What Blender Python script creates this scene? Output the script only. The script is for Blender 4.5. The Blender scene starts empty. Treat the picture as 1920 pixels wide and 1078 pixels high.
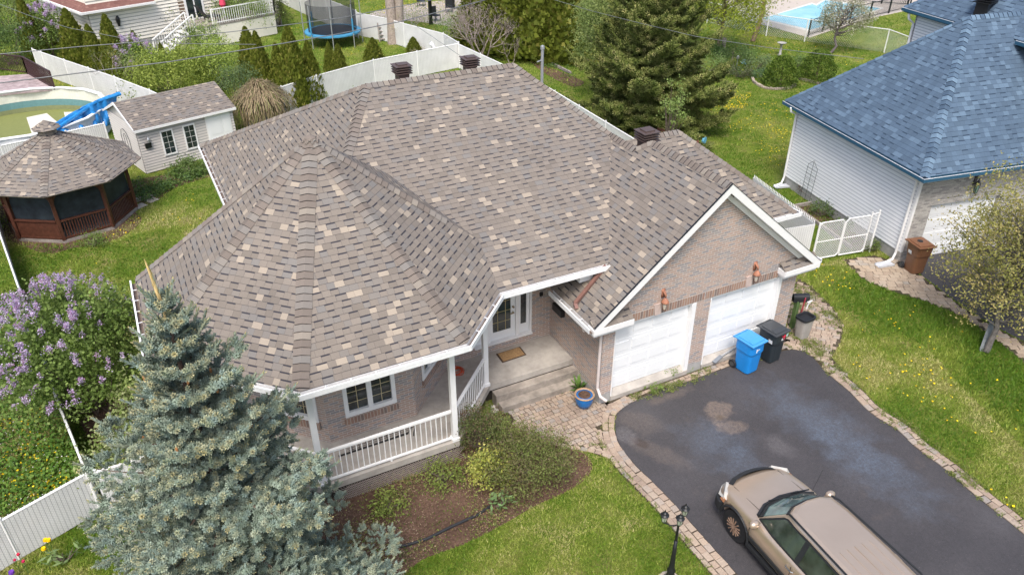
import bpy, bmesh, math, random
import numpy as np
from mathutils import Vector, Matrix
random.seed(7); RNG = np.random.default_rng(11)
sc = bpy.context.scene; COL = sc.collection
PI = math.pi; rad = math.radians
# ---------------- camera ----------------
CH = 13.5; FPX = 1446.0; CX, CY = 960.0, 539.0
RX, RY, RZ = -.002, .551, -.469
_cy, _sy = math.cos(RZ), math.sin(RZ)
FWD = np.array([-_sy*math.cos(RY), _cy*math.cos(RY), -math.sin(RY)])
_r = np.array([_cy, _sy, 0.]); _u = np.cross(_r, FWD)
RIGHT = _r*math.cos(RX)+_u*math.sin(RX); UP = -_r*math.sin(RX)+_u*math.cos(RX)
cam = bpy.data.cameras.new('camera'); co = bpy.data.objects.new('camera', cam); COL.objects.link(co)
cam.sensor_width = 36; cam.lens = 36*FPX/1920; cam.clip_end = 1500; cam.clip_start = .1
m = Matrix.Identity(4)
for i in range(3):
    m[i][0] = RIGHT[i]; m[i][1] = UP[i]; m[i][2] = -FWD[i]
m[2][3] = CH
co.matrix_world = m; sc.camera = co
# ---------------- world, sun ----------------
SUN_EL, SUN_AZ = 58, 215      # azimuth measured clockwise from +y
w = bpy.data.worlds.new('World'); sc.world = w; w.use_nodes = True
nt = w.node_tree; sky = nt.nodes.new('ShaderNodeTexSky'); sky.sky_type = 'NISHITA'; sky.sun_disc = False
sky.sun_elevation = rad(SUN_EL); sky.sun_rotation = rad(SUN_AZ); sky.air_density = 1.0; sky.dust_density = 4.0; sky.ozone_density = 1.0
nt.links.new(sky.outputs[0], nt.nodes['Background'].inputs[0]); nt.nodes['Background'].inputs[1].default_value = .14
sl = bpy.data.lights.new('sun', 'SUN'); so = bpy.data.objects.new('sun', sl); COL.objects.link(so)
sl.energy = 1.8; sl.angle = rad(20); sl.color = (1, .955, .89)
sd = Vector((math.sin(rad(SUN_AZ))*math.cos(rad(SUN_EL)), math.cos(rad(SUN_AZ))*math.cos(rad(SUN_EL)), math.sin(rad(SUN_EL))))
so.rotation_euler = sd.to_track_quat('Z', 'Y').to_euler()
sc.view_settings.view_transform = 'Standard'; sc.view_settings.look = 'None'; sc.view_settings.exposure = .75; sc.view_settings.gamma = 1
sc.cycles.max_bounces = 6; sc.cycles.transparent_max_bounces = 12

# survey helper: where a sight line from the camera station meets height z
def G(x, y, z=0.):
    d = RIGHT*((x-CX)/FPX)-UP*((y-CY)/FPX)+FWD
    t = (z-CH)/d[2]; return np.array([d[0]*t, d[1]*t, z])
def G2(x, y, z=0.): g = G(x, y, z); return (g[0], g[1])

# ---------------- mesh helpers ----------------
class MB:
    def __init__(s): s.v = []; s.f = []; s.c = []; s.col = None
    def add(s, vs, fs, col=None):
        n = len(s.v); s.v += [tuple(map(float, p)) for p in vs]; s.f += [tuple(n+i for i in f) for f in fs]
        s.c += [col or s.col or (1, 1, 1)]*len(vs); return s
    def frame(s, o, ax, ay, az, x0, x1, y0, y1, z0, z1, col=None):
        o = np.array(o, float); P = [o+ax*x+ay*y+az*z for z in (z0, z1) for y in (y0, y1) for x in (x0, x1)]
        return s.add(P, [(0, 2, 3, 1), (4, 5, 7, 6), (0, 1, 5, 4), (2, 6, 7, 3), (0, 4, 6, 2), (1, 3, 7, 5)], col)
    def box(s, x0, x1, y0, y1, z0, z1, col=None):
        return s.frame((0, 0, 0), np.array([1., 0, 0]), np.array([0, 1., 0]), np.array([0, 0, 1.]), x0, x1, y0, y1, z0, z1, col)
    def rbox(s, c, sx, sy, z0, z1, a=0, col=None):
        ax = np.array([math.cos(a), math.sin(a), 0]); ay = np.array([-math.sin(a), math.cos(a), 0])
        return s.frame((c[0], c[1], 0), ax, ay, np.array([0, 0, 1.]), -sx/2, sx/2, -sy/2, sy/2, z0, z1, col)
    def bar(s, a, b, w, h=None, up=(0, 0, 1), col=None):
        a = np.array(a, float); b = np.array(b, float); d = b-a; L = np.linalg.norm(d)
        if L < 1e-6: return s
        d /= L; u = np.array(up, float); sd_ = np.cross(d, u)
        if np.linalg.norm(sd_) < 1e-3: sd_ = np.cross(d, np.array([1., 0, 0]))
        sd_ /= np.linalg.norm(sd_); u = np.cross(sd_, d); h = h or w
        return s.frame(a, d, sd_, u, 0, L, -w/2, w/2, -h/2, h/2, col)
    def tube(s, pts, r, n=6, col=None, cap=True):
        pts = [np.array(p, float) for p in pts]; rs = r if hasattr(r, '__len__') else [r]*len(pts)
        V = []; k = len(pts); ref = None
        for i, p in enumerate(pts):
            d = pts[min(i+1, k-1)]-pts[max(i-1, 0)]; d = d/(np.linalg.norm(d)+1e-9)
            if ref is None: ref = np.array([0, 0, 1.]) if abs(d[2]) < .9 else np.array([1., 0, 0])
            a = np.cross(d, ref); a /= np.linalg.norm(a)+1e-9; b = np.cross(d, a); ref = np.cross(a, d)
            ref = -b if np.dot(-b, ref) > 0 else b
            for j in range(n):
                t = 2*PI*j/n; V.append(p+(a*math.cos(t)+b*math.sin(t))*rs[i])
        F = [(i*n+j, i*n+(j+1) % n, (i+1)*n+(j+1) % n, (i+1)*n+j) for i in range(k-1) for j in range(n)]
        if cap: F += [tuple(range(n))[::-1], tuple((k-1)*n+j for j in range(n))]
        return s.add(V, F, col)
    def lathe(s, c, prof, n=20, col=None, sx=1, sy=1, rot=0):
        V = []; k = len(prof)
        for r, z in prof:
            for j in range(n):
                t = 2*PI*j/n+rot; V.append((c[0]+r*sx*math.cos(t), c[1]+r*sy*math.sin(t), c[2]+z))
        F = [(i*n+j, i*n+(j+1) % n, (i+1)*n+(j+1) % n, (i+1)*n+j) for i in range(k-1) for j in range(n)]
        F += [tuple(range(n))[::-1], tuple((k-1)*n+j for j in range(n))]
        return s.add(V, F, col)
    def prism(s, poly, z0, z1, col=None):      # xy polygon extruded
        n = len(poly); V = [(p[0], p[1], z0) for p in poly]+[(p[0], p[1], z1) for p in poly]
        a = sum(poly[i][0]*poly[(i+1) % n][1]-poly[(i+1) % n][0]*poly[i][1] for i in range(n))
        if a < 0: V = V[:n][::-1]+V[n:][::-1]
        F = [tuple(range(n))[::-1], tuple(range(n, 2*n))]+[(i, (i+1) % n, n+(i+1) % n, n+i) for i in range(n)]
        return s.add(V, F, col)
    def slab(s, poly, off, col=None):          # 3D planar polygon given thickness along vector off
        P = [np.array(p, float) for p in poly]; n = len(P); off = np.array(off, float)
        V = P+[p+off for p in P]
        F = [tuple(range(n))[::-1], tuple(range(n, 2*n))]+[(i, (i+1) % n, n+(i+1) % n, n+i) for i in range(n)]
        return s.add(V, F, col)
def auto_uv(me):
    uvl = me.uv_layers.new(name='UVMap'); n = len(me.loops)
    vi = np.empty(n, int); me.loops.foreach_get('vertex_index', vi)
    co_ = np.empty(len(me.vertices)*3); me.vertices.foreach_get('co', co_); co_ = co_.reshape(-1, 3)
    npoly = len(me.polygons); nor = np.empty(npoly*3); me.polygons.foreach_get('normal', nor); nor = nor.reshape(-1, 3)
    tot = np.empty(npoly, int); me.polygons.foreach_get('loop_total', tot)
    pn = np.repeat(nor, tot, 0); t = np.stack([-pn[:, 1], pn[:, 0], np.zeros(n)], 1); L = np.linalg.norm(t, axis=1)
    flat = L < .02; t[flat] = (1, 0, 0); L[flat] = 1; t /= L[:, None]
    up = np.cross(pn, t); p = co_[vi]
    uv = np.stack([(p*t).sum(1), (p*up).sum(1)], 1)
    uvl.data.foreach_set('uv', uv.ravel())
def setcol(me, cols):
    a = me.color_attributes.new('Col', 'FLOAT_COLOR', 'POINT')
    c = np.ones((len(me.vertices), 4)); c[:, :3] = cols; a.data.foreach_set('color', c.ravel())
def attach(o, parent):
    if parent is not None:
        o.parent = parent; o.matrix_parent_inverse = (Matrix.Translation(parent.location) @ parent.rotation_euler.to_matrix().to_4x4()).inverted()
def part(mb, name, mat, parent=None, smooth=False, bevel=0, fixn=True):
    me = bpy.data.meshes.new(name); me.from_pydata(mb.v, [], mb.f)
    cc = np.array(mb.c)
    bm = bmesh.new(); bm.from_mesh(me)
    if fixn: bmesh.ops.recalc_face_normals(bm, faces=bm.faces)
    bm.to_mesh(me); bm.free()
    me.update(); setcol(me, cc)
    auto_uv(me)
    if smooth: me.polygons.foreach_set('use_smooth', [True]*len(me.polygons))
    me.materials.append(mat)
    o = bpy.data.objects.new(name, me); COL.objects.link(o); attach(o, parent)
    if bevel:
        b = o.modifiers.new('bevel', 'BEVEL'); b.width = bevel; b.segments = 2; b.limit_method = 'ANGLE'
    return o
def bulk(name, V, k, cols, mat, parent=None):
    # V: (N,k,3) faces without shared vertices
    N = len(V); me = bpy.data.meshes.new(name)
    me.vertices.add(N*k); me.vertices.foreach_set('co', np.asarray(V, dtype=np.float32).ravel())
    me.loops.add(N*k); me.loops.foreach_set('vertex_index', np.arange(N*k, dtype=np.int32))
    me.polygons.add(N); me.polygons.foreach_set('loop_start', np.arange(0, N*k, k, dtype=np.int32)); me.polygons.foreach_set('loop_total', np.full(N, k, dtype=np.int32))
    me.update(calc_edges=True); c = np.asarray(cols)
    setcol(me, np.repeat(c, k, 0) if len(c) == N else c)
    me.materials.append(mat); o = bpy.data.objects.new(name, me); COL.objects.link(o); attach(o, parent); return o
def tag(o, label=None, cat=None, group=None, kind=None):
    if label: o['label'] = label
    if cat: o['category'] = cat
    if group: o['group'] = group
    if kind: o['kind'] = kind
    return o
def thing(name, loc, label, cat, group=None, rz=0):
    o = bpy.data.objects.new(name, None); COL.objects.link(o); o.location = loc; o.rotation_euler = (0, 0, rz); o.empty_display_size = .2
    return tag(o, label, cat, group)
def dup(root, loc, label, rz=0, s=1.0, sz=None):
    r = root.copy(); COL.objects.link(r); r.location = loc; r.rotation_euler = (0, 0, rz); r.scale = (s, s, sz or s); r['label'] = label
    for ch in root.children:
        c = ch.copy(); COL.objects.link(c); c.parent = r
        for g in ch.children:
            d = g.copy(); COL.objects.link(d); d.parent = c
    return r
def struct(mb, name, mat, **k): return tag(part(mb, name, mat, **k), kind='structure')

# ---------------- materials ----------------
class NT:
    def __init__(s, name, rough=.8, spec=.3):
        s.m = bpy.data.materials.new(name); s.m.use_nodes = True; s.t = s.m.node_tree; s.b = s.t.nodes['Principled BSDF']
        s.b.inputs['Roughness'].default_value = rough; s.b.inputs['Specular IOR Level'].default_value = spec
    def n(s, ty, **k):
        nd = s.t.nodes.new('ShaderNode'+ty)
        for a, v in k.items(): setattr(nd, a, v)
        return nd
    def l(s, a, b): s.t.links.new(a, b)
    def put(s, v, sock):
        if hasattr(v, 'is_output'): s.l(v, sock)
        elif v is not None: sock.default_value = v if not (isinstance(v, tuple) and len(v) == 3 and len(sock.default_value) == 4) else (*v, 1)
    def math(s, op, a, b=None, c=None):
        nd = s.n('Math', operation=op)
        for i, v in enumerate((a, b, c)):
            if v is not None: s.put(v, nd.inputs[i])
        return nd.outputs[0]
    def uv(s):
        return s.n('UVMap').outputs[0]
    def obj(s): return s.n('TexCoord').outputs['Object']
    def noise(s, scale, vec=None, detail=4, rough=.55, out='Fac'):
        nd = s.n('TexNoise'); nd.inputs['Scale'].default_value = scale; nd.inputs['Detail'].default_value = detail; nd.inputs['Roughness'].default_value = rough
        s.l(vec or s.obj(), nd.inputs['Vector']); return nd.outputs[out]
    def ramp(s, fac, stops, interp='LINEAR'):
        nd = s.n('ValToRGB'); nd.color_ramp.interpolation = interp; e = nd.color_ramp.elements
        while len(e) > 1: e.remove(e[-1])
        e[0].position = stops[0][0]; e[0].color = (*stops[0][1], 1)
        for p, c in stops[1:]:
            x = e.new(p); x.color = (*c, 1)
        s.l(fac, nd.inputs[0]); return nd.outputs[0]
    def mix(s, f, a, b, mode='MIX'):
        nd = s.n('Mix', data_type='RGBA', blend_type=mode); s.put(f, nd.inputs[0]); s.put(a, nd.inputs[6]); s.put(b, nd.inputs[7]); return nd.outputs[2]
    def bump(s, h, dist=.01, strength=1):
        nd = s.n('Bump'); nd.inputs['Distance'].default_value = dist; nd.inputs['Strength'].default_value = strength; s.l(h, nd.inputs['Height']); s.l(nd.outputs[0], s.b.inputs['Normal'])
    def col(s, c): s.put(c, s.b.inputs['Base Color']); return s.m
MAT = {}
def simple(name, c, rough=.6, spec=.4, metal=0, var=.12, sc_=6, bump=0):
    if name in MAT: return MAT[name]
    t = NT(name, rough, spec); t.b.inputs['Metallic'].default_value = metal
    n = t.noise(sc_, detail=6, rough=.65); lo = tuple(x*(1-var) for x in c); hi = tuple(min(1, x*(1+var)) for x in c)
    t.col(t.ramp(n, [(.3, lo), (.7, hi)]))
    if bump: t.bump(t.noise(80, detail=3), bump)
    MAT[name] = t.m; return t.m
def attr_mat(name, rough=.6, spec=.25, trans=0, var=0, gloss=None):
    t = NT(name, rough, spec); a = t.n('VertexColor'); a.layer_name = 'Col'; c = a.outputs[0]
    if var:
        n = t.noise(9, detail=5); c = t.mix(1, c, t.ramp(n, [(.25, (1-var,)*3), (.75, (1+var,)*3)]), 'MULTIPLY')
    t.col(c)
    if trans:
        tr = t.n('BsdfTranslucent'); t.l(c, tr.inputs[0]); mx = t.n('MixShader'); mx.inputs[0].default_value = trans
        t.l(t.b.outputs[0], mx.inputs[1]); t.l(tr.outputs[0], mx.inputs[2]); t.l(mx.outputs[0], t.t.nodes['Material Output'].inputs[0])
    MAT[name] = t.m; return t.m
LEAF = attr_mat('leaf', .55, .25, .3); NEEDLE = attr_mat('needle', .6, .2, .12); ATTR = attr_mat('painted', .7, .3, 0, .1); BARK = attr_mat('bark', .9, .1, 0, .35)
def shingle(name, base, dark, light, lightpos=.925, dash=.45, rowh=.155, tabw=.20, blueish=None):
    t = NT(name, .92, .15); s = t.n('SeparateXYZ'); t.l(t.uv(), s.inputs[0]); U, V = s.outputs[0], s.outputs[1]
    v = t.math('DIVIDE', V, rowh); row = t.math('FLOOR', v); fv = t.math('FRACT', v)
    wn = t.n('TexWhiteNoise', noise_dimensions='1D'); t.l(row, wn.inputs['W'])
    n1 = t.n('CombineXYZ'); t.l(t.math('MULTIPLY', U, 1.9), n1.inputs[0]); t.l(t.math('MULTIPLY', row, 3.7), n1.inputs[1])
    wob = t.n('TexNoise'); wob.inputs['Scale'].default_value = 1.3; wob.inputs['Detail'].default_value = 1; t.l(n1.outputs[0], wob.inputs['Vector'])
    u = t.math('ADD', t.math('ADD', t.math('DIVIDE', U, tabw), t.math('MULTIPLY', wn.outputs[0], 17.3)), t.math('MULTIPLY', wob.outputs['Fac'], 1.2))
    colu = t.math('FLOOR', u); fu = t.math('FRACT', u)
    cb = t.n('CombineXYZ'); t.l(colu, cb.inputs[0]); t.l(row, cb.inputs[1]); w1 = t.n('TexWhiteNoise', noise_dimensions='3D'); t.l(cb.outputs[0], w1.inputs['Vector'])
    r1 = w1.outputs[0]
    cb2 = t.n('CombineXYZ'); t.l(t.math('FLOOR', t.math('DIVIDE', u, 1.0)), cb2.inputs[0]); t.l(row, cb2.inputs[1]); cb2.inputs[2].default_value = 5.5
    w2 = t.n('TexWhiteNoise', noise_dimensions='3D'); t.l(cb2.outputs[0], w2.inputs['Vector'])
    # alternate teeth: every second tab raised, with random extra
    par = t.math('MULTIPLY', t.math('FRACT', t.math('MULTIPLY', colu, .5)), 1.0)
    tooth = t.math('GREATER_THAN', t.math('ADD', par, t.math('MULTIPLY', w2.outputs[0], .62)), dash+.2)
    d = tuple(dark); b = tuple(base); mid = tuple((x*.55+y*.45) for x, y in zip(dark, base)); hi = tuple(x*1.13 for x in base)
    c = t.ramp(r1, [(0, tuple(x*.86 for x in b)), (.2, b), (.34, blueish or b), (.5, b), (.68, tuple(x*1.06 for x in b)), (.8, b), (lightpos, hi), (lightpos+.002, light), (1, tuple(x*1.10 for x in light))], 'LINEAR')
    gr = t.noise(160, t.n('TexCoord').outputs['Object'], detail=2, rough=.8); c = t.mix(1, c, t.ramp(gr, [(.25, (.72,)*3), (.75, (1.25,)*3)]), 'MULTIPLY')
    big = t.noise(.5, detail=4); c = t.mix(1, c, t.ramp(big, [(.3, (.9, .9, .91)), (.7, (1.08, 1.07, 1.05))]), 'MULTIPLY')
    band = t.math('MULTIPLY', t.math('GREATER_THAN', fv, .77), tooth)
    line = t.math('MULTIPLY', t.math('GREATER_THAN', fv, .93), .6); seam = t.math('MULTIPLY', t.math('LESS_THAN', fu, .045), .35)
    k = t.math('MAXIMUM', t.math('MULTIPLY', band, .95), t.math('MAXIMUM', line, seam))
    c = t.mix(k, c, d); t.col(c)
    t.bump(t.math('ADD', t.math('MULTIPLY', t.math('SUBTRACT', 1.0, fv), 1.0), t.math('MULTIPLY', tooth, .5)), .006)
    MAT[name] = t.m; return t.m
SH = shingle('brown_shingles', (.208, .182, .158), (.036, .036, .047), (.32, .275, .225), blueish=(.192, .183, .175), dash=.42, rowh=.15, tabw=.192)
SHB = shingle('blue_shingles', (.084, .128, .188), (.028, .046, .074), (.106, .160, .228), lightpos=.80, dash=.62, rowh=.17, tabw=.22, blueish=(.074, .112, .163))
SHR = shingle('red_shingles', (.185, .095, .083), (.09, .05, .048), (.22, .125, .105), dash=.9)
def caps(name, cols):
    t = NT(name, .92, .15); g = t.n('NewGeometry'); c = t.ramp(g.outputs['Random Per Island'], cols); vc = t.n('VertexColor'); vc.layer_name = 'Col'; c = t.mix(1, c, vc.outputs[0], 'MULTIPLY'); gr = t.noise(150, detail=2, rough=.8)
    t.col(t.mix(1, c, t.ramp(gr, [(.25, (.75,)*3), (.75, (1.22,)*3)]), 'MULTIPLY')); MAT[name] = t.m; return t.m
CAP = caps('brown_caps', [(0, (.165, .14, .122)), (.4, (.20, .17, .148)), (.7, (.20, .188, .175)), (.88, (.235, .208, .18)), (1, (.27, .238, .20))])
CAPB = caps('blue_caps', [(0, (.06, .095, .145)), (.4, (.09, .14, .205)), (1, (.15, .225, .31))])
def brick(name, cols, mortar, w=.235, h=.083, gap=.011, vary=True):
    t = NT(name, .88, .2); s = t.n('SeparateXYZ'); t.l(t.uv(), s.inputs[0]); U, V = s.outputs[0], s.outputs[1]
    v = t.math('DIVIDE', V, h); row = t.math('FLOOR', v); fv = t.math('FRACT', v)
    u = t.math('ADD', t.math('DIVIDE', U, w), t.math('MULTIPLY', t.math('FRACT', t.math('MULTIPLY', row, .5)), 1.0)); cl = t.math('FLOOR', u); fu = t.math('FRACT', u)
    cb = t.n('CombineXYZ'); t.l(cl, cb.inputs[0]); t.l(row, cb.inputs[1]); w1 = t.n('TexWhiteNoise', noise_dimensions='3D'); t.l(cb.outputs[0], w1.inputs['Vector'])
    c = t.ramp(w1.outputs[0], cols); n = t.noise(45, detail=4, rough=.7); c = t.mix(1, c, t.ramp(n, [(.25, (.72,)*3), (.75, (1.25,)*3)]), 'MULTIPLY')
    big = t.noise(.9, detail=3); c = t.mix(1, c, t.ramp(big, [(.3, (.88,)*3), (.7, (1.1,)*3)]), 'MULTIPLY')
    gx = gap/w; gy = gap/h
    mo = t.math('MAXIMUM', t.math('MAXIMUM', t.math('LESS_THAN', fu, gx), t.math('GREATER_THAN', fu, 1-gx*.2)), t.math('LESS_THAN', fv, gy*1.2))
    t.col(t.mix(mo, c, mortar)); t.bump(t.math('SUBTRACT', 1.0, mo), .006); MAT[name] = t.m; return t.m
BR = brick('pink_grey_brick', [(0, (.29, .27, .275)), (.25, (.33, .30, .295)), (.36, (.40, .30, .255)), (.6, (.46, .335, .28)), (.85, (.43, .325, .275)), (1, (.38, .32, .295))], (.58, .54, .50), w=.215, h=.068, gap=.010)
BRS = brick('soldier_brick', [(0, (.20, .165, .15)), (.35, (.32, .20, .155)), (1, (.36, .24, .18))], (.48, .44, .40), w=.083, h=.24)
BRP = brick('pale_stone_brick', [(0, (.30, .29, .28)), (.4, (.44, .42, .39)), (1, (.52, .50, .47))], (.36, .34, .33), w=.2, h=.062, gap=.008)
WHITE = simple('white_trim', (.80, .80, .80), .4, .4, var=.04); WHITED = simple('white_door', (.80, .815, .825), .35, .4, var=.012)
def sidemat(name, c):
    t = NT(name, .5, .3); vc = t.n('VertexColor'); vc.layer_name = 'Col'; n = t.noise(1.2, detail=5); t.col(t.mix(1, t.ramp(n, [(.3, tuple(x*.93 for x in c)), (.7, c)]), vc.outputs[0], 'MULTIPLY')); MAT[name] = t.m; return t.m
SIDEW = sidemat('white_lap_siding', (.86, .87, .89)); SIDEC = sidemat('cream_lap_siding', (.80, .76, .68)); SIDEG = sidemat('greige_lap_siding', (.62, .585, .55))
VINYL = simple('white_vinyl', (.82, .825, .84), .5, .3, var=.03); CREAM = simple('cream_vinyl', (.80, .76, .68), .55, .3, var=.05); GREIGE = simple('greige_vinyl', (.60, .565, .53), .55, .3, var=.05)
CONC = simple('concrete', (.40, .37, .335), .9, .2, var=.22, sc_=2.5, bump=.003); CONCD = simple('stained_concrete', (.31, .275, .24), .92, .2, var=.4, sc_=2.2, bump=.004)
FOUND = simple('foundation', (.36, .355, .345), .9, .2, var=.15, sc_=5, bump=.002)
BLACK = simple('black_metal', (.012, .013, .015), .35, .5, var=.2); BLKP = simple('black_plastic', (.02, .022, .026), .5, .4, var=.2); BRONZE = simple('brown_metal', (.085, .06, .055), .5, .4, var=.15)
COPPER = simple('copper_spout', (.20, .105, .085), .45, .4, var=.2); WOODR = simple('redbrown_wood', (.085, .032, .020), .5, .4, var=.35, sc_=9); WOODG = simple('grey_wood', (.28, .25, .23), .85, .2, var=.35, sc_=5)
NAVY = simple('navy_fascia', (.018, .075, .13), .4, .5, var=.1); GALV = simple('galvanised', (.42, .44, .46), .4, .5, .5, var=.1); MESH = simple('screen_mesh', (.02, .028, .035), .6, .3, var=.5, sc_=3)
TAN = simple('white_wire', (.72, .73, .74), .5, .4, var=.03); BLUEC = simple('blue_band', (.03, .22, .50), .5, .4, var=.1)
def glass(name, c=(.012, .018, .02), rough=.08, curtains=False):
    t = NT(name, rough, .7)
    n = t.noise(2.2, detail=3); t.col(t.ramp(n, [(.35, c), (.65, tuple(x*2.6+.004 for x in c))])); MAT[name] = t.m; return t.m
GLASS = glass('window_glass'); GLASSC = glass('car_glass', (.02, .028, .022), .04)
def water():
    t = NT('pool_water', .06, .6); t.col(t.ramp(t.noise(.5, detail=3), [(.35, (.20, .50, .62)), (.7, (.38, .66, .74))])); t.bump(t.noise(5, detail=4), .02); return t.m
WATER = water()
def slats(name, c=(.80, .80, .80), period=.088, mesh=True, gapd=.45):
    t = NT(name, .5, .3); s = t.n('SeparateXYZ'); t.l(t.uv(), s.inputs[0]); U, V = s.outputs[0], s.outputs[1]
    fu = t.math('FRACT', t.math('DIVIDE', U, period)); g = t.math('LESS_THAN', fu, .13)
    n = t.noise(1.6, detail=5); cc = t.ramp(n, [(.3, tuple(x*.86 for x in c)), (.7, c)]); cc = t.mix(t.math('MULTIPLY', g, gapd), cc, (.12, .13, .14))
    if mesh:
        a = t.math('LESS_THAN', t.math('FRACT', t.math('DIVIDE', t.math('ADD', U, V), .075)), .13); b = t.math('LESS_THAN', t.math('FRACT', t.math('DIVIDE', t.math('SUBTRACT', U, V), .075)), .13)
        cc = t.mix(t.math('MULTIPLY', t.math('MAXIMUM', a, b), .38), cc, (.25, .27, .29))
    t.col(cc); t.bump(t.math('SUBTRACT', 1.0, g), .01); MAT[name] = t.m; return t.m
SLAT = slats('privacy_slats'); SLATB = slats('white_fence_slats', (.78, .78, .78), .1, False, .3)
def grass_ground():
    t = NT('lawn', .95, .1); a = t.noise(1.1, detail=7, rough=.7); b = t.noise(7, detail=6, rough=.75); c = t.noise(60, detail=3, rough=.8); big = t.noise(.13, detail=3)
    g = t.ramp(a, [(.32, (.08, .14, .016)), (.46, (.16, .215, .035)), (.56, (.26, .26, .08)), (.68, (.33, .26, .14))])
    g2 = t.ramp(b, [(.3, (.045, .09, .01)), (.5, (.12, .18, .025)), (.72, (.27, .26, .10))])
    x = t.mix(.45, g, g2); x = t.mix(1, x, t.ramp(c, [(.3, (.55, .6, .5)), (.7, (1.35, 1.3, 1.3))]), 'MULTIPLY')
    x = t.mix(1, x, t.ramp(big, [(.35, (.8, .92, .75)), (.65, (1.1, 1.04, 1.05))]), 'MULTIPLY')
    t.col(x); t.bump(c, .03); return t.m
LAWN = grass_ground()
def asphalt(name, stains=()):
    t = NT(name, .62, .35); a = t.noise(.55, detail=5, rough=.6); f = t.noise(220, detail=2, rough=.8); warp = t.noise(1.7, detail=5, rough=.65)
    x = t.ramp(a, [(.3, (.045, .043, .047)), (.55, (.057, .054, .058)), (.7, (.068, .065, .070))])
    mp = t.n('Mapping'); mp.inputs['Location'].default_value = (13, 7, 0); t.l(t.obj(), mp.inputs[0]); st = t.noise(.9, mp.outputs[0], detail=6, rough=.7)
    x = t.mix(t.ramp(st, [(.60, (0, 0, 0)), (.74, (.4, .4, .4))]), x, (.11, .09, .078))
    bn = t.noise(11, detail=7, rough=.85); brm = t.n('MapRange'); brm.inputs[1].default_value = .33; brm.inputs[2].default_value = .6; brm.inputs[3].default_value = .25; brm.inputs[4].default_value = 1.15; t.l(bn, brm.inputs[0]); brk = brm.outputs[0]
    for (cx_, cy_, rx_, ry_, ang_, col_, am, hard) in stains:
        m2 = t.n('Mapping', vector_type='TEXTURE'); m2.inputs['Location'].default_value = (cx_, cy_, 0); m2.inputs['Rotation'].default_value = (0, 0, ang_); m2.inputs['Scale'].default_value = (rx_, ry_, 1); t.l(t.obj(), m2.inputs[0])
        ln = t.n('VectorMath', operation='LENGTH'); t.l(m2.outputs[0], ln.inputs[0])
        d = t.math('ADD', ln.outputs['Value'], t.math('MULTIPLY', t.math('SUBTRACT', warp, .5), 1.9)); k = t.math('SUBTRACT', 1.0, d); mr = t.n('MapRange'); mr.inputs[1].default_value = 0; mr.inputs[2].default_value = hard; mr.inputs[4].default_value = am; t.l(k, mr.inputs[0])
        x = t.mix(t.math('MULTIPLY', mr.outputs[0], brk), x, col_)
    sp = t.noise(38, detail=2, rough=.6); x = t.mix(t.ramp(sp, [(.72, (0, 0, 0)), (.76, (.6, .6, .6))]), x, (.30, .28, .26))
    vo = t.n('TexVoronoi', feature='DISTANCE_TO_EDGE'); vo.inputs['Scale'].default_value = .8; wv = t.n('VectorMath', operation='ADD'); t.l(t.obj(), wv.inputs[0]); wn5 = t.noise(2.5, detail=4, out='Color'); t.l(wn5, wv.inputs[1]); t.l(wv.outputs[0], vo.inputs['Vector'])
    x = t.mix(t.ramp(vo.outputs['Distance'], [(.0, (.45, .45, .45)), (.006, (0, 0, 0))]), x, (.022, .02, .022))
    md = t.noise(14, detail=5, rough=.8); x = t.mix(1, x, t.ramp(md, [(.3, (.82,)*3), (.7, (1.2,)*3)]), 'MULTIPLY')
    x = t.mix(1, x, t.ramp(f, [(.3, (.6,)*3), (.7, (1.5,)*3)]), 'MULTIPLY'); t.col(x); t.b.inputs['Roughness'].default_value = .6; t.bump(f, .004); return t.m
ASPH = asphalt('asphalt')
_g = lambda x, y: tuple(float(v) for v in G(x, y)[:2])
BL_, BN_, LT_ = (.115, .145, .195), (.20, .155, .125), (.17, .16, .165)
DRIVEMAT = asphalt('driveway_asphalt', [(*_g(1530, 790), 1.1, 2.3, .12, BL_, .42, .8), (*_g(1640, 880), 1.0, 1.9, .1, BL_, .42, .8), (*_g(1340, 830), 1.1, 1.2, 0, BL_, .38, .8), (*_g(1400, 880), .6, .9, 0, BL_, .4, .9),
    (*_g(1348, 772), .50, .42, .3, BN_, .6, .3), (*_g(1375, 800), .42, .30, 0, BN_, .5, .3), (*_g(1350, 783), .16, .14, 0, (.10, .075, .05), .7, .5), (*_g(1195, 790), .55, .75, .2, (.13, .11, .10), .5, .5), (*_g(1235, 850), .35, .9, .5, (.14, .115, .10), .42, .5), (*_g(1200, 830), .14, .3, .3, (.05, .035, .03), .7, .4), (*_g(1172, 815), .35, .4, 0, LT_, .45, .5), (*_g(1460, 835), .45, .5, 0, LT_, .3, .6), (*_g(1250, 745), .8, .22, .0, BN_, .35, .6)])

def mulch(name, cols):
    t = NT(name, 1, .1); n = t.noise(14, detail=8, rough=.8); b = t.noise(1.2, detail=4); x = t.ramp(n, cols); x = t.mix(1, x, t.ramp(b, [(.3, (.7,)*3), (.7, (1.25,)*3)]), 'MULTIPLY'); t.col(x); t.bump(n, .05); return t.m
MULCH = mulch('mulch', [(.3, (.055, .033, .024)), (.5, (.13, .08, .058)), (.65, (.19, .125, .09)), (.8, (.30, .22, .15))])
def paver_mat(name, cols):
    t = NT(name, .9, .15); g = t.n('NewGeometry'); x = t.ramp(g.outputs['Random Per Island'], cols); n = t.noise(30, detail=5, rough=.7); b = t.noise(.8, detail=3)
    x = t.mix(1, x, t.ramp(n, [(.25, (.7,)*3), (.75, (1.22,)*3)]), 'MULTIPLY'); x = t.mix(1, x, t.ramp(b, [(.3, (.85,)*3), (.7, (1.1,)*3)]), 'MULTIPLY'); t.col(x); t.bump(n, .004); MAT[name] = t.m; return t.m
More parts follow.
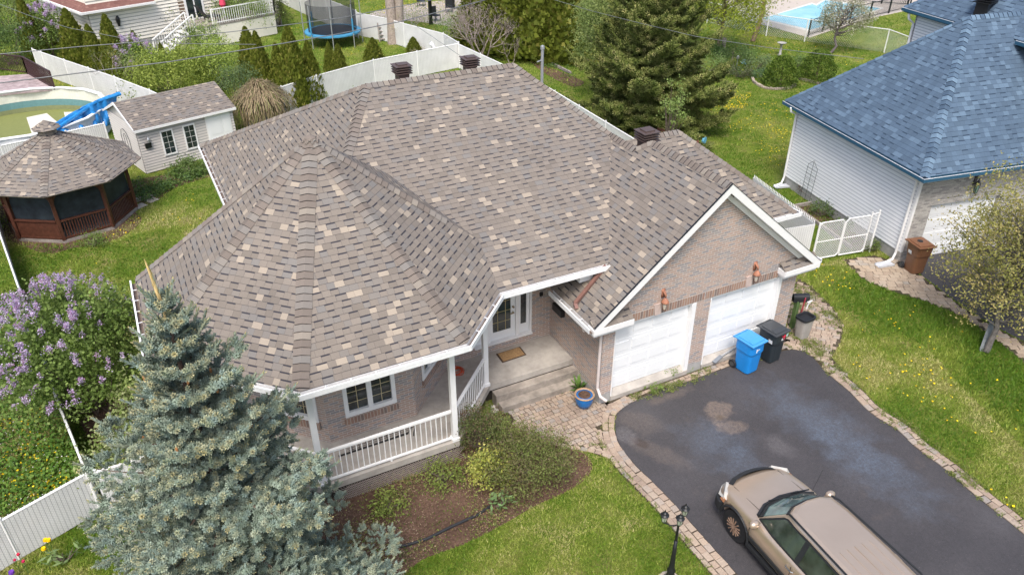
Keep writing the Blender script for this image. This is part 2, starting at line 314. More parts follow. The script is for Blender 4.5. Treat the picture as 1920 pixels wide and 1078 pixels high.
PAV = paver_mat('pavers', [(0, (.30, .235, .19)), (.3, (.36, .28, .22)), (.6, (.40, .32, .25)), (.85, (.37, .31, .26)), (1, (.30, .275, .255))])
JOINT = mulch('joint_sand', [(.3, (.05, .04, .03)), (.6, (.11, .09, .065)), (.8, (.13, .15, .05))])
# ================= SETTING =================
g_ = MB(); N_ = 24
for i in range(N_):
    for j in range(N_):
        x0, x1 = -160+400*i/N_, -160+400*(i+1)/N_; y0, y1 = -60+400*j/N_, -60+400*(j+1)/N_
        g_.add([(x0, y0, 0), (x1, y0, 0), (x1, y1, 0), (x0, y1, 0)], [(0, 1, 2, 3)])
struct(g_, 'ground', LAWN)
def smooth_poly(px, k=5, closed=True):
    P = [np.array(G2(*p)) for p in px]; n = len(P); out = []
    rng = range(n) if closed else range(n-1)
    for i in rng:
        a, b, c, d = (P[(i-1) % n], P[i], P[(i+1) % n], P[(i+2) % n]) if closed else (P[max(i-1, 0)], P[i], P[i+1], P[min(i+2, n-1)])
        for q in range(k):
            t = q/k; out.append(.5*((2*b)+(c-a)*t+(2*a-5*b+4*c-d)*t*t+(3*b-a-3*c+d)*t**3))
    if not closed: out.append(P[-1])
    return out
def sheet(px, z, name, mat, k=5, world=None):
    P = world or smooth_poly(px, k); m = MB(); m.add([(p[0], p[1], z) for p in P], [tuple(range(len(P)))]); return struct(m, name, mat)
DR_L = [(1153, 800), (1160, 830), (1185, 865), (1215, 895), (1262, 942), (1300, 985), (1340, 1030), (1385, 1080), (1440, 1150), (1520, 1260)]
DR_T = [(1153, 800), (1158, 775), (1190, 752), (1230, 735), (1290, 716), (1340, 698), (1380, 684), (1440, 667), (1476, 657), (1503, 658), (1523, 670), (1550, 700), (1590, 733), (1630, 773), (1683, 808), (1715, 838), (1775, 883), (1826, 928), (1920, 1003), (2060, 1130), (2200, 1290)]
L_ = smooth_poly(DR_L, 5, False); T_ = smooth_poly(DR_T, 5, False)
DRIVE = T_+L_[::-1][:-1]
m_ = MB(); m_.add([(p[0], p[1], .012) for p in DRIVE], [tuple(range(len(DRIVE)))]); struct(m_, 'driveway', DRIVEMAT)
def inside(P, poly):
    P = np.asarray(P); x, y = P[:, 0], P[:, 1]; r = np.zeros(len(P), bool); n = len(poly)
    for i in range(n):
        x1, y1 = poly[i][:2]; x2, y2 = poly[(i+1) % n][:2]
        if y1 == y2: continue
        c = ((y1 > y) != (y2 > y)) & (x < (x2-x1)*(y-y1)/(y2-y1)+x1); r ^= c
    return r
def paver_block(mb, c, ax, w, h, z, jit=.008):
    ay = np.array([-ax[1], ax[0]]); zz = z+random.uniform(-.004, .006); cs = .018
    q = []
    for sx, sy in ((-1, -1), (1, -1), (1, 1), (-1, 1)):
        q.append(np.array(c)+ax*(sx*w/2+random.uniform(-jit, jit))+ay*(sy*h/2+random.uniform(-jit, jit)))
    ctr = sum(q)/4; top = [p+(ctr-p)/np.linalg.norm(ctr-p)*cs for p in q]
    V = [(p[0], p[1], 0.006) for p in q]+[(p[0], p[1], zz-.008) for p in q]+[(p[0], p[1], zz) for p in top]
    F = [(0, 1, 5, 4), (1, 2, 6, 5), (2, 3, 7, 6), (3, 0, 4, 7), (4, 5, 9, 8), (5, 6, 10, 9), (6, 7, 11, 10), (7, 4, 8, 11), (8, 9, 10, 11)]
    mb.add(V, F)
def paver_field(poly, ang, w, h, z, mb, avoid=None):
    P = np.array([p[:2] for p in poly]); lo, hi = P.min(0), P.max(0); c0 = (lo+hi)/2; R_ = np.linalg.norm(hi-lo)/2
    ax = np.array([math.cos(ang), math.sin(ang)]); ay = np.array([-ax[1], ax[0]]); r = 0; y = -R_
    while y < R_:
        x = -R_+random.random()*w
        while x < R_:
            ww = w*random.choice((.75, 1, 1, 1.25)); c = c0+ax*(x+ww/2)+ay*y
            pts = [c+ax*a*ww*.22+ay*b*h*.22 for a in (-1, 1) for b in (-1, 1)]
            if inside(pts, poly).all() and (avoid is None or not inside(pts, avoid).any()): paver_block(mb, c, ax, ww-.014, h-.014, z)
            x += ww
        y += h
def paver_rows(path, rows, side, mb, blk=.21, z=.03):
    # rows: list of widths, laid outward from the path on the given side
    P = [np.array(p[:2]) for p in path]; off = 0.01
    for w_ in rows:
        d = off+w_/2; Q = []
        for i, p in enumerate(P):
            t = P[min(i+1, len(P)-1)]-P[max(i-1, 0)]; t = t/np.linalg.norm(t); Q.append(p+np.array([-t[1], t[0]])*side*d)
        acc = random.random()*blk; pos = 0
        for a, b in zip(Q[:-1], Q[1:]):
            L = np.linalg.norm(b-a)
            while acc < L:
                t = (b-a)/L; bl = blk*random.uniform(.85, 1.15); paver_block(mb, a+t*acc, t, bl-.015, w_-.014, z); acc += bl
            acc -= L
        off += w_
joint = MB()
pv = MB()
paver_rows(L_[2:], (.17, .17, .12), 1 if False else -1, pv)
BORD = smooth_poly([(1550, 700), (1590, 733), (1630, 773), (1683, 808), (1715, 838), (1775, 883), (1826, 928), (1920, 1003), (2060, 1130)], 5, False)
paver_rows(BORD, (.19, .17), 1, pv)
part_walk = [G2(*p) for p in [(950, 771), (1088, 722), (1128, 752), (1150, 762), (1146, 785), (1126, 800), (1128, 835), (1160, 866), (1097, 842), (1020, 825), (985, 805), (960, 790)]]
paver_field(part_walk, rad(2), .155, .135, .03, pv)
paver_rows(smooth_poly([(962, 798), (985, 812), (1020, 829), (1060, 841), (1097, 847), (1130, 856), (1160, 872)], 4, False), (.13,), 1, pv, .18)
RING = smooth_poly([(1190, 752), (1158, 775), (1153, 800), (1160, 830), (1185, 865)], 6, False); paver_rows(RING, (.16, .16), -1, pv, .17)
GSTRIP = [G2(*p) for p in [(1128, 757), (1300, 700), (1470, 645), (1480, 657), (1380, 684), (1340, 698), (1290, 716), (1230, 735), (1190, 752), (1150, 765)]]
GS2 = [(9.35, 13.17), (15.9, 13.17), (15.9, 12.75), (13.6, 12.72), (11.6, 12.75), (10.4, 12.7), (9.5, 12.62), (9.35, 12.9)]
paver_field(GS2, rad(1), .19, .12, .028, pv, avoid=DRIVE)
struct(pv, 'paver_path', PAV)
pv2 = MB(); MOSSY = [G2(*p) for p in [(1482, 560), (1497, 525), (1521, 540), (1560, 578), (1580, 610), (1575, 640), (1558, 668), (1590, 705), (1550, 700), (1523, 670), (1503, 658), (1472, 652)]]
paver_field(MOSSY, rad(-50), .2, .15, .028, pv2, avoid=DRIVE)
struct(pv2, 'mossy_paver_path', PAV)
def spread(poly, k=1.0):
    c = np.mean([p[:2] for p in poly], 0); return [c+(np.array(p[:2])-c)*k for p in poly]
for P_, nm in ((part_walk, 'joint_bed'), (GS2, 'joint_bed'), (MOSSY, 'joint_bed')):
    sheet(None, .008, nm, JOINT, world=spread(P_, 1.05))
def strip_bed(path, d0, d1, side):
    P = [np.array(p[:2]) for p in path]; m = MB(); V = []
    for i, p in enumerate(P):
        t = P[min(i+1, len(P)-1)]-P[max(i-1, 0)]; t = t/np.linalg.norm(t); n = np.array([-t[1], t[0]])*side
        V += [(*(p+n*d0), .0045), (*(p+n*d1), .0045)]
    m.add(V, [(2*i, 2*i+1, 2*i+3, 2*i+2) for i in range(len(P)-1)]); return struct(m, 'joint_bed', JOINT)
strip_bed(L_[2:], -.03, .50, -1); strip_bed(BORD, -.03, .42, 1); strip_bed(RING, -.02, .36, -1)
# neighbour's walk and driveway
NW = [(1582, 488), (1640, 480), (1700, 498), (1745, 532), (1790, 566), (1840, 600), (1880, 622), (1925, 645), (2000, 690), (2010, 740), (1920, 680), (1870, 640), (1840, 617), (1800, 592), (1740, 567), (1680, 549), (1620, 526)]
NWP = [G2(*p) for p in NW]; pv3 = MB(); paver_field(NWP, rad(-30), .27, .2, .028, pv3); struct(pv3, 'neighbour_paver_path', paver_mat('pale_pavers', [(0, (.33, .26, .20)), (.4, (.40, .32, .24)), (.8, (.43, .35, .27)), (1, (.33, .30, .26))]))
sheet(None, .008, 'joint_bed', JOINT, world=spread(NWP, 1.01))
ND = [(1708, 500), (1730, 462), (1900, 430), (2150, 400), (2300, 560), (2100, 740), (2005, 688), (1925, 643), (1880, 620), (1840, 597), (1790, 563), (1745, 530)]
sheet(None, .012, 'neighbour_driveway', ASPH, world=[G2(*p) for p in ND])
# planting beds
sheet([(612, 912), (860, 830), (930, 765), (985, 805), (1040, 835), (1095, 850), (1110, 880), (1075, 915), (1000, 950), (940, 985), (870, 1020), (790, 1050), (740, 1090), (600, 1120), (480, 1100), (560, 980)], .006, 'mulch_bed', MULCH)
sheet([(150, 790), (240, 740), (330, 800), (330, 900), (250, 900), (200, 880)], .006, 'mulch_bed', MULCH)
sheet([(240, 345), (300, 330), (420, 320), (330, 352), (300, 372), (262, 385)], .006, 'mulch_bed', MULCH)
sheet([(0, 440), (40, 460), (90, 475), (140, 465), (200, 455), (250, 430), (262, 405), (200, 380), (60, 380), (-60, 400)], .006, 'mulch_bed', MULCH)
sheet([(985, 95), (1060, 85), (1105, 95), (1060, 112), (1010, 118), (1060, 138), (1095, 155), (1070, 162), (1010, 130)], .006, 'mulch_bed', MULCH)

# ================= MAIN HOUSE =================
house = thing('brick_house', (9.29, 13.21, 0), 'brick bungalow with brown shingle roof, turret-like octagon end and double garage', 'house')
zg, zm, xe, yf = 2.755, 3.694, 8.811, 12.956; XL, XR, YG = 9.29, 15.81, 13.21; XC, ZP = 12.549, 5.842; xr = 2*XC-xe
A_, B_ = (5.949, 20.691, 7.102), (10.558, 20.691, 7.102); V_ = (12.238, 17.787, 5.585); C_ = (1.883, 27.617, zm); FL = (1.883, 14.17, zm); P5 = (9.948, 14.17, zm)
K_ = (17.98, 15.58, 2.755); W_ = (15.18, 18.38, 5.0)
def nrm(P):
    P = [np.array(p, float) for p in P]; n = np.cross(P[1]-P[0], P[2]-P[0])
    k = 3
    while np.linalg.norm(n) < 1e-3: n = np.cross(P[1]-P[0], P[k]-P[0]); k += 1
    n = n/np.linalg.norm(n); return n if n[2] > 0 else -n
def roofplane(mb, P, th=.05): mb.slab(P, -nrm(P)*th)
rf = MB()
PL_front = [FL, P5, V_, B_, A_]; PL_left = [FL, A_, C_]; PL_back = [C_, A_, B_, (14.33, 27.617, zm)]
PL_right = [B_, V_, (12.238, 16.5, 5.585), (14.33, 16.5, zm), (14.33, 27.617, zm)]
PL_gl = [(xe, yf, zg), (XC, yf, ZP), (XC, 16.196, ZP), (12.238, 16.5, 5.585), V_, (xe, 15.93, zg)]
PL_gr = [(xr, yf, zg), (XC, yf, ZP), (XC, 16.196, ZP), (13.4, 17.0, 5.14), (xr, 17.0, zg)]
PL_gb = [(XC, 16.196, ZP), (12.238, 16.5, 5.585), (12.5, 17.6, 5.0), (13.4, 17.0, 5.14)]
PL_wf = [(12.6, 15.58, 2.755), K_, W_, (12.6, 18.38, 5.0)]; PL_wr = [K_, W_, (17.98, 21.18, 2.755)]; PL_wb = [(12.6, 18.38, 5.0), W_, (17.98, 21.18, 2.755), (12.6, 21.18, 2.755)]
for P in (PL_front, PL_left, PL_back, PL_right, PL_gl, PL_gr, PL_gb, PL_wf, PL_wr, PL_wb): roofplane(rf, P)
ox, oy, za = 3.475, 17.013, 7.236
def octa(ap, cx=ox, cy=oy, rot=0):
    r = ap/math.cos(PI/8); return [(cx+r*math.cos(rot+PI/8+k*PI/4-PI/2-PI/4), cy+r*math.sin(rot+PI/8+k*PI/4-PI/2-PI/4)) for k in range(8)]
OV = octa(4.398)      # index 0,1 = front edge (left, right)
apex = (ox, oy, za)
for k in range(8): roofplane(rf, [(*OV[k], zm), (*OV[(k+1) % 8], zm), apex])
# little return roofs at the foot of the gable
rf.slab([(xe, yf-.02, zg-.02), (9.98, yf-.02, zg-.02), (9.98, YG, zg+.16), (xe, YG, zg+.16)], (0, 0, -.03))
rf.slab([(15.0, yf-.02, zg-.02), (xr, yf-.02, zg-.02), (xr, YG, zg+.16), (15.0, YG, zg+.16)], (0, 0, -.03))
roof = part(rf, 'roof', SH, house)
def caps_line(mb, a, b, nL, nR, w=.17, step=.165, lift=.022, rev=False):
    a = np.array(a, float); b = np.array(b, float); L = np.linalg.norm(b-a); d = (b-a)/L
    def wing(n, sgn):
        x = np.cross(d, n); x = x/np.linalg.norm(x); return x*sgn
    wl = wing(nL, 1); wr = wing(nR, -1)
    if np.dot(wl, wr) > .0 and wl[2] > 0 and wr[2] > 0: wl, wr = -wl, -wr
    # wings must run down or outwards on opposite sides
    k = 0; t = 0.; up = nL+nR; up /= np.linalg.norm(up)
    while t < L-.05:
        t1 = min(t+step*1.12, L); p0 = a+d*t; p1 = a+d*t1; c = up*(lift+.014); e = up*lift*.5
        mid0, mid1 = (c, e+up*.006); jl = random.uniform(.96, 1.04)
        def ring(p, o):
            return [p+wl*w*jl+nL*o*.5, p+wl*w*.45+nL*(o+.004), p+up*(o+.012), p+wr*w*.45+nR*(o+.004), p+wr*w*jl+nR*o*.5]
        R0 = ring(p0, .036); R1 = ring(p1, .010); B0 = ring(p0, .004)
        V = R0+R1+B0; F = [(i, i+1, 6+i, 5+i) for i in range(4)]+[(10+i, 11+i, i+1, i) for i in range(4)]
        mb.add(V, F); t += step
cp = MB(); NF, NL_, NBk, NR_ = map(nrm, (PL_front, PL_left, PL_back, PL_right)); NGL, NGR = nrm(PL_gl), nrm(PL_gr)
def auto_caps(mb, low, high, n1, n2, **k):
    low = np.array(low, float); high = np.array(high, float); d = high-low
    x = np.cross(d, n1)
    # n for the left wing is the plane whose outward horizontal lies left of travel
    left = np.array([-d[1], d[0], 0.]); a, b = (n1, n2) if np.dot(n1, left) > np.dot(n2, left) else (n2, n1)
    L = np.linalg.norm(d); dd = d/L
    wl = np.cross(a, dd); wl /= np.linalg.norm(wl); wl = wl if np.dot(wl, left) > 0 else -wl
    wr = np.cross(b, dd); wr /= np.linalg.norm(wr); wr = wr if np.dot(wr, left) < 0 else -wr
    w = k.get('w', .16); step = k.get('step', .168); t = 0.; up = (a+b)/np.linalg.norm(a+b)
    while t < L-.04:
        t1 = min(t+step*1.1, L); jl = random.uniform(.95, 1.05)
        def ring(p, o): return [p+wl*w*jl+a*o*.6, p+wl*w*.4+a*o, p+up*(o+.006), p+wr*w*.4+b*o, p+wr*w*jl+b*o*.6]
        R0 = ring(low+dd*t, .034); R1 = ring(low+dd*t1, .012); B0 = ring(low+dd*t, .003)
        mb.add(R0+R1, [(i, i+1, 6+i, 5+i) for i in range(4)]); e2 = ring(low+dd*(t-.016), .004); q0 = ring(low+dd*(t-.0005), .036)
        mb.add(e2+q0, [(i, i+1, 6+i, 5+i) for i in range(4)], (.3, .3, .35)); t += step  # dark asphalt butt edge; its lip paints in the shadow gap below the cap
AC = auto_caps
AC(cp, A_, B_, NF, NBk); AC(cp, (FL[0], FL[1], zm), A_, NF, NL_); AC(cp, C_, A_, NL_, NBk); AC(cp, V_, B_, NF, NR_); AC(cp, (14.33, 27.617, zm), B_, NR_, NBk)
AC(cp, (XC, yf+.05, ZP), (XC, 16.196, ZP), NGL, NGR); AC(cp, (12.238, 16.5, 5.585), (XC, 16.196, ZP), NGL, nrm(PL_gb)); AC(cp, (12.238, 16.5, 5.585), V_, NGL, NR_)
AC(cp, K_, W_, nrm(PL_wf), nrm(PL_wr)); AC(cp, (13.6, 18.38, 5.0), W_, nrm(PL_wf), nrm(PL_wb))
ON = [nrm([(*OV[k], zm), (*OV[(k+1) % 8], zm), apex]) for k in range(8)]
for k in (0, 1, 2, 6, 7, 5):
    lo = np.array((*OV[k], zm)); hi = np.array(apex)
    if k == 2: lo = lo+(hi-lo)*.36
    if k == 6: lo = lo+(hi-lo)*.0
    if k == 5: lo = lo+(hi-lo)*.6
    AC(cp, lo+(hi-lo)*.015, hi, ON[k], ON[(k-1) % 8], w=.18)
cp.lathe(apex, [(.2, -.12), (.13, .0), (.0, .06)], 8)
part(cp, 'ridge_caps', CAP, roof)
# ---- eaves: fascia, gutters
def offs(path, d):
    P = [np.array(p[:2], float) for p in path]; out = []
    for i, p in enumerate(P):
        ns = []
        if i > 0: t = P[i]-P[i-1]; t /= np.linalg.norm(t); ns.append(np.array([t[1], -t[0]]))
        if i < len(P)-1: t = P[i+1]-P[i]; t /= np.linalg.norm(t); ns.append(np.array([t[1], -t[0]]))
        if len(ns) == 2: b = ns[0]+ns[1]; b = b/np.dot(b, ns[0]); out.append(p+b*d)
        else: out.append(p+ns[0]*d)
    return out
def ribbon(mb, a, b, z0, z1, col=None):   # solid between two offset paths
    n = len(a)
    for i in range(n-1):
        q = [a[i], a[i+1], b[i+1], b[i]]; mb.prism(q, z0, z1, col)
def eave(path, z, name='gutter', fasc=.22, mat=WHITE, soff=.5, gin=(.16, .12, .10)):
    """path runs so that outside lies on its right"""
    f = MB(); ribbon(f, offs(path, -.03), offs(path, .0), z-fasc, z-.015); part(f, 'fascia', mat, house)
    if soff: s = MB(); ribbon(s, offs(path, -soff), offs(path, -.032), z-fasc+.01, z-fasc+.035); part(s, 'soffit', VINYL, house)
    g = MB(); W1 = (.78, .79, .80); ribbon(g, offs(path, .115), offs(path, .128), z-.13, z-.005, W1); ribbon(g, offs(path, .002), offs(path, .1145), z-.13, z-.118, gin)
    ribbon(g, offs(path, .09), offs(path, .1145), z-.018, z-.006, W1)
    a = offs(path, .003); b = offs(path, .112)
    for i in range(len(a)-1):
        L = np.linalg.norm(a[i+1]-a[i]); k = int(L/.55)
        for j in range(1, k+1):
            t = j/(k+1); p = a[i]*(1-t)+a[i+1]*t; q = b[i]*(1-t)+b[i+1]*t; g.bar((*p, z-.018), (*q, z-.012), .025, .006, col=W1)
    return part(g, name, ATTR, house)
P4 = (6.850, 14.170)
eave([OV[6], OV[7], OV[0], OV[1], P4, (P5[0]-.02, P5[1])], zm, soff=1.6)
eave([(C_[0], C_[1]), (FL[0], 19.4)], zm)
eave([(xe, 15.0), (xe, yf+.02)], zg, fasc=.16, soff=.47); eave([(xr, yf+.02), (xr, 15.9)], zg, fasc=.16, soff=.47)
eave([(16.6, K_[1]), (K_[0], K_[1]), (K_[0], 21.1)], 2.755, fasc=.16)
cl = MB(); cl.prism([OV[0], OV[1], P4, (9.9, 14.2), (9.3, 15.9), (6, 15.9), (4, 14.5), (0, 15), OV[7]], 3.46, 3.485); part(cl, 'porch_ceiling', VINYL, house)
# ---- walls
BT = .2
wl_ = MB()
def wall_seg(mb, a, b, z0, z1, th=BT):   # thickness to the left of a->b (inside)
    a = np.array(a, float); b = np.array(b, float); t = (b-a)/np.linalg.norm(b-a); n = np.array([-t[1], t[0]]); mb.prism([a, b, b+n*th, a+n*th], z0, z1)
D1, D2 = (9.64, 12.21), (12.70, 15.25); ZD = 2.40
def gz(x): return ZP-.06-abs(x-XC)*.8259
x = wl_
def fpoly(pts): x.slab([(p[0], YG, p[1]) for p in pts], (0, BT, 0))
fpoly([(XL, .3), (D1[0], .3), (D1[0], ZD), (XL, ZD)]); fpoly([(D1[1], .3), (D2[0], .3), (D2[0], ZD), (D1[1], ZD)]); fpoly([(D2[1], .3), (XR, .3), (XR, ZD), (D2[1], ZD)])
fpoly([(XL, ZD), (XR, ZD), (XR, gz(XR)), (XC, gz(XC)), (XL, gz(XL))])
wall_seg(x, (XL, 15.93), (XL, YG+BT), .3, 3.0); wall_seg(x, (XR, YG+BT), (XR, 16.0), .3, 2.7); wall_seg(x, (XR, 16.0), (17.5, 16.0), .3, 2.7); wall_seg(x, (17.5, 16.0), (17.5, 20.8), .3, 2.7)
WV = octa(2.66)
wall_seg(x, (5.98, 15.93), (6.90, 15.93), .5, 3.5); wall_seg(x, (8.70, 15.93), (XL, 15.93), .5, 3.5); wall_seg(x, (6.90, 15.93), (8.70, 15.93), .5, .84)
wall_seg(x, (2.3, 27.2), (2.3, 19.5), .3, 3.5); wall_seg(x, (17.5, 20.8), (14, 20.8), .3, 2.7); wall_seg(x, (14, 20.8), (14, 27.2), .3, 3.5); wall_seg(x, (14, 27.2), (2.3, 27.2), .3, 3.5)
# octagon: front wall, left facet, right facet with openings
def hole_wall(mb, a, b, z0, z1, s0, s1, h0, h1, th=BT):
    a = np.array(a, float); b = np.array(b, float); t = (b-a)/np.linalg.norm(b-a); L = np.linalg.norm(b-a)
    f = lambda s: a+t*s
    wall_seg(mb, f(0), f(s0), z0, z1, th); wall_seg(mb, f(s1), f(L), z0, z1, th); wall_seg(mb, f(s0), f(s1), z0, h0, th); wall_seg(mb, f(s0), f(s1), h1, z1, th)
    return f, t, np.array([-t[1], t[0]])
wins = []
for a, b, s0, s1, h0, h1 in ((WV[0], WV[1], .47, 1.69, 1.28, 2.78), (WV[7], WV[0], .5, 1.95, 1.25, 2.75), (WV[1], WV[2], .5, 1.45, 1.40, 2.8), (WV[6], WV[7], .4, 1.8, 1.28, 2.75)):
    wins.append((hole_wall(x, a, b, .55, 3.5, s0, s1, h0, h1), s0, s1, h0, h1))
wall_seg(x, WV[2], (5.98, 15.93), .55, 3.5) if np.linalg.norm(np.array(WV[2])-np.array((5.98, 15.93))) > .05 else None
wall_seg(x, WV[5], WV[6], .3, 3.5)
wall = part(wl_, 'wall', BR, house)
def casement(fi, s0, s1, h0, h1, n=2, par=None):
    f, t, nin = fi; fr = MB(); z = np.array([0, 0, 1.]); o = np.array([*f(0), 0.]); ax = np.array([*t, 0.]); ay = np.array([*(-nin), 0.])
    F = lambda x0, x1, y0, y1, z0, z1, mb=fr, c=None: mb.frame(o, ax, ay, z, x0, x1, y0, y1, z0, z1, c)
    b = .07
    F(s0-.03, s1+.03, -.08, .035, h0-.06, h0+b); F(s0-.03, s1+.03, -.08, .03, h1-b, h1+.03); F(s0-.03, s0+b, -.08, .03, h0+b, h1-b); F(s1-b, s1+.03, -.08, .03, h0+b, h1-b)
    w = (s1-s0)/n
    for i in range(1, n): F(s0+w*i-.06, s0+w*i+.06, -.06, .022, h0+b, h1-b)
    wo = part(fr, 'window', WHITE, par)
    g = MB(); F(s0+b, s1-b, -.075, -.045, h0+b, h1-b, g); part(g, 'pane', GLASS, wo)
    mu = MB(); c = (.62, .52, .32)
    for i in range(n):
        xa, xb = s0+w*i+(b if i == 0 else .06), s0+w*(i+1)-(b if i == n-1 else .06)
        F((xa+xb)/2-.006, (xa+xb)/2+.006, -.044, -.036, h0+b, h1-b, mu, c)
        for k in range(1, 5): zz = h0+(h1-h0)*k/5; F(xa, xb, -.044, -.0365, zz-.006, zz+.006, mu, c)
    part(mu, 'muntin', ATTR, wo); return wo
for (fi, s0, s1, h0, h1) in wins: casement(fi, s0, s1, h0, h1, 2, house)
for (fi, s0, s1, h0, h1) in wins:
    f, t, nin = fi; sb = MB(); sb.frame(np.array([*f(0), 0.]), np.array([*t, 0.]), np.array([*(-nin), 0.]), np.array([0, 0, 1.]), s0-.06, s1+.06, -.02, .05, h0-.26, h0-.062); part(sb, 'brick_sill', BRS, house)
for d_, m_l, m_r in ((D1, 0, .24), (D2, -.2, .2)):
    sb = MB(); sb.frame(np.array([d_[0], YG, 0.]), np.array([1., 0, 0]), np.array([0, -1., 0]), np.array([0, 0, 1.]), m_l, d_[1]-d_[0]+m_r, -.01, .006, ZD+.003, ZD+.24); part(sb, 'brick_lintel', BRS, house)
for cx_ in (10.92, 13.97):
    ks = MB(); ks.slab([(cx_-.09, YG-.03, ZD), (cx_+.09, YG-.03, ZD), (cx_+.14, YG-.03, ZD+.34), (cx_-.14, YG-.03, ZD+.34)], (0, .028, 0)); part(ks, 'keystone', simple('pink_stone', (.52, .42, .38), .85, .2), house)
fo = MB(); fo.prism([(XL-.004, YG-.004), (D1[0], YG-.004), (D1[0], 13.5), (XL+.3, 13.5), (XL+.3, 14.55), (XL-.004, 14.55)], 0, .3); part(fo, 'foundation', FOUND, house); fo = MB(); fo.box(D1[1], D2[0], YG-.004, 13.5, 0, .3); part(fo, 'foundation', FOUND, house); fo = MB(); fo.box(D2[1], XR+.004, YG-.004, 13.5, 0, .3); fo.box(XR-.2, XR+.004, 13.5, 16.0, 0, .3)
part(fo, 'foundation', FOUND, house); fo = MB(); fo.box(17.4, 17.52, 15.98, 20.8, 0, .3); part(fo, 'foundation', FOUND, house); fo = MB(); fo.box(2.28, 2.4, 19.5, 27.2, 0, .3); part(fo, 'foundation', FOUND, house)
si = MB()
for d in (D1, D2):
    si = MB(); si.slab([(d[0], 13.18, 0), (d[0], 13.18, .14), (d[0], 13.34, .27), (d[0], 13.55, .27), (d[0], 13.55, 0)], (d[1]-d[0], 0, 0)); part(si, 'door_sill', CONC, house)
for d in (D1, D2):
    gd = MB(); y0 = 13.36; gd.box(d[0]+.02, d[1]-.13, y0, y0+.05, .275, ZD-.02); nsec = 4; hh = (ZD-.02-.275)/nsec; wd = d[1]-.15-d[0]
    for k in range(nsec):
        z0 = .275+k*hh; gd.box(d[0]+.02, d[1]-.13, y0-.006, y0, z0+.012, z0+hh-.012)
        for j in range(4):
            xa = d[0]+.06+j*(wd/4); xb = xa+wd/4-.1
            gd.slab([(xa, y0-.006, z0+.12), (xb, y0-.006, z0+.12), (xb, y0-.006, z0+hh-.12), (xa, y0-.006, z0+hh-.12)], (0, -.016, 0))
    go_ = part(gd, 'garage_door', WHITED, house, bevel=.006)
    jb = MB(); jb.box(d[1]-.13, d[1], YG-.012, 13.5, .0, ZD); jb.box(d[0], d[1], YG+.02, 13.5, ZD-.05, ZD+.002); jb.box(d[0]-.0, d[0]+.03, YG-.012, 13.5, 0, ZD-.055); part(jb, 'door_frame', WHITE, go_)
# gable trim
gt = MB(); s_ = .8259; cs = math.sqrt(1+s_*s_)
def rake(x0, x1, y0, y1, dz0, dz1, mb=gt):
    z = lambda q: ZP-abs(q-XC)*s_
    P = [(x0, y0, z(x0)+dz0), (x1, y0, z(x1)+dz0), (x1, y0, z(x1)+dz1), (x0, y0, z(x0)+dz1)]; mb.slab(P, (0, y1-y0, 0))
for (a, b) in ((xe, XC), (XC, xr)):
    rake(a, b, yf-.035, yf+.0, -.24, .005); 
    rake(a+.35, b-.0 if b == XC else b-.35, yf, YG-.03, -.24, -.2); rake(a+.45 if a == xe else a, b if b == XC else b-.45, YG-.055, YG-.003, -.40, -.245)
part(gt, 'rake_board', WHITE, house)
for (a, b) in ((xe-.02, 9.98), (15.0, xr+.02)):
    rt = MB(); rt.box(a, b, yf-.04, YG-.003, zg-.20, zg-.045); rt.box(a+.05, b-.05, yf+.03, YG-.004, zg-.30, zg-.201); part(rt, 'return_cornice', WHITE, house)
edge = MB(); rake(xe, XC, yf-.045, yf+.0, .006, .02, edge); rake(XC, xr, yf-.045, yf, .006, .02, edge); part(edge, 'drip_edge', BLACK, house)
# downspouts
ds = MB(); ds.tube([(xe-.06, 13.35, zg-.12), (xe-.04, 13.35, zg-.28), (XL-.1, 13.42, zg-.36)], .04, 8); ds.tube([(XL-.05, 13.25, zg-.3), (XL-.05, 13.25, .55), (XL-.04, 13.1, .36), (XL+.05, 12.92, .3)], .042, 8); part(ds, 'downspout', simple('pinkish_spout', (.62, .56, .54), .4), house)
ds = MB(); a = np.array([9.86, 14.15, 3.66]); b = np.array([xe+.05, 13.95, 2.92])
ds.bar(a, b, .09, .07); ds.bar(b, b+np.array([-.02, -.12, -.1]), .09, .07); part(ds, 'downspout', COPPER, house)
ds = MB(); ds.tube([(2.2, 22.4, 3.5), (2.25, 22.4, .4)], .045, 8); ds.tube([(2.2, 26.2, .25), (1.3, 26.0, .12)], .05, 8); part(ds, 'downspout', WHITE, house)
bx_ = MB(); bx_.box(9.15, 9.55, 14.25, 14.75, 3.28, 3.46); part(bx_, 'soffit_box', WHITE, house)
# entry door
en = MB(); y = 15.99
for (a, b, z0, z1) in ((6.90, 6.95, .84, 3.0), (8.64, 8.70, .84, 3.0), (6.95, 8.64, 2.9, 3.0), (7.28, 7.38, .84, 2.9), (8.20, 8.30, .84, 2.9)): en.box(a, b, y-.05, y+.1, z0, z1)
en.box(6.90, 8.70, y-.12, y+.1, .8405, .88)
eo = part(en, 'door_frame', WHITE, house)
dr = MB(); yy = y+.02
def framed(mb, a, b, z0, z1, m, mz): mb.box(a, a+m, yy, yy+.04, z0, z1); mb.box(b-m, b, yy, yy+.04, z0, z1); mb.box(a+m, b-m, yy, yy+.04, z0, z0+mz); mb.box(a+m, b-m, yy, yy+.04, z1-m, z1)
framed(dr, 7.38, 8.20, .885, 2.9, .13, .26); do = part(dr, 'front_door', WHITED, house)
sdl = MB(); framed(sdl, 6.95, 7.28, .885, 2.9, .08, .3); so_ = part(sdl, 'sidelight', WHITED, house); sdl = MB(); framed(sdl, 8.30, 8.64, .885, 2.9, .08, .3); so2 = part(sdl, 'sidelight', WHITED, house)
gp = MB(); gp.box(7.51, 8.07, yy+.012, yy+.028, 1.145, 2.77); gpo = part(gp, 'door_glass', GLASS, do)
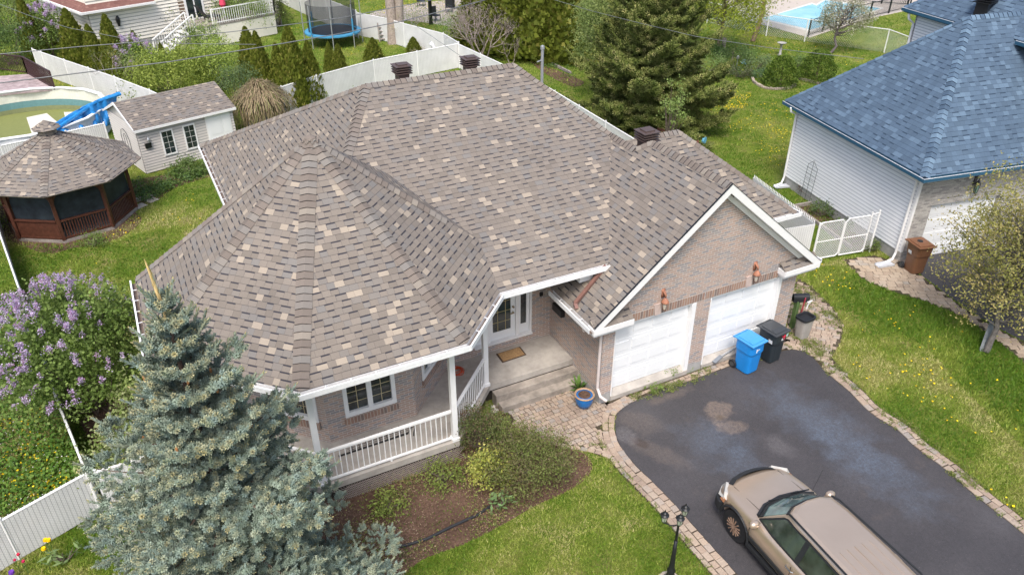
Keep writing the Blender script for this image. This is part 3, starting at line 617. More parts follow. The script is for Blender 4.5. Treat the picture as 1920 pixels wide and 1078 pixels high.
gp = MB(); gp.box(7.03, 7.20, yy+.012, yy+.028, 1.185, 2.82); part(gp, 'pane', GLASS, so_); gp = MB(); gp.box(8.38, 8.56, yy+.012, yy+.028, 1.185, 2.82); part(gp, 'pane', GLASS, so2)
mu = MB()
for xx in (7.67, 7.91): mu.box(xx-.006, xx+.006, yy+.004, yy+.011, 1.145, 2.77, (.5, .42, .22))
for zz in (1.45, 1.78, 2.1, 2.43): mu.box(7.51, 8.07, yy+.003, yy+.0105, zz-.006, zz+.006, (.5, .42, .22))
part(mu, 'muntin', ATTR, do)
hd = MB(); hd.tube([(8.135, yy, 1.85), (8.135, yy-.06, 1.85)], .028, 8); hd.tube([(8.135, yy, 1.68), (8.135, yy-.07, 1.68), (8.03, yy-.07, 1.67)], .018, 8); part(hd, 'door_handle', simple('brass', (.35, .27, .15), .3, .5, .8), do)
db = MB(); db.box(8.93, 9.03, 15.9, 15.93, 2.0, 2.12); part(db, 'doorbell', BLACK, house)
mbx = MB(); mbx.prism([(XL-.005, 15.6), (XL-.005, 15.1), (XL-.14, 15.1), (XL-.14, 15.6)], 1.68, 1.92); part(mbx, 'mailbox', BLACK, house, bevel=.02)
# porch
ps = MB(); SLABP = [(-.55, 18.7), (-.55, 15.35), (1.78, 13.02), (5.17, 13.02), (6.72, 14.58), (XL, 14.58), (XL, 15.95), (2.0, 15.95), (1.2, 18.7)]
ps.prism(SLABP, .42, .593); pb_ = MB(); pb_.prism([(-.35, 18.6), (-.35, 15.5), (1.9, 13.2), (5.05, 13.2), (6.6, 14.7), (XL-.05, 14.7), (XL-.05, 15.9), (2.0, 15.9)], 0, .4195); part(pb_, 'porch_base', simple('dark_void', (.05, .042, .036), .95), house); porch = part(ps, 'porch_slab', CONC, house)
st = MB(); st.box(6.78, XL, 14.30, 14.579, 0, .40); st.box(6.82, XL, 14.02, 14.299, 0, .205); part(st, 'step', CONCD, house, bevel=.012)
lt = MB()
for i in range(46): lt.bar((2.0+i*.065, 12.99, .02), (2.0+i*.065+.4, 12.99, .42), .012, .006, up=(0, 1, 0)); lt.bar((2.4+i*.065, 12.982, .02), (2.0+i*.065, 12.982, .42), .012, .006, up=(0, 1, 0))
part(lt, 'lattice_skirt', simple('taupe_lattice', (.33, .28, .25), .8), house)
PO = octa(3.9); posts = [PO[0], PO[1], (6.64, 14.66), PO[7], PO[6]]
for p in posts:
    q = MB(); a = PI/8 if p[0] > 6 else 0; q.rbox(p, .13, .13, .594, 3.48, rad(0)); q.rbox(p, .19, .19, .5945, .68); q.rbox(p, .18, .18, 3.4, 3.459); part(q, 'porch_post', WHITE, house)
def railing(a, b, z=.593, h=.9, n=None, par=house):
    r = MB(); a = np.array(a, float); b = np.array(b, float); L = np.linalg.norm(b-a); t = (b-a)/L; a = a+t*.075; b = b-t*.075; L -= .15
    r.bar((*a, z+h), (*b, z+h), .075, .05); r.bar((*a, z+.08), (*b, z+.08), .05, .045); k = n or int(L/.127)
    for i in range(1, k): p = a+(b-a)*i/k; r.bar((*p, z+.1), (*p, z+h-.02), .02, .02)
    p = (a+b)/2; r.bar((*p, z), (*p, z+.06), .04, .04)
    return part(r, 'porch_railing', WHITE, par)
railing(PO[0], PO[1]); railing(PO[1], (6.64, 14.66)); railing(PO[7], PO[0])
# roof vents (a thing fixed to the roof: parts of the house)
def roof_vent(p, s=.5, mat=BRONZE, par=house, a=0, zb=.4):
    v = MB(); z = p[2]; v.rbox(p, s*.72, s*.72, z-.6, z+zb, a)
    for k in range(4): v.rbox(p, s*(1.06 if k < 3 else 1.1), s*(1.06 if k < 3 else 1.1), z+zb+.035+k*.075, z+zb+.06+k*.075, a); v.rbox(p, s*.74, s*.74, z+zb+.001+k*.075, z+zb+.0345+k*.075, a)
    v.rbox(p, s*.62, s*.62, z+zb+.286, z+zb+.325, a); return part(v, 'roof_vent', mat, par)
roof_vent((7.95, 23.4, 6.05)); roof_vent((10.45, 23.7, 5.9)); roof_vent((12.9, 16.95, 5.15), .5)
pp = MB(); pp.tube([(12.6, 22.6, 5.0), (12.6, 22.6, 6.85)], .05, 8); pp.lathe((12.6, 22.6, 6.85), [(.07, 0), (.07, .1), (.0, .14)], 8); pp.tube([(12.6, 22.6, 6.5), (12.4, 22.6, 6.45)], .02, 5); part(pp, 'service_mast', GALV, house)
# wall lamps on garage
for x_ in (11.03, 14.09):
    t = thing('wall_lamp', (x_, YG-.02, 2.72), 'terracotta wall lamp above the %s garage door' % ('left' if x_ < 12 else 'right'), 'wall lamp', 'terracotta lamps above the garage doors')
    q = MB(); q.lathe((x_, YG-.13, 2.82), [(.03, .12), (.08, .04), (.105, 0), (.10, -.02), (.07, -.02)], 14); q.tube([(x_, YG-.0, 3.05), (x_-.01, YG-.05, 3.1), (x_, YG-.12, 3.04), (x_, YG-.13, 2.97)], [.04, .04, .03, .025], 8); q.box(x_-.05, x_+.05, YG-.03, YG-.001, 2.9, 3.15); part(q, 'lamp_hood', simple('terracotta', (.36, .16, .10), .65, var=.3, sc_=14), t, smooth=True)
    q = MB(); q.lathe((x_, YG-.13, 2.6), [(.035, 0), (.06, .1), (.075, .2)], 8); part(q, 'lamp_glass', simple('lamp_glass', (.55, .5, .42), .15, .6), t)
    q = MB()
    for k in range(4): a = k*PI/2; q.tube([(x_+.05*math.cos(a), YG-.13+.05*math.sin(a), 2.58), (x_+.085*math.cos(a), YG-.13+.085*math.sin(a), 2.81)], .008, 4)
    q.lathe((x_, YG-.13, 2.54), [(0, 0), (.03, .03), (.045, .06)], 8); part(q, 'lamp_cage', simple('dark_copper', (.15, .07, .05), .5), t)
# ================= NEIGHBOURING BUILDINGS =================
def onplane(px, py, P, n):
    d = RIGHT*((px-CX)/FPX)-UP*((py-CY)/FPX)+FWD; o = np.array([0, 0, CH]); P = np.array([P[0], P[1], 0.]); n = np.array([n[0], n[1], 0.])
    return o+d*(((P-o)@n)/(d@n))
def height_at(bpx, tpx):
    b = G(*bpx); d = RIGHT*((tpx[0]-CX)/FPX)-UP*((tpx[1]-CY)/FPX)+FWD; t = (b[0]*d[0]+b[1]*d[1])/(d[0]**2+d[1]**2); return CH+t*d[2]
class Frame:
    def __init__(s, o, a): s.o = np.array([o[0], o[1], 0.]); s.x = np.array([math.cos(a), math.sin(a), 0.]); s.y = np.array([-math.sin(a), math.cos(a), 0.]); s.z = np.array([0, 0, 1.]); s.a = a
    def __call__(s, x, y, z=0.): return s.o+s.x*x+s.y*y+s.z*z
    def box(s, mb, x0, x1, y0, y1, z0, z1, col=None): mb.frame(s.o, s.x, s.y, s.z, x0, x1, y0, y1, z0, z1, col)
def siding(mb, a, b, z0, z1, step=.11, lap=.014):   # a->b with the outside on the right; sawtooth clapboards
    a = np.array(a[:2], float); b = np.array(b[:2], float); t = (b-a)/np.linalg.norm(b-a); n = np.array([t[1], -t[0]]); z = z0
    while z < z1-.01:
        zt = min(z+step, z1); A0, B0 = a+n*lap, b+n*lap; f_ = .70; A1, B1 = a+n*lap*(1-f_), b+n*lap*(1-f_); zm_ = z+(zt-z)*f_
        mb.add([(*A0, z), (*B0, z), (*B1, zm_), (*A1, zm_), (*a, z), (*b, z)], [(0, 1, 2, 3), (4, 5, 1, 0)]); mb.add([(*A1, zm_), (*B1, zm_), (*b, zt), (*a, zt)], [(0, 1, 2, 3)], (.60, .62, .66)); z = zt  # upper strip of each board coloured darker, painting in the shade under the lap
bh = thing('blue_roofed_house', (22.79, 14.91, 0), 'white sided house with blue shingle roof and pale stone brick garage front', 'house')
F = Frame((22.79, 14.91), rad(-10.3))
rf = MB(); ze = 3.5; zr = 7.4
E0, E1 = (-.45, -.5), (-.25, 7.6)
pl = {}
pl['f'] = [F(-.45, -.5, ze), F(9, -.5, ze), F(9, 3.55, zr), F(3.7, 3.55, zr)]
pl['l'] = [F(-.45, -.5, ze), F(3.7, 3.55, zr), F(-.25, 7.6, ze)]
pl['b'] = [F(-.25, 7.6, ze), F(3.7, 3.55, zr), F(9, 3.55, zr), F(9, 7.6, ze)]
sl_ = .85; H2 = 6.7; S2 = 5.15
pl['u'] = [F(S2, -4, H2), F(S2, 8.3, H2), F(S2+5, 3.3+0, H2+5*sl_), F(S2+5, -4, H2+5*sl_)]
pl['ub'] = [F(S2, 8.3, H2), F(15.15, 8.3, H2), F(S2+5, 3.3, H2+5*sl_)]
pl['ur'] = [F(15.15, 8.3, H2), F(15.15, -4, H2), F(S2+5, -4, H2+5*sl_), F(S2+5, 3.3, H2+5*sl_)]
for P in pl.values(): roofplane(rf, P)
bro = part(rf, 'roof', SHB, bh); cp = MB()
AC(cp, F(-.45, -.5, ze), F(3.7, 3.55, zr), nrm(pl['f']), nrm(pl['l']), w=.17, step=.2); AC(cp, F(-.25, 7.6, ze), F(3.7, 3.55, zr), nrm(pl['l']), nrm(pl['b']), w=.12, step=.3); AC(cp, F(3.7, 3.55, zr), F(6.0, 3.55, zr), nrm(pl['f']), nrm(pl['b']), w=.17, step=.2)
AC(cp, F(S2, 8.3, H2), F(S2+5, 3.3, H2+5*sl_), nrm(pl['u']), nrm(pl['ub']), w=.17)
part(cp, 'ridge_caps', CAPB, bro)
def eave2(path, z, par, fmat, lip=(.62, .64, .68), gcol=(.03, .10, .17), fasc=.2):
    f = MB(); ribbon(f, offs(path, -.03), offs(path, .0), z-fasc, z-.015); ribbon(f, offs(path, -.5), offs(path, -.031), z-fasc+.01, z-fasc+.03); part(f, 'fascia', fmat, par)
    g = MB(); ribbon(g, offs(path, .11), offs(path, .13), z-.14, z-.022, gcol); ribbon(g, offs(path, .11), offs(path, .13), z-.0215, z-.005, lip); ribbon(g, offs(path, .002), offs(path, .1095), z-.13, z-.11, (.2, .17, .14))
    part(g, 'gutter', ATTR, par)
w2 = lambda *a: tuple(F(*a)[:2])
eave2([w2(-.25, 7.6), w2(-.45, -.5), w2(5.1, -.5)], ze, bh, NAVY); eave2([w2(S2, 8.3), w2(S2, 3.4)], H2, bh, NAVY); eave2([w2(S2, 2.6), w2(S2, -4)], H2, bh, NAVY)
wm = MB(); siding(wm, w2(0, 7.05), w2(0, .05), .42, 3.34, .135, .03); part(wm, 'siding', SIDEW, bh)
wb = MB(); F.box(wb, .02, 8, .3, 7.0, .0, 3.3); part(wb, 'wall_core', VINYL, bh)
fd = MB(); F.box(fd, -.0, .3, .0, 7.02, 0, .42); part(fd, 'foundation', FOUND, bh)
bp = MB(); F.box(bp, -.002, .72, -.02, .28, 0, 3.34); F.box(bp, .72, 3.6, -.02, .28, 2.12, 3.34); F.box(bp, 3.6, 5.4, -.02, .28, 0, 3.34); part(bp, 'brick_front', BRP, bh)
ar = MB(); F.box(ar, .62, 3.7, -.035, -.0205, 2.125, 2.2); F.box(ar, .62, 3.7, -.035, -.0205, 2.34, 2.37); part(ar, 'brick_lintel', BRP, bh)
gd = MB()
for k in range(4):
    F.box(gd, .72, 3.6, .1, .14, .02+k*.525, .02+k*.525+.515)
    for j in range(5): F.box(gd, .79+j*.56, 1.25+j*.56, .088, .0995, .12+k*.525, .44+k*.525)
F.box(gd, .72, 3.6, .12, .15, .02, 2.12); part(gd, 'garage_door', WHITED, bh)
cs_ = MB(); F.box(cs_, -.03, .06, -.03, .05, .42, 3.33); part(cs_, 'corner_trim', WHITE, bh); cs_ = MB(); F.box(cs_, -.03, .05, 6.98, 7.07, .42, 3.33); part(cs_, 'corner_trim', WHITE, bh)
for (x_, y_) in ((-.09, .12), (-.09, 6.95)):
    ds = MB(); ds.tube([F(x_-.32, y_, 3.42), F(x_-.28, y_, 3.25), F(x_, y_, 3.1), F(x_, y_, .35), F(x_-.12, y_-.05, .12), F(x_-.5, y_-.1, .06)], .045, 8); part(ds, 'downspout', WHITE, bh)
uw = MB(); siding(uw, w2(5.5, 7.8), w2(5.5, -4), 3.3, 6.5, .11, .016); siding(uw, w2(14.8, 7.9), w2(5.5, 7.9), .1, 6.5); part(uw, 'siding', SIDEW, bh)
uc = MB(); F.box(uc, 5.52, 14.7, -4, 7.85, 0, 6.52); part(uc, 'wall_core', VINYL, bh)
ds = MB(); ds.tube([F(S2-.06, 7.9, 6.5), F(S2, 7.9, 6.3), F(5.44, 7.9, 6.1), F(5.44, 7.9, 3)], .05, 8); part(ds, 'downspout', WHITE, bh)
v = F(5.7, 4.96, 7.1); roof_vent(v, .62, BLACK, bh, F.a+.4, .35)
for s_id, cx_, cz_ in ((0, 0.5, 0),): pass
t = thing('wall_lantern', tuple(F(2.25, -.02, 2.6)), 'black wall lantern on the stone brick front above the house number', 'wall lamp')
q = MB(); c = F(2.25, -.17, 2.62); q.lathe(c, [(.10, .14), (.06, .22), (.02, .3)], 8); q.lathe(c, [(.03, -.2), (.06, -.16)], 8); q.bar(F(2.25, -.02, 2.95), F(2.25, -.17, 2.98), .03); q.bar(F(2.25, -.17, 2.98), F(2.25, -.17, 2.9), .02); F.box(q, 2.18, 2.32, -.04, -.0205, 2.7, 3.05)
for k in range(4):
    a = k*PI/2+.4; q.tube([c+np.array([.05*math.cos(a), .05*math.sin(a), -.17]), c+np.array([.085*math.cos(a), .085*math.sin(a), .14])], .01, 4)
part(q, 'lamp_frame', BLACK, t); q = MB(); q.lathe(c, [(.045, -.155), (.075, .13)], 8); part(q, 'lamp_glass', simple('green_glass', (.15, .25, .2), .15, .6), t)
def text(s, name, size, origin, ax, up, mat, parent, depth=.01):
    cu = bpy.data.curves.new(name, 'FONT'); cu.body = s; cu.size = size; cu.extrude = depth; cu.align_x = 'CENTER'; cu.align_y = 'CENTER'
    to = bpy.data.objects.new(name, cu); COL.objects.link(to); bpy.context.view_layer.update()
    me = bpy.data.meshes.new_from_object(to.evaluated_get(bpy.context.evaluated_depsgraph_get())); bpy.data.objects.remove(to)
    ax = Vector(ax).normalized(); up = Vector(up).normalized(); n = ax.cross(up); M = Matrix.Identity(4)
    for i in range(3): M[i][0] = ax[i]; M[i][1] = up[i]; M[i][2] = n[i]; M[i][3] = origin[i]
    me.transform(M); me.materials.clear(); me.materials.append(mat); o = bpy.data.objects.new(name, me); COL.objects.link(o); attach(o, parent); return o
text('8897', 'house_number', .21, F(2.12, -.032, 2.275), F.x, (0, 0, 1), simple('grey_number', (.62, .63, .62), .4), bh)
# ---- trellis, planter by the white siding
t = thing('trellis', tuple(F(-.12, 5.6, 0)), 'dark wire trellis leaning on the white siding of the blue-roofed house', 'trellis')
q = MB()
for y_ in (5.0, 5.3, 5.6): q.tube([F(-.16, y_, .1), F(-.09, y_, 1.7 if y_ == 5.3 else 1.5)], .008, 4)
for k in range(6): q.tube([F(-.15, 5.0, .3+k*.22), F(-.15, 5.6, .3+k*.22)], .006, 4)
q.tube([F(-.1, 5.0, 1.5), F(-.1, 5.15, 1.62), F(-.09, 5.3, 1.75), F(-.1, 5.45, 1.62), F(-.1, 5.6, 1.5)], .008, 4); part(q, 'wire_frame', BLACK, t)
t = thing('garden_bed_border', tuple(F(-.9, 3, 0)), 'weathered timber edging of the narrow bed along the white siding', 'edging')
q = MB(); q.bar(F(-.9, 4.9, .07), F(-.95, 1.3, .07), .09, .13); q.bar(F(-.9, 4.9, .07), F(-.1, 4.95, .07), .09, .13); part(q, 'timber', WOODG, t)
sheet(None, .006, 'mulch_bed', MULCH, world=[w2(-.9, 4.9), w2(-.02, 4.9), w2(-.02, 1.0), w2(-.95, 1.0)])

# ================= WHITE HOUSE FAR LEFT =================
wh = thing('white_house', (-.97, 56.1, 0), 'cream sided house with dull red shingle roof behind the cedars', 'house')
WA = rad(20); W0 = (-1.0, 56.3); FW = Frame(W0, WA)
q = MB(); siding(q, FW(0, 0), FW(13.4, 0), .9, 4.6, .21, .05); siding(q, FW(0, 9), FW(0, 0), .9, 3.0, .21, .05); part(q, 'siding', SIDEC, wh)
q = MB(); FW.box(q, .03, 13.35, .03, 9, 0, 4.6); part(q, 'wall_core', CREAM, wh); q = MB(); FW.box(q, 0, 13.4, -.02, .03, 0, .9); part(q, 'foundation', FOUND, wh)
rr = MB(); zE = 3.15; pw1 = [FW(-.5, -.5, zE), FW(4.1, -.5, zE), FW(4.1, 4.2, zE+3.1), FW(4.0, 4.2, zE+3.1)]; pw2 = [FW(-.5, -.5, zE), FW(4.0, 4.2, zE+3.1), FW(-.5, 9, zE)]
roofplane(rr, pw1); roofplane(rr, pw2); part(rr, 'roof', SHR, wh)
wp = lambda *a: tuple(FW(*a)[:2])
f = MB(); ribbon(f, offs([wp(-.5, 9), wp(-.5, -.5), wp(4.1, -.5)], -.5), offs([wp(-.5, 9), wp(-.5, -.5), wp(4.1, -.5)], .12), zE-.14, zE-.01); part(f, 'gutter', WHITE, wh)
def wwin(px0, py0, px1, py1):
    n = FW.y[:2]; a = onplane(px0, py0, W0, n); b = onplane(px1, py1, W0, n); la = (a-FW.o)@FW.x; lb = (b-FW.o)@FW.x; return sorted((la, lb)), sorted((a[2], b[2]))
(u0, u1), (z0, z1) = wwin(188, 43, 205, 62); q = MB(); FW.box(q, u0, u1, -.075, .02, z0, z1); wo_ = part(q, 'window', WHITE, wh); q = MB(); FW.box(q, u0+.1, u1-.1, -.085, -.076, z0+.1, z1-.1); part(q, 'pane', GLASS, wo_)
(u0, u1), (z0, z1) = wwin(339, -30, 385, 42); q = MB(); FW.box(q, u0-.1, u1+.1, -.075, .02, 1.5, z1); wo_ = part(q, 'patio_door', WHITE, wh); q = MB(); FW.box(q, u0+.05, (u0+u1)/2-.05, -.085, -.076, 1.6, z1-.1); FW.box(q, (u0+u1)/2+.05, u1-.05, -.085, -.076, 1.6, z1-.1); part(q, 'pane', GLASS, wo_)
q = MB(); FW.box(q, u0-.5, u0-.11, -.04, .02, 1.5, z1); part(q, 'brown_panel', simple('brown_panel', (.2, .14, .1)), wh)
c = onplane(220, 40, W0, FW.y[:2]); t = thing('wall_lantern', tuple(c), 'dark lantern on the cream siding right of the small window', 'wall lamp'); q = MB(); q.lathe(c-FW.y*.15, [(.06, -.3), (.13, 0), (.14, .15), (.04, .35)], 8); q.bar(c, c-FW.y*.15, .06); part(q, 'lamp_body', BLACK, t)
# deck with stairs
dk = thing('white_railed_deck', tuple(FW(9, -1, 0)), 'raised deck with white railing and stairs at the cream house', 'deck')
d0, d1, dy, dz = u0-.6, u1+4.2, -2.2, 1.45
q = MB(); FW.box(q, d0, d1, dy, -.05, dz-.12, dz); part(q, 'deck_floor', WOODG, dk); q = MB(); FW.box(q, d0+.05, d1-.05, dy+.02, dy+.05, .05, dz-.121); part(q, 'skirt', CREAM, dk)
def rail3(mb, a, b, h=.95, sp=.16):
    a = np.array(a, float); b = np.array(b, float); mb.bar(a+(0, 0, h), b+(0, 0, h), .08, .06); mb.bar(a+(0, 0, .1), b+(0, 0, .1), .05, .05); L = np.linalg.norm((b-a)[:2]); n = max(2, int(L/sp))
    for i in range(n+1): p = a+(b-a)*i/n; w_ = .09 if i in (0, n) else .03; mb.bar(p, p+(0, 0, h), w_, w_)
q = MB(); rail3(q, FW(d0+1.2, dy, dz), FW(d1, dy, dz)); rail3(q, FW(d1, dy, dz), FW(d1, -.1, dz)); part(q, 'railing', WHITE, dk)
q = MB()
for i in range(7): FW.box(q, d0-.9-i*.28, d0-.62-i*.28, dy, dy+1.1, dz-.2*(i+1)-.06, dz-.2*(i+1))
rail3(q, FW(d0-.1, dy, dz-.1), FW(d0-2.6, dy, .0)); rail3(q, FW(d0-.1, dy+1.1, dz-.1), FW(d0-2.6, dy+1.1, .0)); part(q, 'stairs', WHITE, dk)
q = thing('patio_umbrella', tuple(FW(u1+.9, -1.2, dz)), 'folded pink umbrella standing on the white railed deck', 'umbrella'); m_ = MB(); c = FW(u1+.9, -1.2, dz); m_.tube([c, c+(0, 0, 2.6)], .03, 6); part(m_, 'pole', WHITE, q); m_ = MB(); m_.lathe(c, [(.12, .75), (.22, .95), (.15, 1.4), (.2, 1.9), (.05, 2.6)], 9); part(m_, 'canopy', simple('pink_fabric', (.62, .06, .12), .8), q)
q = thing('patio_chair', tuple(FW(u0+1.0, -1.3, dz)), 'dark reclining chair in front of the glass patio door', 'chair'); m_ = MB(); FW.box(m_, u0+.6, u0+1.5, -1.6, -1.0, dz+.32, dz+.42); part(m_, 'seat', BLKP, q); m_ = MB(); m_.slab([FW(u0+.6, -1.6, dz+.4), FW(u0+.1, -1.6, dz+1.1), FW(u0+.1, -1.0, dz+1.1), FW(u0+.6, -1.0, dz+.4)], (0, 0, .08)); part(m_, 'backrest', BLKP, q)
for (a, b) in ((.65, -1.55), (1.45, -1.55), (.65, -1.05), (1.45, -1.05)): m_ = MB(); FW.box(m_, u0+a-.025, u0+a+.025, b-.025, b+.025, dz, dz+.319); part(m_, 'leg', BLKP, q)

# ================= SHED =================
sh = thing('garden_shed', (-.07, 35.39, 0), 'greige sided shed with brown shingle roof, two barred windows and white double doors', 'shed')
S = Frame((-.07, 35.39), rad(16)); sp_ = lambda *a: tuple(S(*a)[:2]); SW, SD, sh_ = 4.35, 3.3, 2.1
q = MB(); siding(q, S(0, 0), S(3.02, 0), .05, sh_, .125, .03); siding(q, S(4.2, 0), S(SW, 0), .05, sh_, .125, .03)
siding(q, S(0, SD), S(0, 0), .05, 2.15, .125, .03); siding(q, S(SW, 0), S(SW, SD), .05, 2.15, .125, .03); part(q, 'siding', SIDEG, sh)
q = MB(); S.box(q, .02, SW-.02, .03, SD, .0, 2.1); q.slab([S(.02, .03, 2.1), S(.02, 1.65, 2.76), S(.02, SD, 2.1)], S.x*(SW-.04)); part(q, 'wall_core', GREIGE, sh)
r = MB(); e = -.2; pa = [S(-.12, e, 2.08), S(SW+.12, e, 2.08), S(SW+.12, 1.65, 2.86), S(-.12, 1.65, 2.86)]; pb = [S(-.12, SD+.2, 2.08), S(SW+.12, SD+.2, 2.08), S(SW+.12, 1.65, 2.86), S(-.12, 1.65, 2.86)]; roofplane(r, pa); roofplane(r, pb); part(r, 'roof', SH, sh)
q = MB(); S.box(q, -.12, SW+.12, e-.03, e-.001, 1.95, 2.06)
q.slab([S(-.15, e, 2.02), S(-.15, e, 2.10), S(-.15, 1.65, 2.88), S(-.15, 1.65, 2.74)], S.x*.028); q.slab([S(-.15, SD+.2, 2.02), S(-.15, SD+.2, 2.10), S(-.15, 1.651, 2.88), S(-.15, 1.651, 2.74)], S.x*.028); part(q, 'fascia', WHITE, sh)
for k, x0 in enumerate((.95, 1.95)):
    q = MB()
    for (a, b, c_, d_) in ((x0, x0+.06, .6, 1.75), (x0+.5, x0+.56, .6, 1.75), (x0+.06, x0+.5, .6, .67), (x0+.06, x0+.5, 1.68, 1.75), (x0+.276, x0+.284, .67, 1.68)): S.box(q, a, b, -.06, .02, c_, d_)
    for z_ in (.92, 1.175, 1.43): S.box(q, x0+.06, x0+.5, -.054, -.046, z_-.004, z_+.004)
    w_ = part(q, 'window', WHITE, sh); q = MB(); S.box(q, x0+.06, x0+.5, -.045, -.035, .67, 1.68); part(q, 'pane', GLASS, w_)
q = MB(); S.box(q, 3.02, 4.2, -.04, .02, .05, 2.04); part(q, 'door_frame', WHITE, sh)
for (a, b) in ((3.08, 3.75), (3.76, 4.14)):
    q = MB(); S.box(q, a, b, -.055, -.0405, .08, 2.0)
    for (z0, z1) in ((.25, .85), (1.0, 1.8)):
        S.box(q, a+.08, b-.08, -.063, -.0555, z0, z1)
    part(q, 'shed_door', WHITED, sh)
t = thing('wall_lantern', tuple(S(.35, -.05, 1.6)), 'small dark lantern above the mailbox on the shed', 'wall lamp'); q = MB(); q.lathe(S(.4, -.12, 1.5), [(.03, -.12), (.06, -.02), (.07, .04), (.02, .14)], 8); q.bar(S(.4, 0, 1.66), S(.4, -.12, 1.66), .03); part(q, 'lamp_body', GALV, t)
t = thing('shed_mailbox', tuple(S(.35, -.05, 1.25)), 'small black box fixed on the shed left of its windows', 'mailbox'); q = MB(); S.box(q, .22, .48, -.1, -.02, 1.15, 1.36); part(q, 'box', BLACK, t)
t = thing('wire_trellis', tuple(S(-.05, 1.5, 0)), 'arched wire trellis against the side of the shed', 'trellis'); q = MB(); q.tube([S(-.06, 1.0, .2), S(-.06, 1.0, 1.3), S(-.06, 1.2, 1.6), S(-.06, 1.5, 1.7), S(-.06, 1.8, 1.6), S(-.06, 2, 1.3), S(-.06, 2, .2)], .012, 5); q.tube([S(-.06, 1.3, .2), S(-.06, 1.35, 1.4), S(-.06, 1.5, 1.5), S(-.06, 1.65, 1.4), S(-.06, 1.7, .2)], .01, 5); part(q, 'wire_frame', BLACK, t)

# ================= GAZEBO =================
gz_ = thing('gazebo', (-2.97, 32.15, 0), 'octagonal reddish brown gazebo with shingle roof and dark insect screens', 'gazebo')
GC = (-2.97, 32.15); ga = rad(12.6)
def rg(R, k): a = ga-PI/2-PI/8+k*PI/4; return np.array([GC[0]+R*math.cos(a), GC[1]+R*math.sin(a)])
r = MB(); zg0, zg1 = 2.12, 3.42
gpl = []
for k in range(8):
    P = [(*rg(2.9, k), zg0), (*rg(2.9, k+1), zg0), (*rg(.32, k+1), zg1), (*rg(.32, k), zg1)]; roofplane(r, P); gpl.append(nrm(P))
for k in range(8):
    P = [(*rg(.5, k), 3.66), (*rg(.5, k+1), 3.66), (GC[0], GC[1], 3.95)]; roofplane(r, P, .03)
gro = part(r, 'roof', SH, gz_)
q = MB(); 
for k in range(8):
    lo = np.array((*rg(2.9, k), zg0)); hi = np.array((*rg(.34, k), zg1)); AC(q, lo+(hi-lo)*.01, hi, gpl[k], gpl[(k-1) % 8], w=.13, step=.16)
part(q, 'ridge_caps', CAP, gro)
q = MB(); q.prism([rg(.33, k) for k in range(8)], 3.3, 3.64); part(q, 'cupola', SH, gz_)
q = MB(); q.prism([rg(2.3, k) for k in range(8)], 0, .12); part(q, 'floor', WOODG, gz_)
for k in range(8): q = MB(); q.rbox(rg(2.25, k), .12, .12, .12, 2.16, ga+k*PI/4); part(q, 'post', WOODR, gz_)
for k in range(8):
    a, b = rg(2.25, k), rg(2.25, k+1); t = (b-a)/np.linalg.norm(b-a); n = np.array([t[1], -t[0]])
    q = MB(); a1, b1 = a+t*.07, b-t*.07; q.bar((*a1, .86), (*b1, .86), .1, .05); q.bar((*a1, .18), (*b1, .18), .07, .06); q.bar((*a1, 2.06), (*b1, 2.06), .08, .14)
    if k == 7: q.prism([a1, b1, b1-n*.03, a1-n*.03], .2, .84)
    else:
        for i in range(1, 17): p = a1+(b1-a1)*i/17; q.bar((*p, .18), (*p, .86), .035, .035)
    for (c, s) in ((a1, 1), (b1, -1)): q.slab([(*c, 1.98), (*(c+t*s*.36), 1.98), (*(c+t*s*.16), 1.86), (*(c+t*s*.06), 1.74), (*c, 1.58)], (*(-n*.04), 0))
    part(q, 'railing', WOODR, gz_)
    if k in (2,): continue
    q = MB(); q.prism([a1-n*.05, b1-n*.05, b1-n*.056, a1-n*.056], .9, 1.98); part(q, 'screen', MESH, gz_)

# ================= ABOVE-GROUND POOL =================
po = thing('above_ground_pool', (-5.0, 43.2, 0), 'round above-ground pool with white rim and murky green floor', 'pool')
PC, PR, ph_ = (-5.0, 43.2), 3.95, 1.2
def ring_wall(mb, r0, r1, z0, z1, n=40, col=None):
    P = lambda r, z, i: (PC[0]+r*math.cos(2*PI*i/n), PC[1]+r*math.sin(2*PI*i/n), z)
    for i in range(n): mb.add([P(r0, z0, i), P(r0, z0, i+1), P(r1, z0, i+1), P(r1, z0, i), P(r0, z1, i), P(r0, z1, i+1), P(r1, z1, i+1), P(r1, z1, i)], [(0, 1, 5, 4), (2, 3, 7, 6), (4, 5, 6, 7), (3, 2, 1, 0)], col)
q = MB(); ring_wall(q, PR-.03, PR, 0, ph_, col=(.60, .62, .64)); part(q, 'pool_wall', ATTR, po)
q = MB(); ring_wall(q, PR-.1, PR+.09, ph_+.001, ph_+.05, 18, col=(.82, .84, .86)); part(q, 'rim', ATTR, po)
q = MB(); ring_wall(q, PR-.05, PR-.031, .62, ph_-.01, col=(.66, .66, .58)); ring_wall(q, PR-.05, PR-.031, .28, .62, col=(.13, .26, .27)); ring_wall(q, PR-.05, PR-.031, .02, .28, col=(.22, .24, .12)); part(q, 'liner', ATTR, po)
q = MB(); q.lathe((PC[0], PC[1], .02), [(PR-.06, 0), (PR-.06, .03)], 40, col=(.19, .21, .07)); part(q, 'pool_floor', ATTR, po)
q = MB(); q.prism([G2(50, 222, .06), G2(88, 214, .06), G2(112, 234, .06), G2(100, 252, .06), G2(60, 252, .06)], .06, .1); q.prism([G2(120, 212, .06), G2(150, 211, .06), G2(150, 230, .06), G2(124, 228, .06)], .06, .1); part(q, 'liner_sheet', simple('pale_liner', (.62, .60, .53)), po)
tp = thing('blue_tarp', tuple(G(170, 225, 1.2)), 'crumpled bright blue tarp bunched over the pool rim', 'tarp')
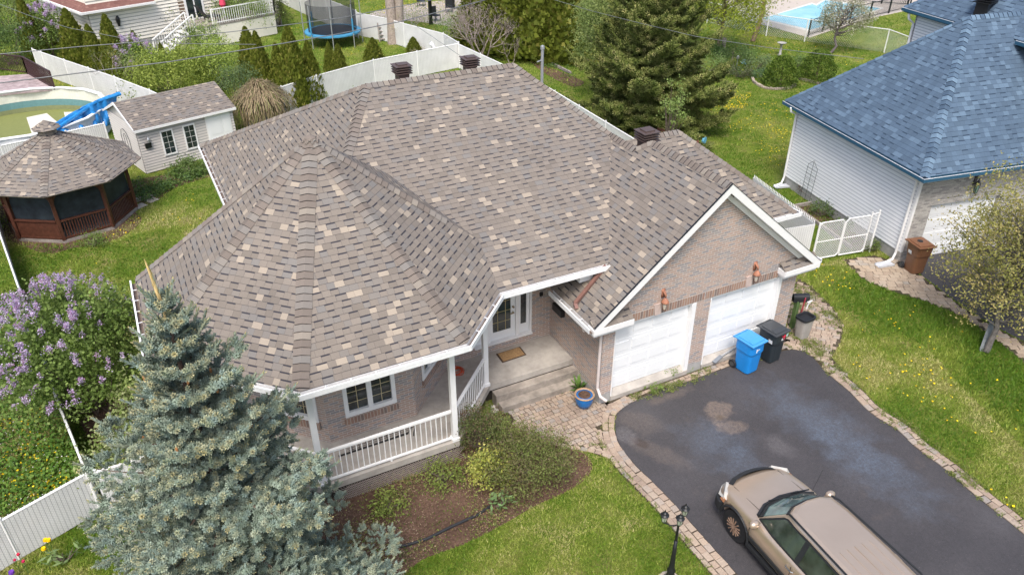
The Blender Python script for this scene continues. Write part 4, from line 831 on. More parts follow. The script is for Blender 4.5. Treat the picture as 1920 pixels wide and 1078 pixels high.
A0 = G(226, 172, 1.8); A1 = G(150, 196, 1.6); A2 = G(92, 245, 1.30); B0_ = G(209, 232, .35); B1_ = G(188, 248, .5); B2_ = G(104, 258, 1.0)
nu, nv = 46, 16; V = []
for i in range(nu):
    u = i/(nu-1); a = (1-u)**2*A0+2*u*(1-u)*A1+u*u*A2; b = (1-u)**2*B0_+2*u*(1-u)*B1_+u*u*B2_
    for j in range(nv):
        v_ = j/(nv-1); p = a*(1-v_)+b*v_; fd_ = .11*math.sin(u*26+v_*5+2*math.sin(v_*4))+.06*math.sin(u*61+v_*9); p = p+np.array([.2, -1, .4])*fd_*(.4+v_*.8)*(.35+abs(math.sin(u*PI)))+np.array([0, 0, .22])*math.sin(min(v_*2.2, 1)*PI)
        V.append(p)
q = MB(); q.add(V, [(i*nv+j, i*nv+j+1, (i+1)*nv+j+1, (i+1)*nv+j) for i in range(nu-1) for j in range(nv-1)]); o = part(q, 'tarp_sheet', simple('blue_tarp', (.02, .22, .56), .4, .5, var=.25), tp, smooth=True, fixn=False); sm = o.modifiers.new('s', 'SOLIDIFY'); sm.thickness = .02
q = MB(); q.tube([G(226, 176, 1.75), G(180, 192, 1.6), G(100, 246, 1.25)], .09, 8); part(q, 'tarp_roll', simple('blue_tarp', (.02, .2, .5)), tp)
# deck beside pool
dk = thing('brown_deck', tuple(G(50, 165, 1.15)), 'weathered pool deck with dark brown railing at the left edge', 'deck')
zD = 1.12; dp = [G2(-40, 185, zD), G2(-30, 150, zD), G2(0, 143, zD), G2(52, 139, zD), G2(90, 159, zD), G2(103, 168, zD), G2(20, 176, zD)]
q = MB(); n_ = 0; P0 = np.array(G2(-40, 185, zD)); 
q.prism(dp, zD-.06, zD); part(q, 'deck_floor', simple('weathered_boards', (.36, .29, .29), .85, .2, var=.4, sc_=4), dk)
q = MB(); WD = simple('purple_brown_paint', (.05, .022, .024), .5, .4, var=.2); r0, r1, r2_, r3 = G(-30, 122, zD), G(40, 150, zD), G(52, 139, zD), G(103, 168, zD)
rail3(q, G(-60, 125, zD), G(52, 139, zD), .95, .13); rail3(q, G(52, 139, zD), G(103, 168, zD), .95, .13); part(q, 'railing', WD, dk)

# ================= FENCES =================
def slat_fence(name, tops, h, label, cat='fence', mat=None, rail=True, caps_=False, posts_=True, th=.03, z0=.03, zig=True, zt=None):
    P = [np.array(G2(*p, h)) for p in tops]; c = P[0]; t = thing(name, (c[0], c[1], 0), label, cat)
    q = MB()
    for a, b in zip(P[:-1], P[1:]):
        d = (b-a)/np.linalg.norm(b-a); n = np.array([-d[1], d[0]])*th/2; q.prism([a-n, b-n, b+n, a+n], z0, h-.03)
    part(q, 'slat_panel', mat or SLAT, t)
    if zig:
        q = MB()
        for a, b in zip(P[:-1], P[1:]):
            L = np.linalg.norm(b-a); k = int(L/.1)
            for i in range(k):
                p = a+(b-a)*(i+.5)/k; d = (b-a)/L; q.add([(*(p-d*.04), h-.03), (*(p+d*.04), h-.03), (*p, h+.05)], [(0, 1, 2)])
        part(q, 'picket_tips', WHITE, t)
    if rail:
        q = MB()
        for a, b in zip(P[:-1], P[1:]): q.tube([(*a, h-.02), (*b, h-.02)], .03, 6)
        part(q, 'top_rail', WHITE, t)
    if posts_:
        for a, b in zip(P[:-1], P[1:]):
            L = np.linalg.norm(b-a); k = max(1, int(L/2.4))
            for i in range(k+(b is P[-1])):
                p = a+(b-a)*i/k; q = MB(); q.tube([(*p, 0), (*p, h+.06)], .035, 7); part(q, 'post', WHITE, t)
    return t
slat_fence('slat_fence', [(858, 82), (700, 113), (593, 142), (455, 186)], 1.5, 'white slatted fence running behind the house below the trampoline lawn', mat=SLATB)
slat_fence('slat_fence', [(858, 82), (1000, 147), (1192, 262), (1290, 330)], 1.5, 'white slatted fence running away behind the dark pine', mat=SLATB, zig=False)
slat_fence('slat_fence', [(60, 92), (77, 98), (214, 144), (280, 169), (345, 198)], 1.5, 'white slatted fence below the row of cedars at top left', mat=SLATB, zig=False)
slat_fence('slat_fence', [(669, 24), (730, 36), (756, 44), (831, 63), (860, 80)], 1.6, 'white slatted fence behind the thick double tree trunk', mat=SLATB, zig=False)
slat_fence('slat_fence', [(470, -60), (560, -22), (667, 20)], 1.9, 'tall white fence behind the trampoline', mat=SLATB, zig=False)
slat_fence('slat_fence', [(-80, 294), (0, 273), (61, 260)], 1.25, 'white chain-link slat fence left of the gazebo cupola, along the pool', )
slat_fence('slat_fence', [(123, 247), (195, 231)], 1.25, 'short white slat fence panel between gazebo roof and shed')
slat_fence('slat_fence', [(-60, 1010), (0, 975), (165, 884)], 1.2, 'white slatted chain-link fence at the bottom left corner', th=.04)
slat_fence('fence_gate', [(178, 884), (250, 862), (330, 830)], 1.2, 'white slatted gate panel beside the blue spruce', 'gate', th=.04)
slat_fence('border_fence', [(163, 889), (105, 745), (38, 548), (0, 440), (-30, 330)], 1.2, 'thin white-railed fence running up the left edge past the lilac', mat=simple('grey_slats', (.36, .36, .35)), zig=False, th=.05)
# chain link
def chain(mb, a, b, z0, z1, sp=.07, w_=.006):
    a = np.array(a, float); b = np.array(b, float); L = np.linalg.norm(b-a); d = (b-a)/L; hh = z1-z0; n = int((L+hh)/sp)
    for i in range(n):
        for s in (1, -1):
            x0 = i*sp-hh if s == 1 else i*sp
            xa, za, xb, zb = (x0, z0, x0+hh, z1) if s == 1 else (x0, z0, x0-hh, z1)
            if s == 1:
                if xa < 0: za += -xa; xa = 0
                if xb > L: zb -= xb-L; xb = L
                if xa >= xb: continue
            else:
                if xa > L: za += xa-L; xa = L
                if xb < 0: zb += xb; xb = 0
                if xa <= xb: continue
            mb.bar((*(a+d*xa), za), (*(a+d*xb), zb), w_, w_)
CG = thing('chain_link_gate', tuple(G(1523, 487)), 'white double chain-link gate between the two houses', 'gate')
gA = np.array([20.15, 16.35]); gB = np.array([22.25, 15.98]); gM = (gA+gB)/2
for (a, b) in ((gA, gM-(gB-gA)*.012), (gM+(gB-gA)*.012, gB)):
    q = MB(); h = 1.5; d = (b-a)/np.linalg.norm(b-a); q.tube([(*a, .08), (*a, h-.1), (*(a+d*.1), h), (*(b-d*.1), h), (*b, h-.1), (*b, .18), (*(b-d*.1), .08), (*a, .08)], .024, 6, cap=False); q.tube([(*a, .75), (*b, .75)], .018, 6); lf = part(q, 'gate_frame', WHITE, CG)
    q = MB(); chain(q, a, b, .1, h-.02, .085, .009); part(q, 'wire_mesh', TAN, lf)
q = MB(); e = gB+(gB-gA)/2.1*.28; q.tube([(*(gB+.05), 0), (*(gB+.05), 1.6)], .03, 7); q.tube([(*e, 0), (*e, 1.65)], .035, 7); q.tube([(*(gB+.05), 1.5), (*e, 1.55)], .02, 6); q.tube([(*(gA-.05), 0), (*(gA-.05), 1.55)], .035, 7); part(q, 'gate_post', WHITE, CG)
q = MB(); chain(q, gB+.05, e, .1, 1.5, .085, .008); part(q, 'wire_mesh', TAN, CG)
sf = thing('side_fence', (18.2, 17.0, 0), 'white slatted fence panels between the garage corner and the gate', 'fence'); q = MB(); pts = [(20.0, 16.4), (18.3, 16.1)]; 
q.bar((20.02, 16.45, .75), (18.3, 16.75, .75), .03, 1.4); part(q, 'slat_panel', SLAT, sf)
q = MB(); q.bar((20.05, 16.5, .75), (20.9, 20.5, .75), .03, 1.4); part(q, 'slat_panel', SLAT, sf)
q = MB()
for i in range(40): p = np.array([20.05, 16.5, 1.47])*(1-i/40)+np.array([20.9, 20.5, 1.47])*i/40; q.bar(p, p+(.0, .03, .1), .03, .01)
part(q, 'picket_tips', WHITE, sf)
def wire_fence(name, tops, h, label, sp=.12, post_px=None, w_=.008):
    P = [np.array(G2(*p, h)) for p in tops]; t = thing(name, (*P[0], 0), label, 'fence')
    q = MB()
    for a, b in zip(P[:-1], P[1:]): chain(q, a, b, .05, h, sp, w_)
    part(q, 'wire_mesh', simple('pale_wire', (.60, .63, .60)), t); q = MB()
    for a, b in zip(P[:-1], P[1:]): q.tube([(*a, h), (*b, h)], .028, 6)
    part(q, 'top_rail', WHITE, t)
    for p in P: q = MB(); q.tube([(*p, 0), (*p, h+.03)], .04, 7); part(q, 'post', WHITE, t)
    return t
wire_fence('chain_link_fence', [(1330, 5), (1443, 27), (1516, 37), (1668, 56), (1760, 90)], 1.5, 'white chain-link fence in front of the in-ground pool', sp=.16)
# in-ground pool
sheet(None, .02, 'pool_terrace', simple('pool_concrete', (.46, .41, .36), .9, var=.1), world=[G2(*p) for p in [(1395, 36), (1425, 46), (1518, 72), (1592, 47), (1640, 34), (1705, 20), (1740, -12), (1600, -45), (1380, -60), (1330, -20)]])
sheet(None, .032, 'pool_water', WATER, world=[G2(*p) for p in [(1430, 36), (1523, 9), (1531, 12), (1547, 2), (1650, 17), (1590, 38), (1520, 57)]])
sheet(None, .026, 'pool_coping', simple('coping', (.6, .58, .54), .7), world=[G2(*p) for p in [(1424, 37), (1522, 6), (1530, 9), (1547, -1), (1658, 16), (1592, 41), (1520, 61)]])
def black_fence(P, label):
    P = [np.array(G2(*p)) for p in P]; t = thing('pool_fence', (*P[0], 0), label, 'fence'); q = MB()
    for a, b in zip(P[:-1], P[1:]):
        q.bar((*a, 1.15), (*b, 1.15), .04, .04); q.bar((*a, .15), (*b, .15), .04, .04); L = np.linalg.norm(b-a); k = int(L/.13)
        for i in range(1, k): p = a+(b-a)*i/k; q.bar((*p, .15), (*p, 1.15), .018, .018)
    part(q, 'bars', BLACK, t)
    for a, b in zip(P[:-1], P[1:]):
        L = np.linalg.norm(b-a); k = max(1, round(L/2.3))
        for i in range(k+1): p = a+(b-a)*i/k; q = MB(); q.bar((*p, 0), (*p, 1.25), .09, .09); part(q, 'post', BLACK, t)
black_fence([(1515, 70), (1592, 44), (1700, 18)], 'black metal fence along the near side of the swimming pool')
black_fence([(1600, 4), (1706, 12)], 'black metal fence at the far end of the swimming pool')

# ================= TRAMPOLINE =================
tc = G(624, 57, .9); trm = thing('trampoline', (tc[0], tc[1], 0), 'round trampoline with blue padding and dark safety net', 'trampoline')
R1 = np.linalg.norm(G(572, 60, .9)-G(677, 60, .9))/2
def ringv(r, z, n=32): return [(tc[0]+r*math.cos(2*PI*i/n), tc[1]+r*math.sin(2*PI*i/n), z) for i in range(n)]
q = MB(); q.lathe((tc[0], tc[1], .9), [(R1*.84, 0), (R1*.84, .02)], 32); part(q, 'jumping_mat', BLKP, trm)
q = MB(); a, b, c, d = ringv(R1*.83, .925), ringv(R1, .9), ringv(R1, .80), ringv(R1*.83, .89); q.add(a+b+c, [(i, (i+1) % 32, 32+(i+1) % 32, 32+i) for i in range(32)]+[(32+i, 32+(i+1) % 32, 64+(i+1) % 32, 64+i) for i in range(32)]); part(q, 'padding', simple('trampoline_blue', (.06, .27, .46), .5), trm)
nm = NT('safety_net', .8, .1); tr_ = nm.n('BsdfTransparent'); mx = nm.n('MixShader'); mx.inputs[0].default_value = .52; nm.col((.03, .035, .045)); nm.l(tr_.outputs[0], mx.inputs[1]); nm.l(nm.b.outputs[0], mx.inputs[2]); nm.l(mx.outputs[0], nm.t.nodes['Material Output'].inputs[0])
q = MB(); a, b = ringv(R1*.86, .93), ringv(R1*.86, 2.75); q.add(a+b, [(i, (i+1) % 32, 32+(i+1) % 32, 32+i) for i in range(32)]); part(q, 'safety_net', nm.m, trm)
for k in range(8):
    a = k*PI/4+.5; p = (tc[0]+R1*1.02*math.cos(a), tc[1]+R1*1.02*math.sin(a)); q = MB(); q.tube([(*p, 0), (*p, 2.8)], .035, 6); part(q, 'pole', GALV, trm)
    if k % 2 == 0: q = MB(); q.tube([(*p, .95), (*p, 1.9)], .055, 6); part(q, 'pole_sleeve', simple('trampoline_blue', (.05, .33, .60)), trm)

# ================= POWER LINES =================
def cable(pix, z, label, r=.018, cat='cable'):
    P = [G(px, py, z) for px, py in pix]; k = []; n = len(P)
    for i in range(n-1):
        for j in range(6): k.append(P[i]*(1-j/6)+P[i+1]*j/6)
    k.append(P[-1]); q = MB(); q.tube(k, r*.72, 5); o = part(q, 'overhead_cable', simple('cable_grey', (.16, .17, .18), .6), None); return tag(o, label, cat, 'overhead cables across the back gardens')
cable([(-30, -3), (55, 30), (130, 53), (229, 72), (330, 82), (480, 84)], 6.5, 'thin pale cable sagging from the top left corner past the lilac', .014)
cable([(-30, 104), (0, 102), (150, 88), (250, 80), (480, 55), (640, 34), (813, 0), (900, -20)], 7.0, 'upper grey cable crossing the cream house and trampoline net', .02)
cable([(-30, 160), (0, 156), (320, 116), (495, 88), (630, 65), (755, 40), (855, 15), (930, -5)], 7.0, 'dark lower cable crossing below the trampoline rim', .024)
cable([(1025, -4), (1105, 20), (1200, 44), (1305, 69), (1440, 90), (1620, 111)], 6.0, 'thin pale cable crossing from the cedar hedge towards the blue roof', .014)
cable([(770, 42), (870, 110), (900, 118)], 6.0, 'thin dark cable running from the double trunk to the bare shrub', .012)
# ================= VEGETATION =================
def unit(v): return v/(np.linalg.norm(v, axis=-1, keepdims=True)+1e-9)
def rdir(n): return unit(RNG.normal(size=(n, 3)))
def leafcloud(name, P, size, cols, parent=None, aspect=.5, upb=.6, mat=None, N=None):
    n = len(P); nr = unit(rdir(n)+np.array([0, 0, upb])) if N is None else unit(N+rdir(n)*.5)
    a = unit(np.cross(nr, rdir(n))); b = np.cross(nr, a); s = (size*RNG.uniform(.65, 1.25, n))[:, None]
    V = np.stack([P-a*s*.5, P+b*s*aspect*.5-a*s*.05, P+a*s*.5, P-b*s*aspect*.5-a*s*.05], 1)
    return bulk(name, V, 4, cols, mat or LEAF, parent)
def palette(n, cols, wts=None, jit=.18):
    c = np.array(cols); i = RNG.choice(len(c), n, p=wts); return np.clip(c[i]*RNG.uniform(1-jit, 1+jit, (n, 1)), 0, 1)
def clumpy(c, R, nc, per, cr, shell=.5, flat=1., lower=-.9):
    c = np.array(c, float); R = np.array(R, float); d = rdir(nc*3); d = d[d[:, 2] > lower][:nc]; nc = len(d)
    r = RNG.uniform(shell, 1, (nc, 1))**.6; C = c+d*r*R*RNG.uniform(.82, 1.1, (nc, 1)); rad_ = cr*RNG.uniform(.6, 1.3, nc)
    P = (C[:, None, :]+RNG.normal(size=(nc, per, 3))*(rad_[:, None, None]*.5)*np.array([1, 1, flat])).reshape(-1, 3)
    P[:, 2] = np.maximum(P[:, 2], .03); return P, C, np.repeat(np.arange(nc), per)
def clumpcols(idx, nc, cols, jit=.2, cj=.22):
    k = RNG.uniform(1-cj, 1+cj, (nc, 1)); base = np.array(cols)[RNG.integers(0, len(cols), nc)]*k
    m = .6*base[idx]+.4*np.array(cols)[RNG.integers(0, len(cols), len(idx))]; return np.clip(m*RNG.uniform(1-jit, 1+jit, (len(idx), 1)), 0, 1)
def limbs(base, C, r0, name='trunk', parent=None, top=None, col=(.16, .13, .11), bend=.3, k=None, kink=.08):
    q = MB(); base = np.array(base, float); top = np.array(top if top is not None else C.mean(0)); n = 7
    ax = [base+(top-base)*t+RNG.normal(size=3)*kink*np.array([1, 1, 0])*(0 < t < 1) for t in np.linspace(0, 1, n)]
    q.tube(ax, [r0*(1-.75*t) for t in np.linspace(0, 1, n)], 8, col)
    sel = C if k is None else C[RNG.choice(len(C), min(k, len(C)), replace=False)]
    for c in sel:
        h = np.clip((c[2]-base[2])/(top[2]-base[2]+1e-3)*.7, .15, .95); s = base+(top-base)*h; m = (s+c)/2+np.array([0, 0, -bend*.2])+RNG.normal(size=3)*kink
        q.tube([s, m, c], [r0*.32, r0*.2, r0*.07], 5, col)
    return part(q, name, BARK, parent)
def shrub(px, H, R, label, cols, name='shrub', cat='shrub', leaf=.07, nc=60, per=60, cr=None, z=None, aspect=.55, stems=12, group=None, flowers=None, lower=-.5, shell=.35, world=None, stemcol=(.15, .12, .10), zc=.52):
    b = np.array([*world, 0.]) if world else G(*px); t = thing(name, (b[0], b[1], 0), label, cat, group)
    P, C, idx = clumpy((b[0], b[1], H*zc), (R, R, H*.5), nc, per, cr or R*.32, shell, lower=lower)
    leafcloud('foliage', P, leaf, clumpcols(idx, len(C), cols), t, aspect)
    q = MB()
    for c in C[:stems]: q.tube([b+np.array([RNG.normal()*R*.08, RNG.normal()*R*.08, 0]), (b+c)/2+RNG.normal(size=3)*.05, c], [.02, .014, .006], 5, stemcol)
    part(q, 'stems', BARK, t)
    if flowers:
        fc, nf, fs, where = flowers; sel = C[RNG.integers(0, len(C), nf)]; d = unit(sel-np.array([b[0], b[1], H*.4])); F_ = np.array([b[0], b[1], H*zc])+d*np.array([R, R, H*.5])*RNG.uniform(.95, 1.12, (nf, 1))
        if where is not None: keep = where(F_-b); F_ = F_[keep]
        F_ = F_[F_[:, 2] > .25]; per_ = 34; n = len(F_)
        up = unit(d[:1]*0+np.array([[0, 0, 1.]])); tt = RNG.uniform(0, 1, (n, per_, 1)); Q = F_[:, None, :]+np.array([0, 0, 1.])*tt*fs*1.3+RNG.normal(size=(n, per_, 3))*fs*.48*(1.15-.6*tt); 
        Q = Q.reshape(-1, 3); leafcloud('blossom', Q, fs*.42, palette(len(Q), fc), t, .8)
    return t
# ---------- grass
def patch(x, y, s=1., seed=0):
    r = np.random.default_rng(seed); v = 0
    for k in range(9): a = r.uniform(0, 2*PI); f = s*r.uniform(.3, 2.6); v = v+np.sin((x*math.cos(a)+y*math.sin(a))*f+r.uniform(0, 9)+1.3*np.sin((x*math.sin(a)-y*math.cos(a))*f*.6))/(.6+f*.35)
    return v/4
def screen_pts(n, box): 
    px = RNG.uniform(box[0], box[2], n); py = RNG.uniform(box[1], box[3], n)
    d = RIGHT[None]*((px-CX)/FPX)[:, None]-UP[None]*((py-CY)/FPX)[:, None]+FWD[None]; t = -CH/d[:, 2]; return d[:, :2]*t[:, None], px, py
def pxpoly(P, *poly): return inside(np.array(P), [np.array(G2(*p)) for p in poly])
HOUSEP = [(-.6, 15.3), (1.75, 12.95), (5.2, 12.95), (6.75, 14), (9.3, 14), (9.3, 13.1), (15.9, 13.1), (15.9, 15.9), (17.6, 15.9), (17.6, 20.9), (14.1, 20.9), (14.1, 27.3), (2.2, 27.3), (2.2, 19.4), (-.6, 19.4)]
BEDP = [G2(*p) for p in [(612, 912), (860, 830), (930, 765), (985, 805), (1040, 835), (1095, 850), (1110, 880), (1075, 915), (1000, 950), (940, 985), (870, 1020), (790, 1050), (740, 1090), (600, 1120), (480, 1100), (560, 980)]]
BED2 = [G2(*p) for p in [(150, 790), (240, 740), (330, 800), (330, 900), (250, 900), (200, 880)]]
NOGO = [DRIVE, part_walk, GS2, MOSSY, NWP, [G2(*p) for p in ND], HOUSEP, BEDP, BED2, [w2(-.95, -.1), w2(9, -.1), w2(9, 8), w2(-.95, 8)] if False else [w2(-.02, -.05), w2(14, -.05), w2(14, 8), w2(-.02, 8)],
        [rg(2.4, k) for k in range(8)], [sp_(-.05, -.05), sp_(SW, -.05), sp_(SW, SD), sp_(-.05, SD)], [(PC[0]+4.05*math.cos(a), PC[1]+4.05*math.sin(a)) for a in np.linspace(0, 2*PI, 20)[:-1]],
        [G2(*p) for p in [(1395, 36), (1425, 46), (1518, 72), (1592, 47), (1640, 34), (1705, 20), (1740, -12), (1600, -45), (1380, -60), (1330, -20)]]]
def pathband(path, d0, d1, side):
    P = [np.array(p[:2]) for p in path]; A = []; B = []
    for i, p in enumerate(P):
        t = P[min(i+1, len(P)-1)]-P[max(i-1, 0)]; t = t/np.linalg.norm(t); n = np.array([-t[1], t[0]])*side; A.append(p+n*d0); B.append(p+n*d1)
    return A+B[::-1]
NOGO += [pathband(L_[2:], -.02, .47, -1), pathband(BORD, -.02, .37, 1)]
xy, px_, py_ = screen_pts(900000, (-160, -30, 2080, 1230)); _far = screen_pts(330000, (-1000, -30, 2500, 1750))[0]; xy = np.vstack([xy, _far]); ok = np.ones(len(xy), bool)
for P in NOGO:
    if P is BEDP: ok &= ~(inside(xy, P) & (RNG.random(len(xy)) < np.clip(.93-.0*xy[:, 0], 0, 1)))
    else: ok &= ~inside(xy, P)
xy = xy[ok]; n = len(xy); dist = np.hypot(xy[:, 0], xy[:, 1]); X, Y = xy[:, 0], xy[:, 1]
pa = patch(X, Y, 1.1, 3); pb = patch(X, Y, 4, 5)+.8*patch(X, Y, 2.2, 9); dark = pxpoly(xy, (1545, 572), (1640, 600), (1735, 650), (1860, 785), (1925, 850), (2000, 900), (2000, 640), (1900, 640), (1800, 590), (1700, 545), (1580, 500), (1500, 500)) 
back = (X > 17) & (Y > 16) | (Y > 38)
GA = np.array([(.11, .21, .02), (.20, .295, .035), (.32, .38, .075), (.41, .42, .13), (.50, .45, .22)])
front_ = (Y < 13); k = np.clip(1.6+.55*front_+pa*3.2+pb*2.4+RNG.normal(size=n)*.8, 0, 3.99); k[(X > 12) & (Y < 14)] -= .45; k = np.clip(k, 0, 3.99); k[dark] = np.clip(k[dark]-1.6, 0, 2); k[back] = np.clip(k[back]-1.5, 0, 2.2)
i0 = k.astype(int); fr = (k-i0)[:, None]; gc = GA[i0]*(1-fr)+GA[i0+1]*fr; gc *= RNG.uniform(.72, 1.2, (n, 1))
hgt = RNG.uniform(.025, .06, n)*np.where(dark, 1.5, 1)*(1+dist/60); wd = RNG.uniform(.0045, .009, n)*(1+dist/22)
ang = RNG.uniform(0, 2*PI, n); lean = RNG.normal(size=(n, 2))*.55
base = np.stack([X, Y, np.zeros(n)], 1); sd3 = np.stack([np.cos(ang), np.sin(ang), np.zeros(n)], 1)*wd[:, None]; tip = base+np.stack([lean[:, 0]*hgt, lean[:, 1]*hgt, hgt], 1)
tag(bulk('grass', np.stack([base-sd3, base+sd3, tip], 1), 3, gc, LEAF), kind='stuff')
# dandelions
def dots(name, P, r, cols, z=(.05, .09), label=None):
    n = len(P); z_ = RNG.uniform(z[0], z[1], n); a = np.arange(6)*PI/3; rr = (r*RNG.uniform(.7, 1.25, n))[:, None]
    V = np.stack([P[:, :1]+rr*np.cos(a), P[:, 1:2]+rr*np.sin(a), z_[:, None]+RNG.normal(size=(n, 6))*r*.25], 2); return tag(bulk(name, V, 6, palette(n, cols), ATTR), kind='stuff')
YEL = [(.80, .58, .01), (.85, .68, .03), (.75, .50, .01)]
dn = []
def scatter(n, poly, clus=0, s=.25):
    P = np.array([G2(*p) for p in poly]); lo, hi = P.min(0), P.max(0); out = np.zeros((0, 2))
    while len(out) < n:
        q = RNG.uniform(lo, hi, (n*3, 2)); 
        if clus: c = RNG.uniform(lo, hi, (clus, 2)); q = c[RNG.integers(0, clus, n*3)]+RNG.normal(size=(n*3, 2))*s
        q = q[inside(q, P)]; out = np.vstack([out, q])
    out = out[:n]; okk = np.ones(n, bool)
    for N__ in NOGO: okk &= ~inside(out, N__)
    return out[okk]
D_ = np.vstack([scatter(70, [(1560, 560), (1700, 560), (1900, 650), (1920, 960), (1700, 790), (1590, 680)], 16, .5), scatter(34, [(1690, 800), (1920, 960), (1920, 1010), (1720, 850)], 10, .3), scatter(170, [(0, 780), (30, 780), (150, 860), (165, 905), (60, 950), (0, 970)], 14, .25),
                scatter(60, [(0, 560), (60, 560), (110, 740), (90, 800), (0, 800)], 10, .25), scatter(330, [(1335, 172), (1410, 172), (1400, 205), (1370, 210), (1330, 195)], 9, .4), scatter(250, [(1320, 200), (1500, 180), (1480, 330), (1380, 260)], 22, .6),
                scatter(260, [(1100, 20), (1700, 100), (1660, 150), (1300, 120)], 26, 1.0), scatter(180, [(580, 40), (760, 60), (700, 110), (600, 135), (480, 60)], 12, .8), scatter(500, [(670, 0), (860, 5), (860, 22), (740, 30), (670, 20)], 14, .8), scatter(40, [(60, 330), (380, 340), (380, 420), (260, 500), (60, 500)], 12, .4), scatter(60, [(100, 140), (150, 160), (180, 178), (110, 165)], 8, .4),
                scatter(30, [(1490, 495), (1560, 500), (1640, 540), (1560, 550)], 6, .3)])
dots('dandelions', D_, .026, YEL)
dots('daisies', scatter(160, [(0, 760), (140, 860), (165, 905), (0, 970)]), .014, [(.75, .75, .7)])
# weeds in joints
def weeds(polys, n, s=.05, cols=((.12, .2, .03), (.2, .26, .06), (.28, .3, .1)), name='weeds', h=.06):
    P = np.vstack([scatter(n//len(polys), p, 40, .12) for p in polys]) if not isinstance(polys, np.ndarray) else polys
    Q = np.repeat(P, 14, 0); Q = np.column_stack([Q+RNG.normal(size=Q.shape)*.04, RNG.uniform(.02, h, len(Q))]); return Q
wn_ = []
def scat_any(n, P, clus=0, s=.15):
    P = np.array(P); lo, hi = P.min(0), P.max(0); c = RNG.uniform(lo, hi, (max(clus, 1), 2)); q = c[RNG.integers(0, max(clus, 1), n*4)]+RNG.normal(size=(n*4, 2))*s if clus else RNG.uniform(lo, hi, (n*4, 2)); return q[inside(q, P)][:n]
W1_ = np.vstack([scat_any(620, MOSSY, 90, .12), scat_any(60, pathband(L_[2:], .36, .5, -1), 24, .08), scat_any(230, pathband(BORD, -.05, .05, 1), 60, .08), scat_any(330, pathband(BORD, .15, .5, 1), 70, .1), scat_any(150, [(10.2, 12.7), (12.6, 12.7), (12.6, 13.1), (10.2, 13.1)], 9, .1), scat_any(60, GS2, 9, .12), scat_any(30, part_walk, 8, .06)])
Q = np.repeat(W1_, 12, 0); Q = np.column_stack([Q+RNG.normal(size=Q.shape)*.035, RNG.uniform(.02, .07, len(Q))])
tag(leafcloud('weeds', Q, .05, palette(len(Q), [(.13, .2, .03), (.22, .27, .07), (.28, .27, .12)]), None, .35, .3), kind='stuff')
# ground cover strips: left border and beds
P = scatter(9000, [(-40, 560), (40, 560), (100, 745), (160, 895), (60, 950), (-60, 1000)]); Q = np.column_stack([P, RNG.uniform(.03, .2, len(P))])
tag(leafcloud('ground_cover', Q, .085, palette(len(Q), [(.07, .15, .02), (.10, .20, .03), (.15, .25, .04)]), None, .8, 1.2), kind='stuff')
def inbed(n, poly, clus, s): 
    P = np.array(poly); lo, hi = P.min(0), P.max(0); c = RNG.uniform(lo, hi, (clus, 2)); q = c[RNG.integers(0, clus, n*3)]+RNG.normal(size=(n*3, 2))*s; return q[inside(q, P)][:n]
P = inbed(6500, BEDP, 70, .18); Q = np.column_stack([P, RNG.uniform(.02, .14, len(P))]); tag(leafcloud('ground_cover', Q, .055, palette(len(Q), [(.13, .18, .04), (.20, .26, .06), (.26, .27, .09), (.26, .18, .09), (.34, .26, .16)]), None, .5, .8), kind='stuff')
for poly in ([(240, 345), (300, 330), (420, 320), (330, 352), (300, 372), (262, 385)], [(985, 95), (1060, 85), (1105, 95), (1060, 138), (1095, 155), (1010, 130)]):
    P = inbed(2500, [G2(*p) for p in poly], 25, .3); Q = np.column_stack([P, RNG.uniform(.02, .25, len(P))]); tag(leafcloud('ground_cover', Q, .10, palette(len(Q), [(.08, .15, .03), (.14, .22, .05), (.10, .17, .06)]), None, .6, .8), kind='stuff')
# twig litter in bed
P = inbed(5000, BEDP, 60, .4); n = len(P); Q = np.column_stack([P, RNG.uniform(.008, .03, n)]); leafc = palette(n, [(.22, .15, .10), (.32, .24, .17), (.09, .06, .045)]); tag(leafcloud('bark_chips', Q, .045, leafc, None, .3, 3, ATTR), kind='stuff')

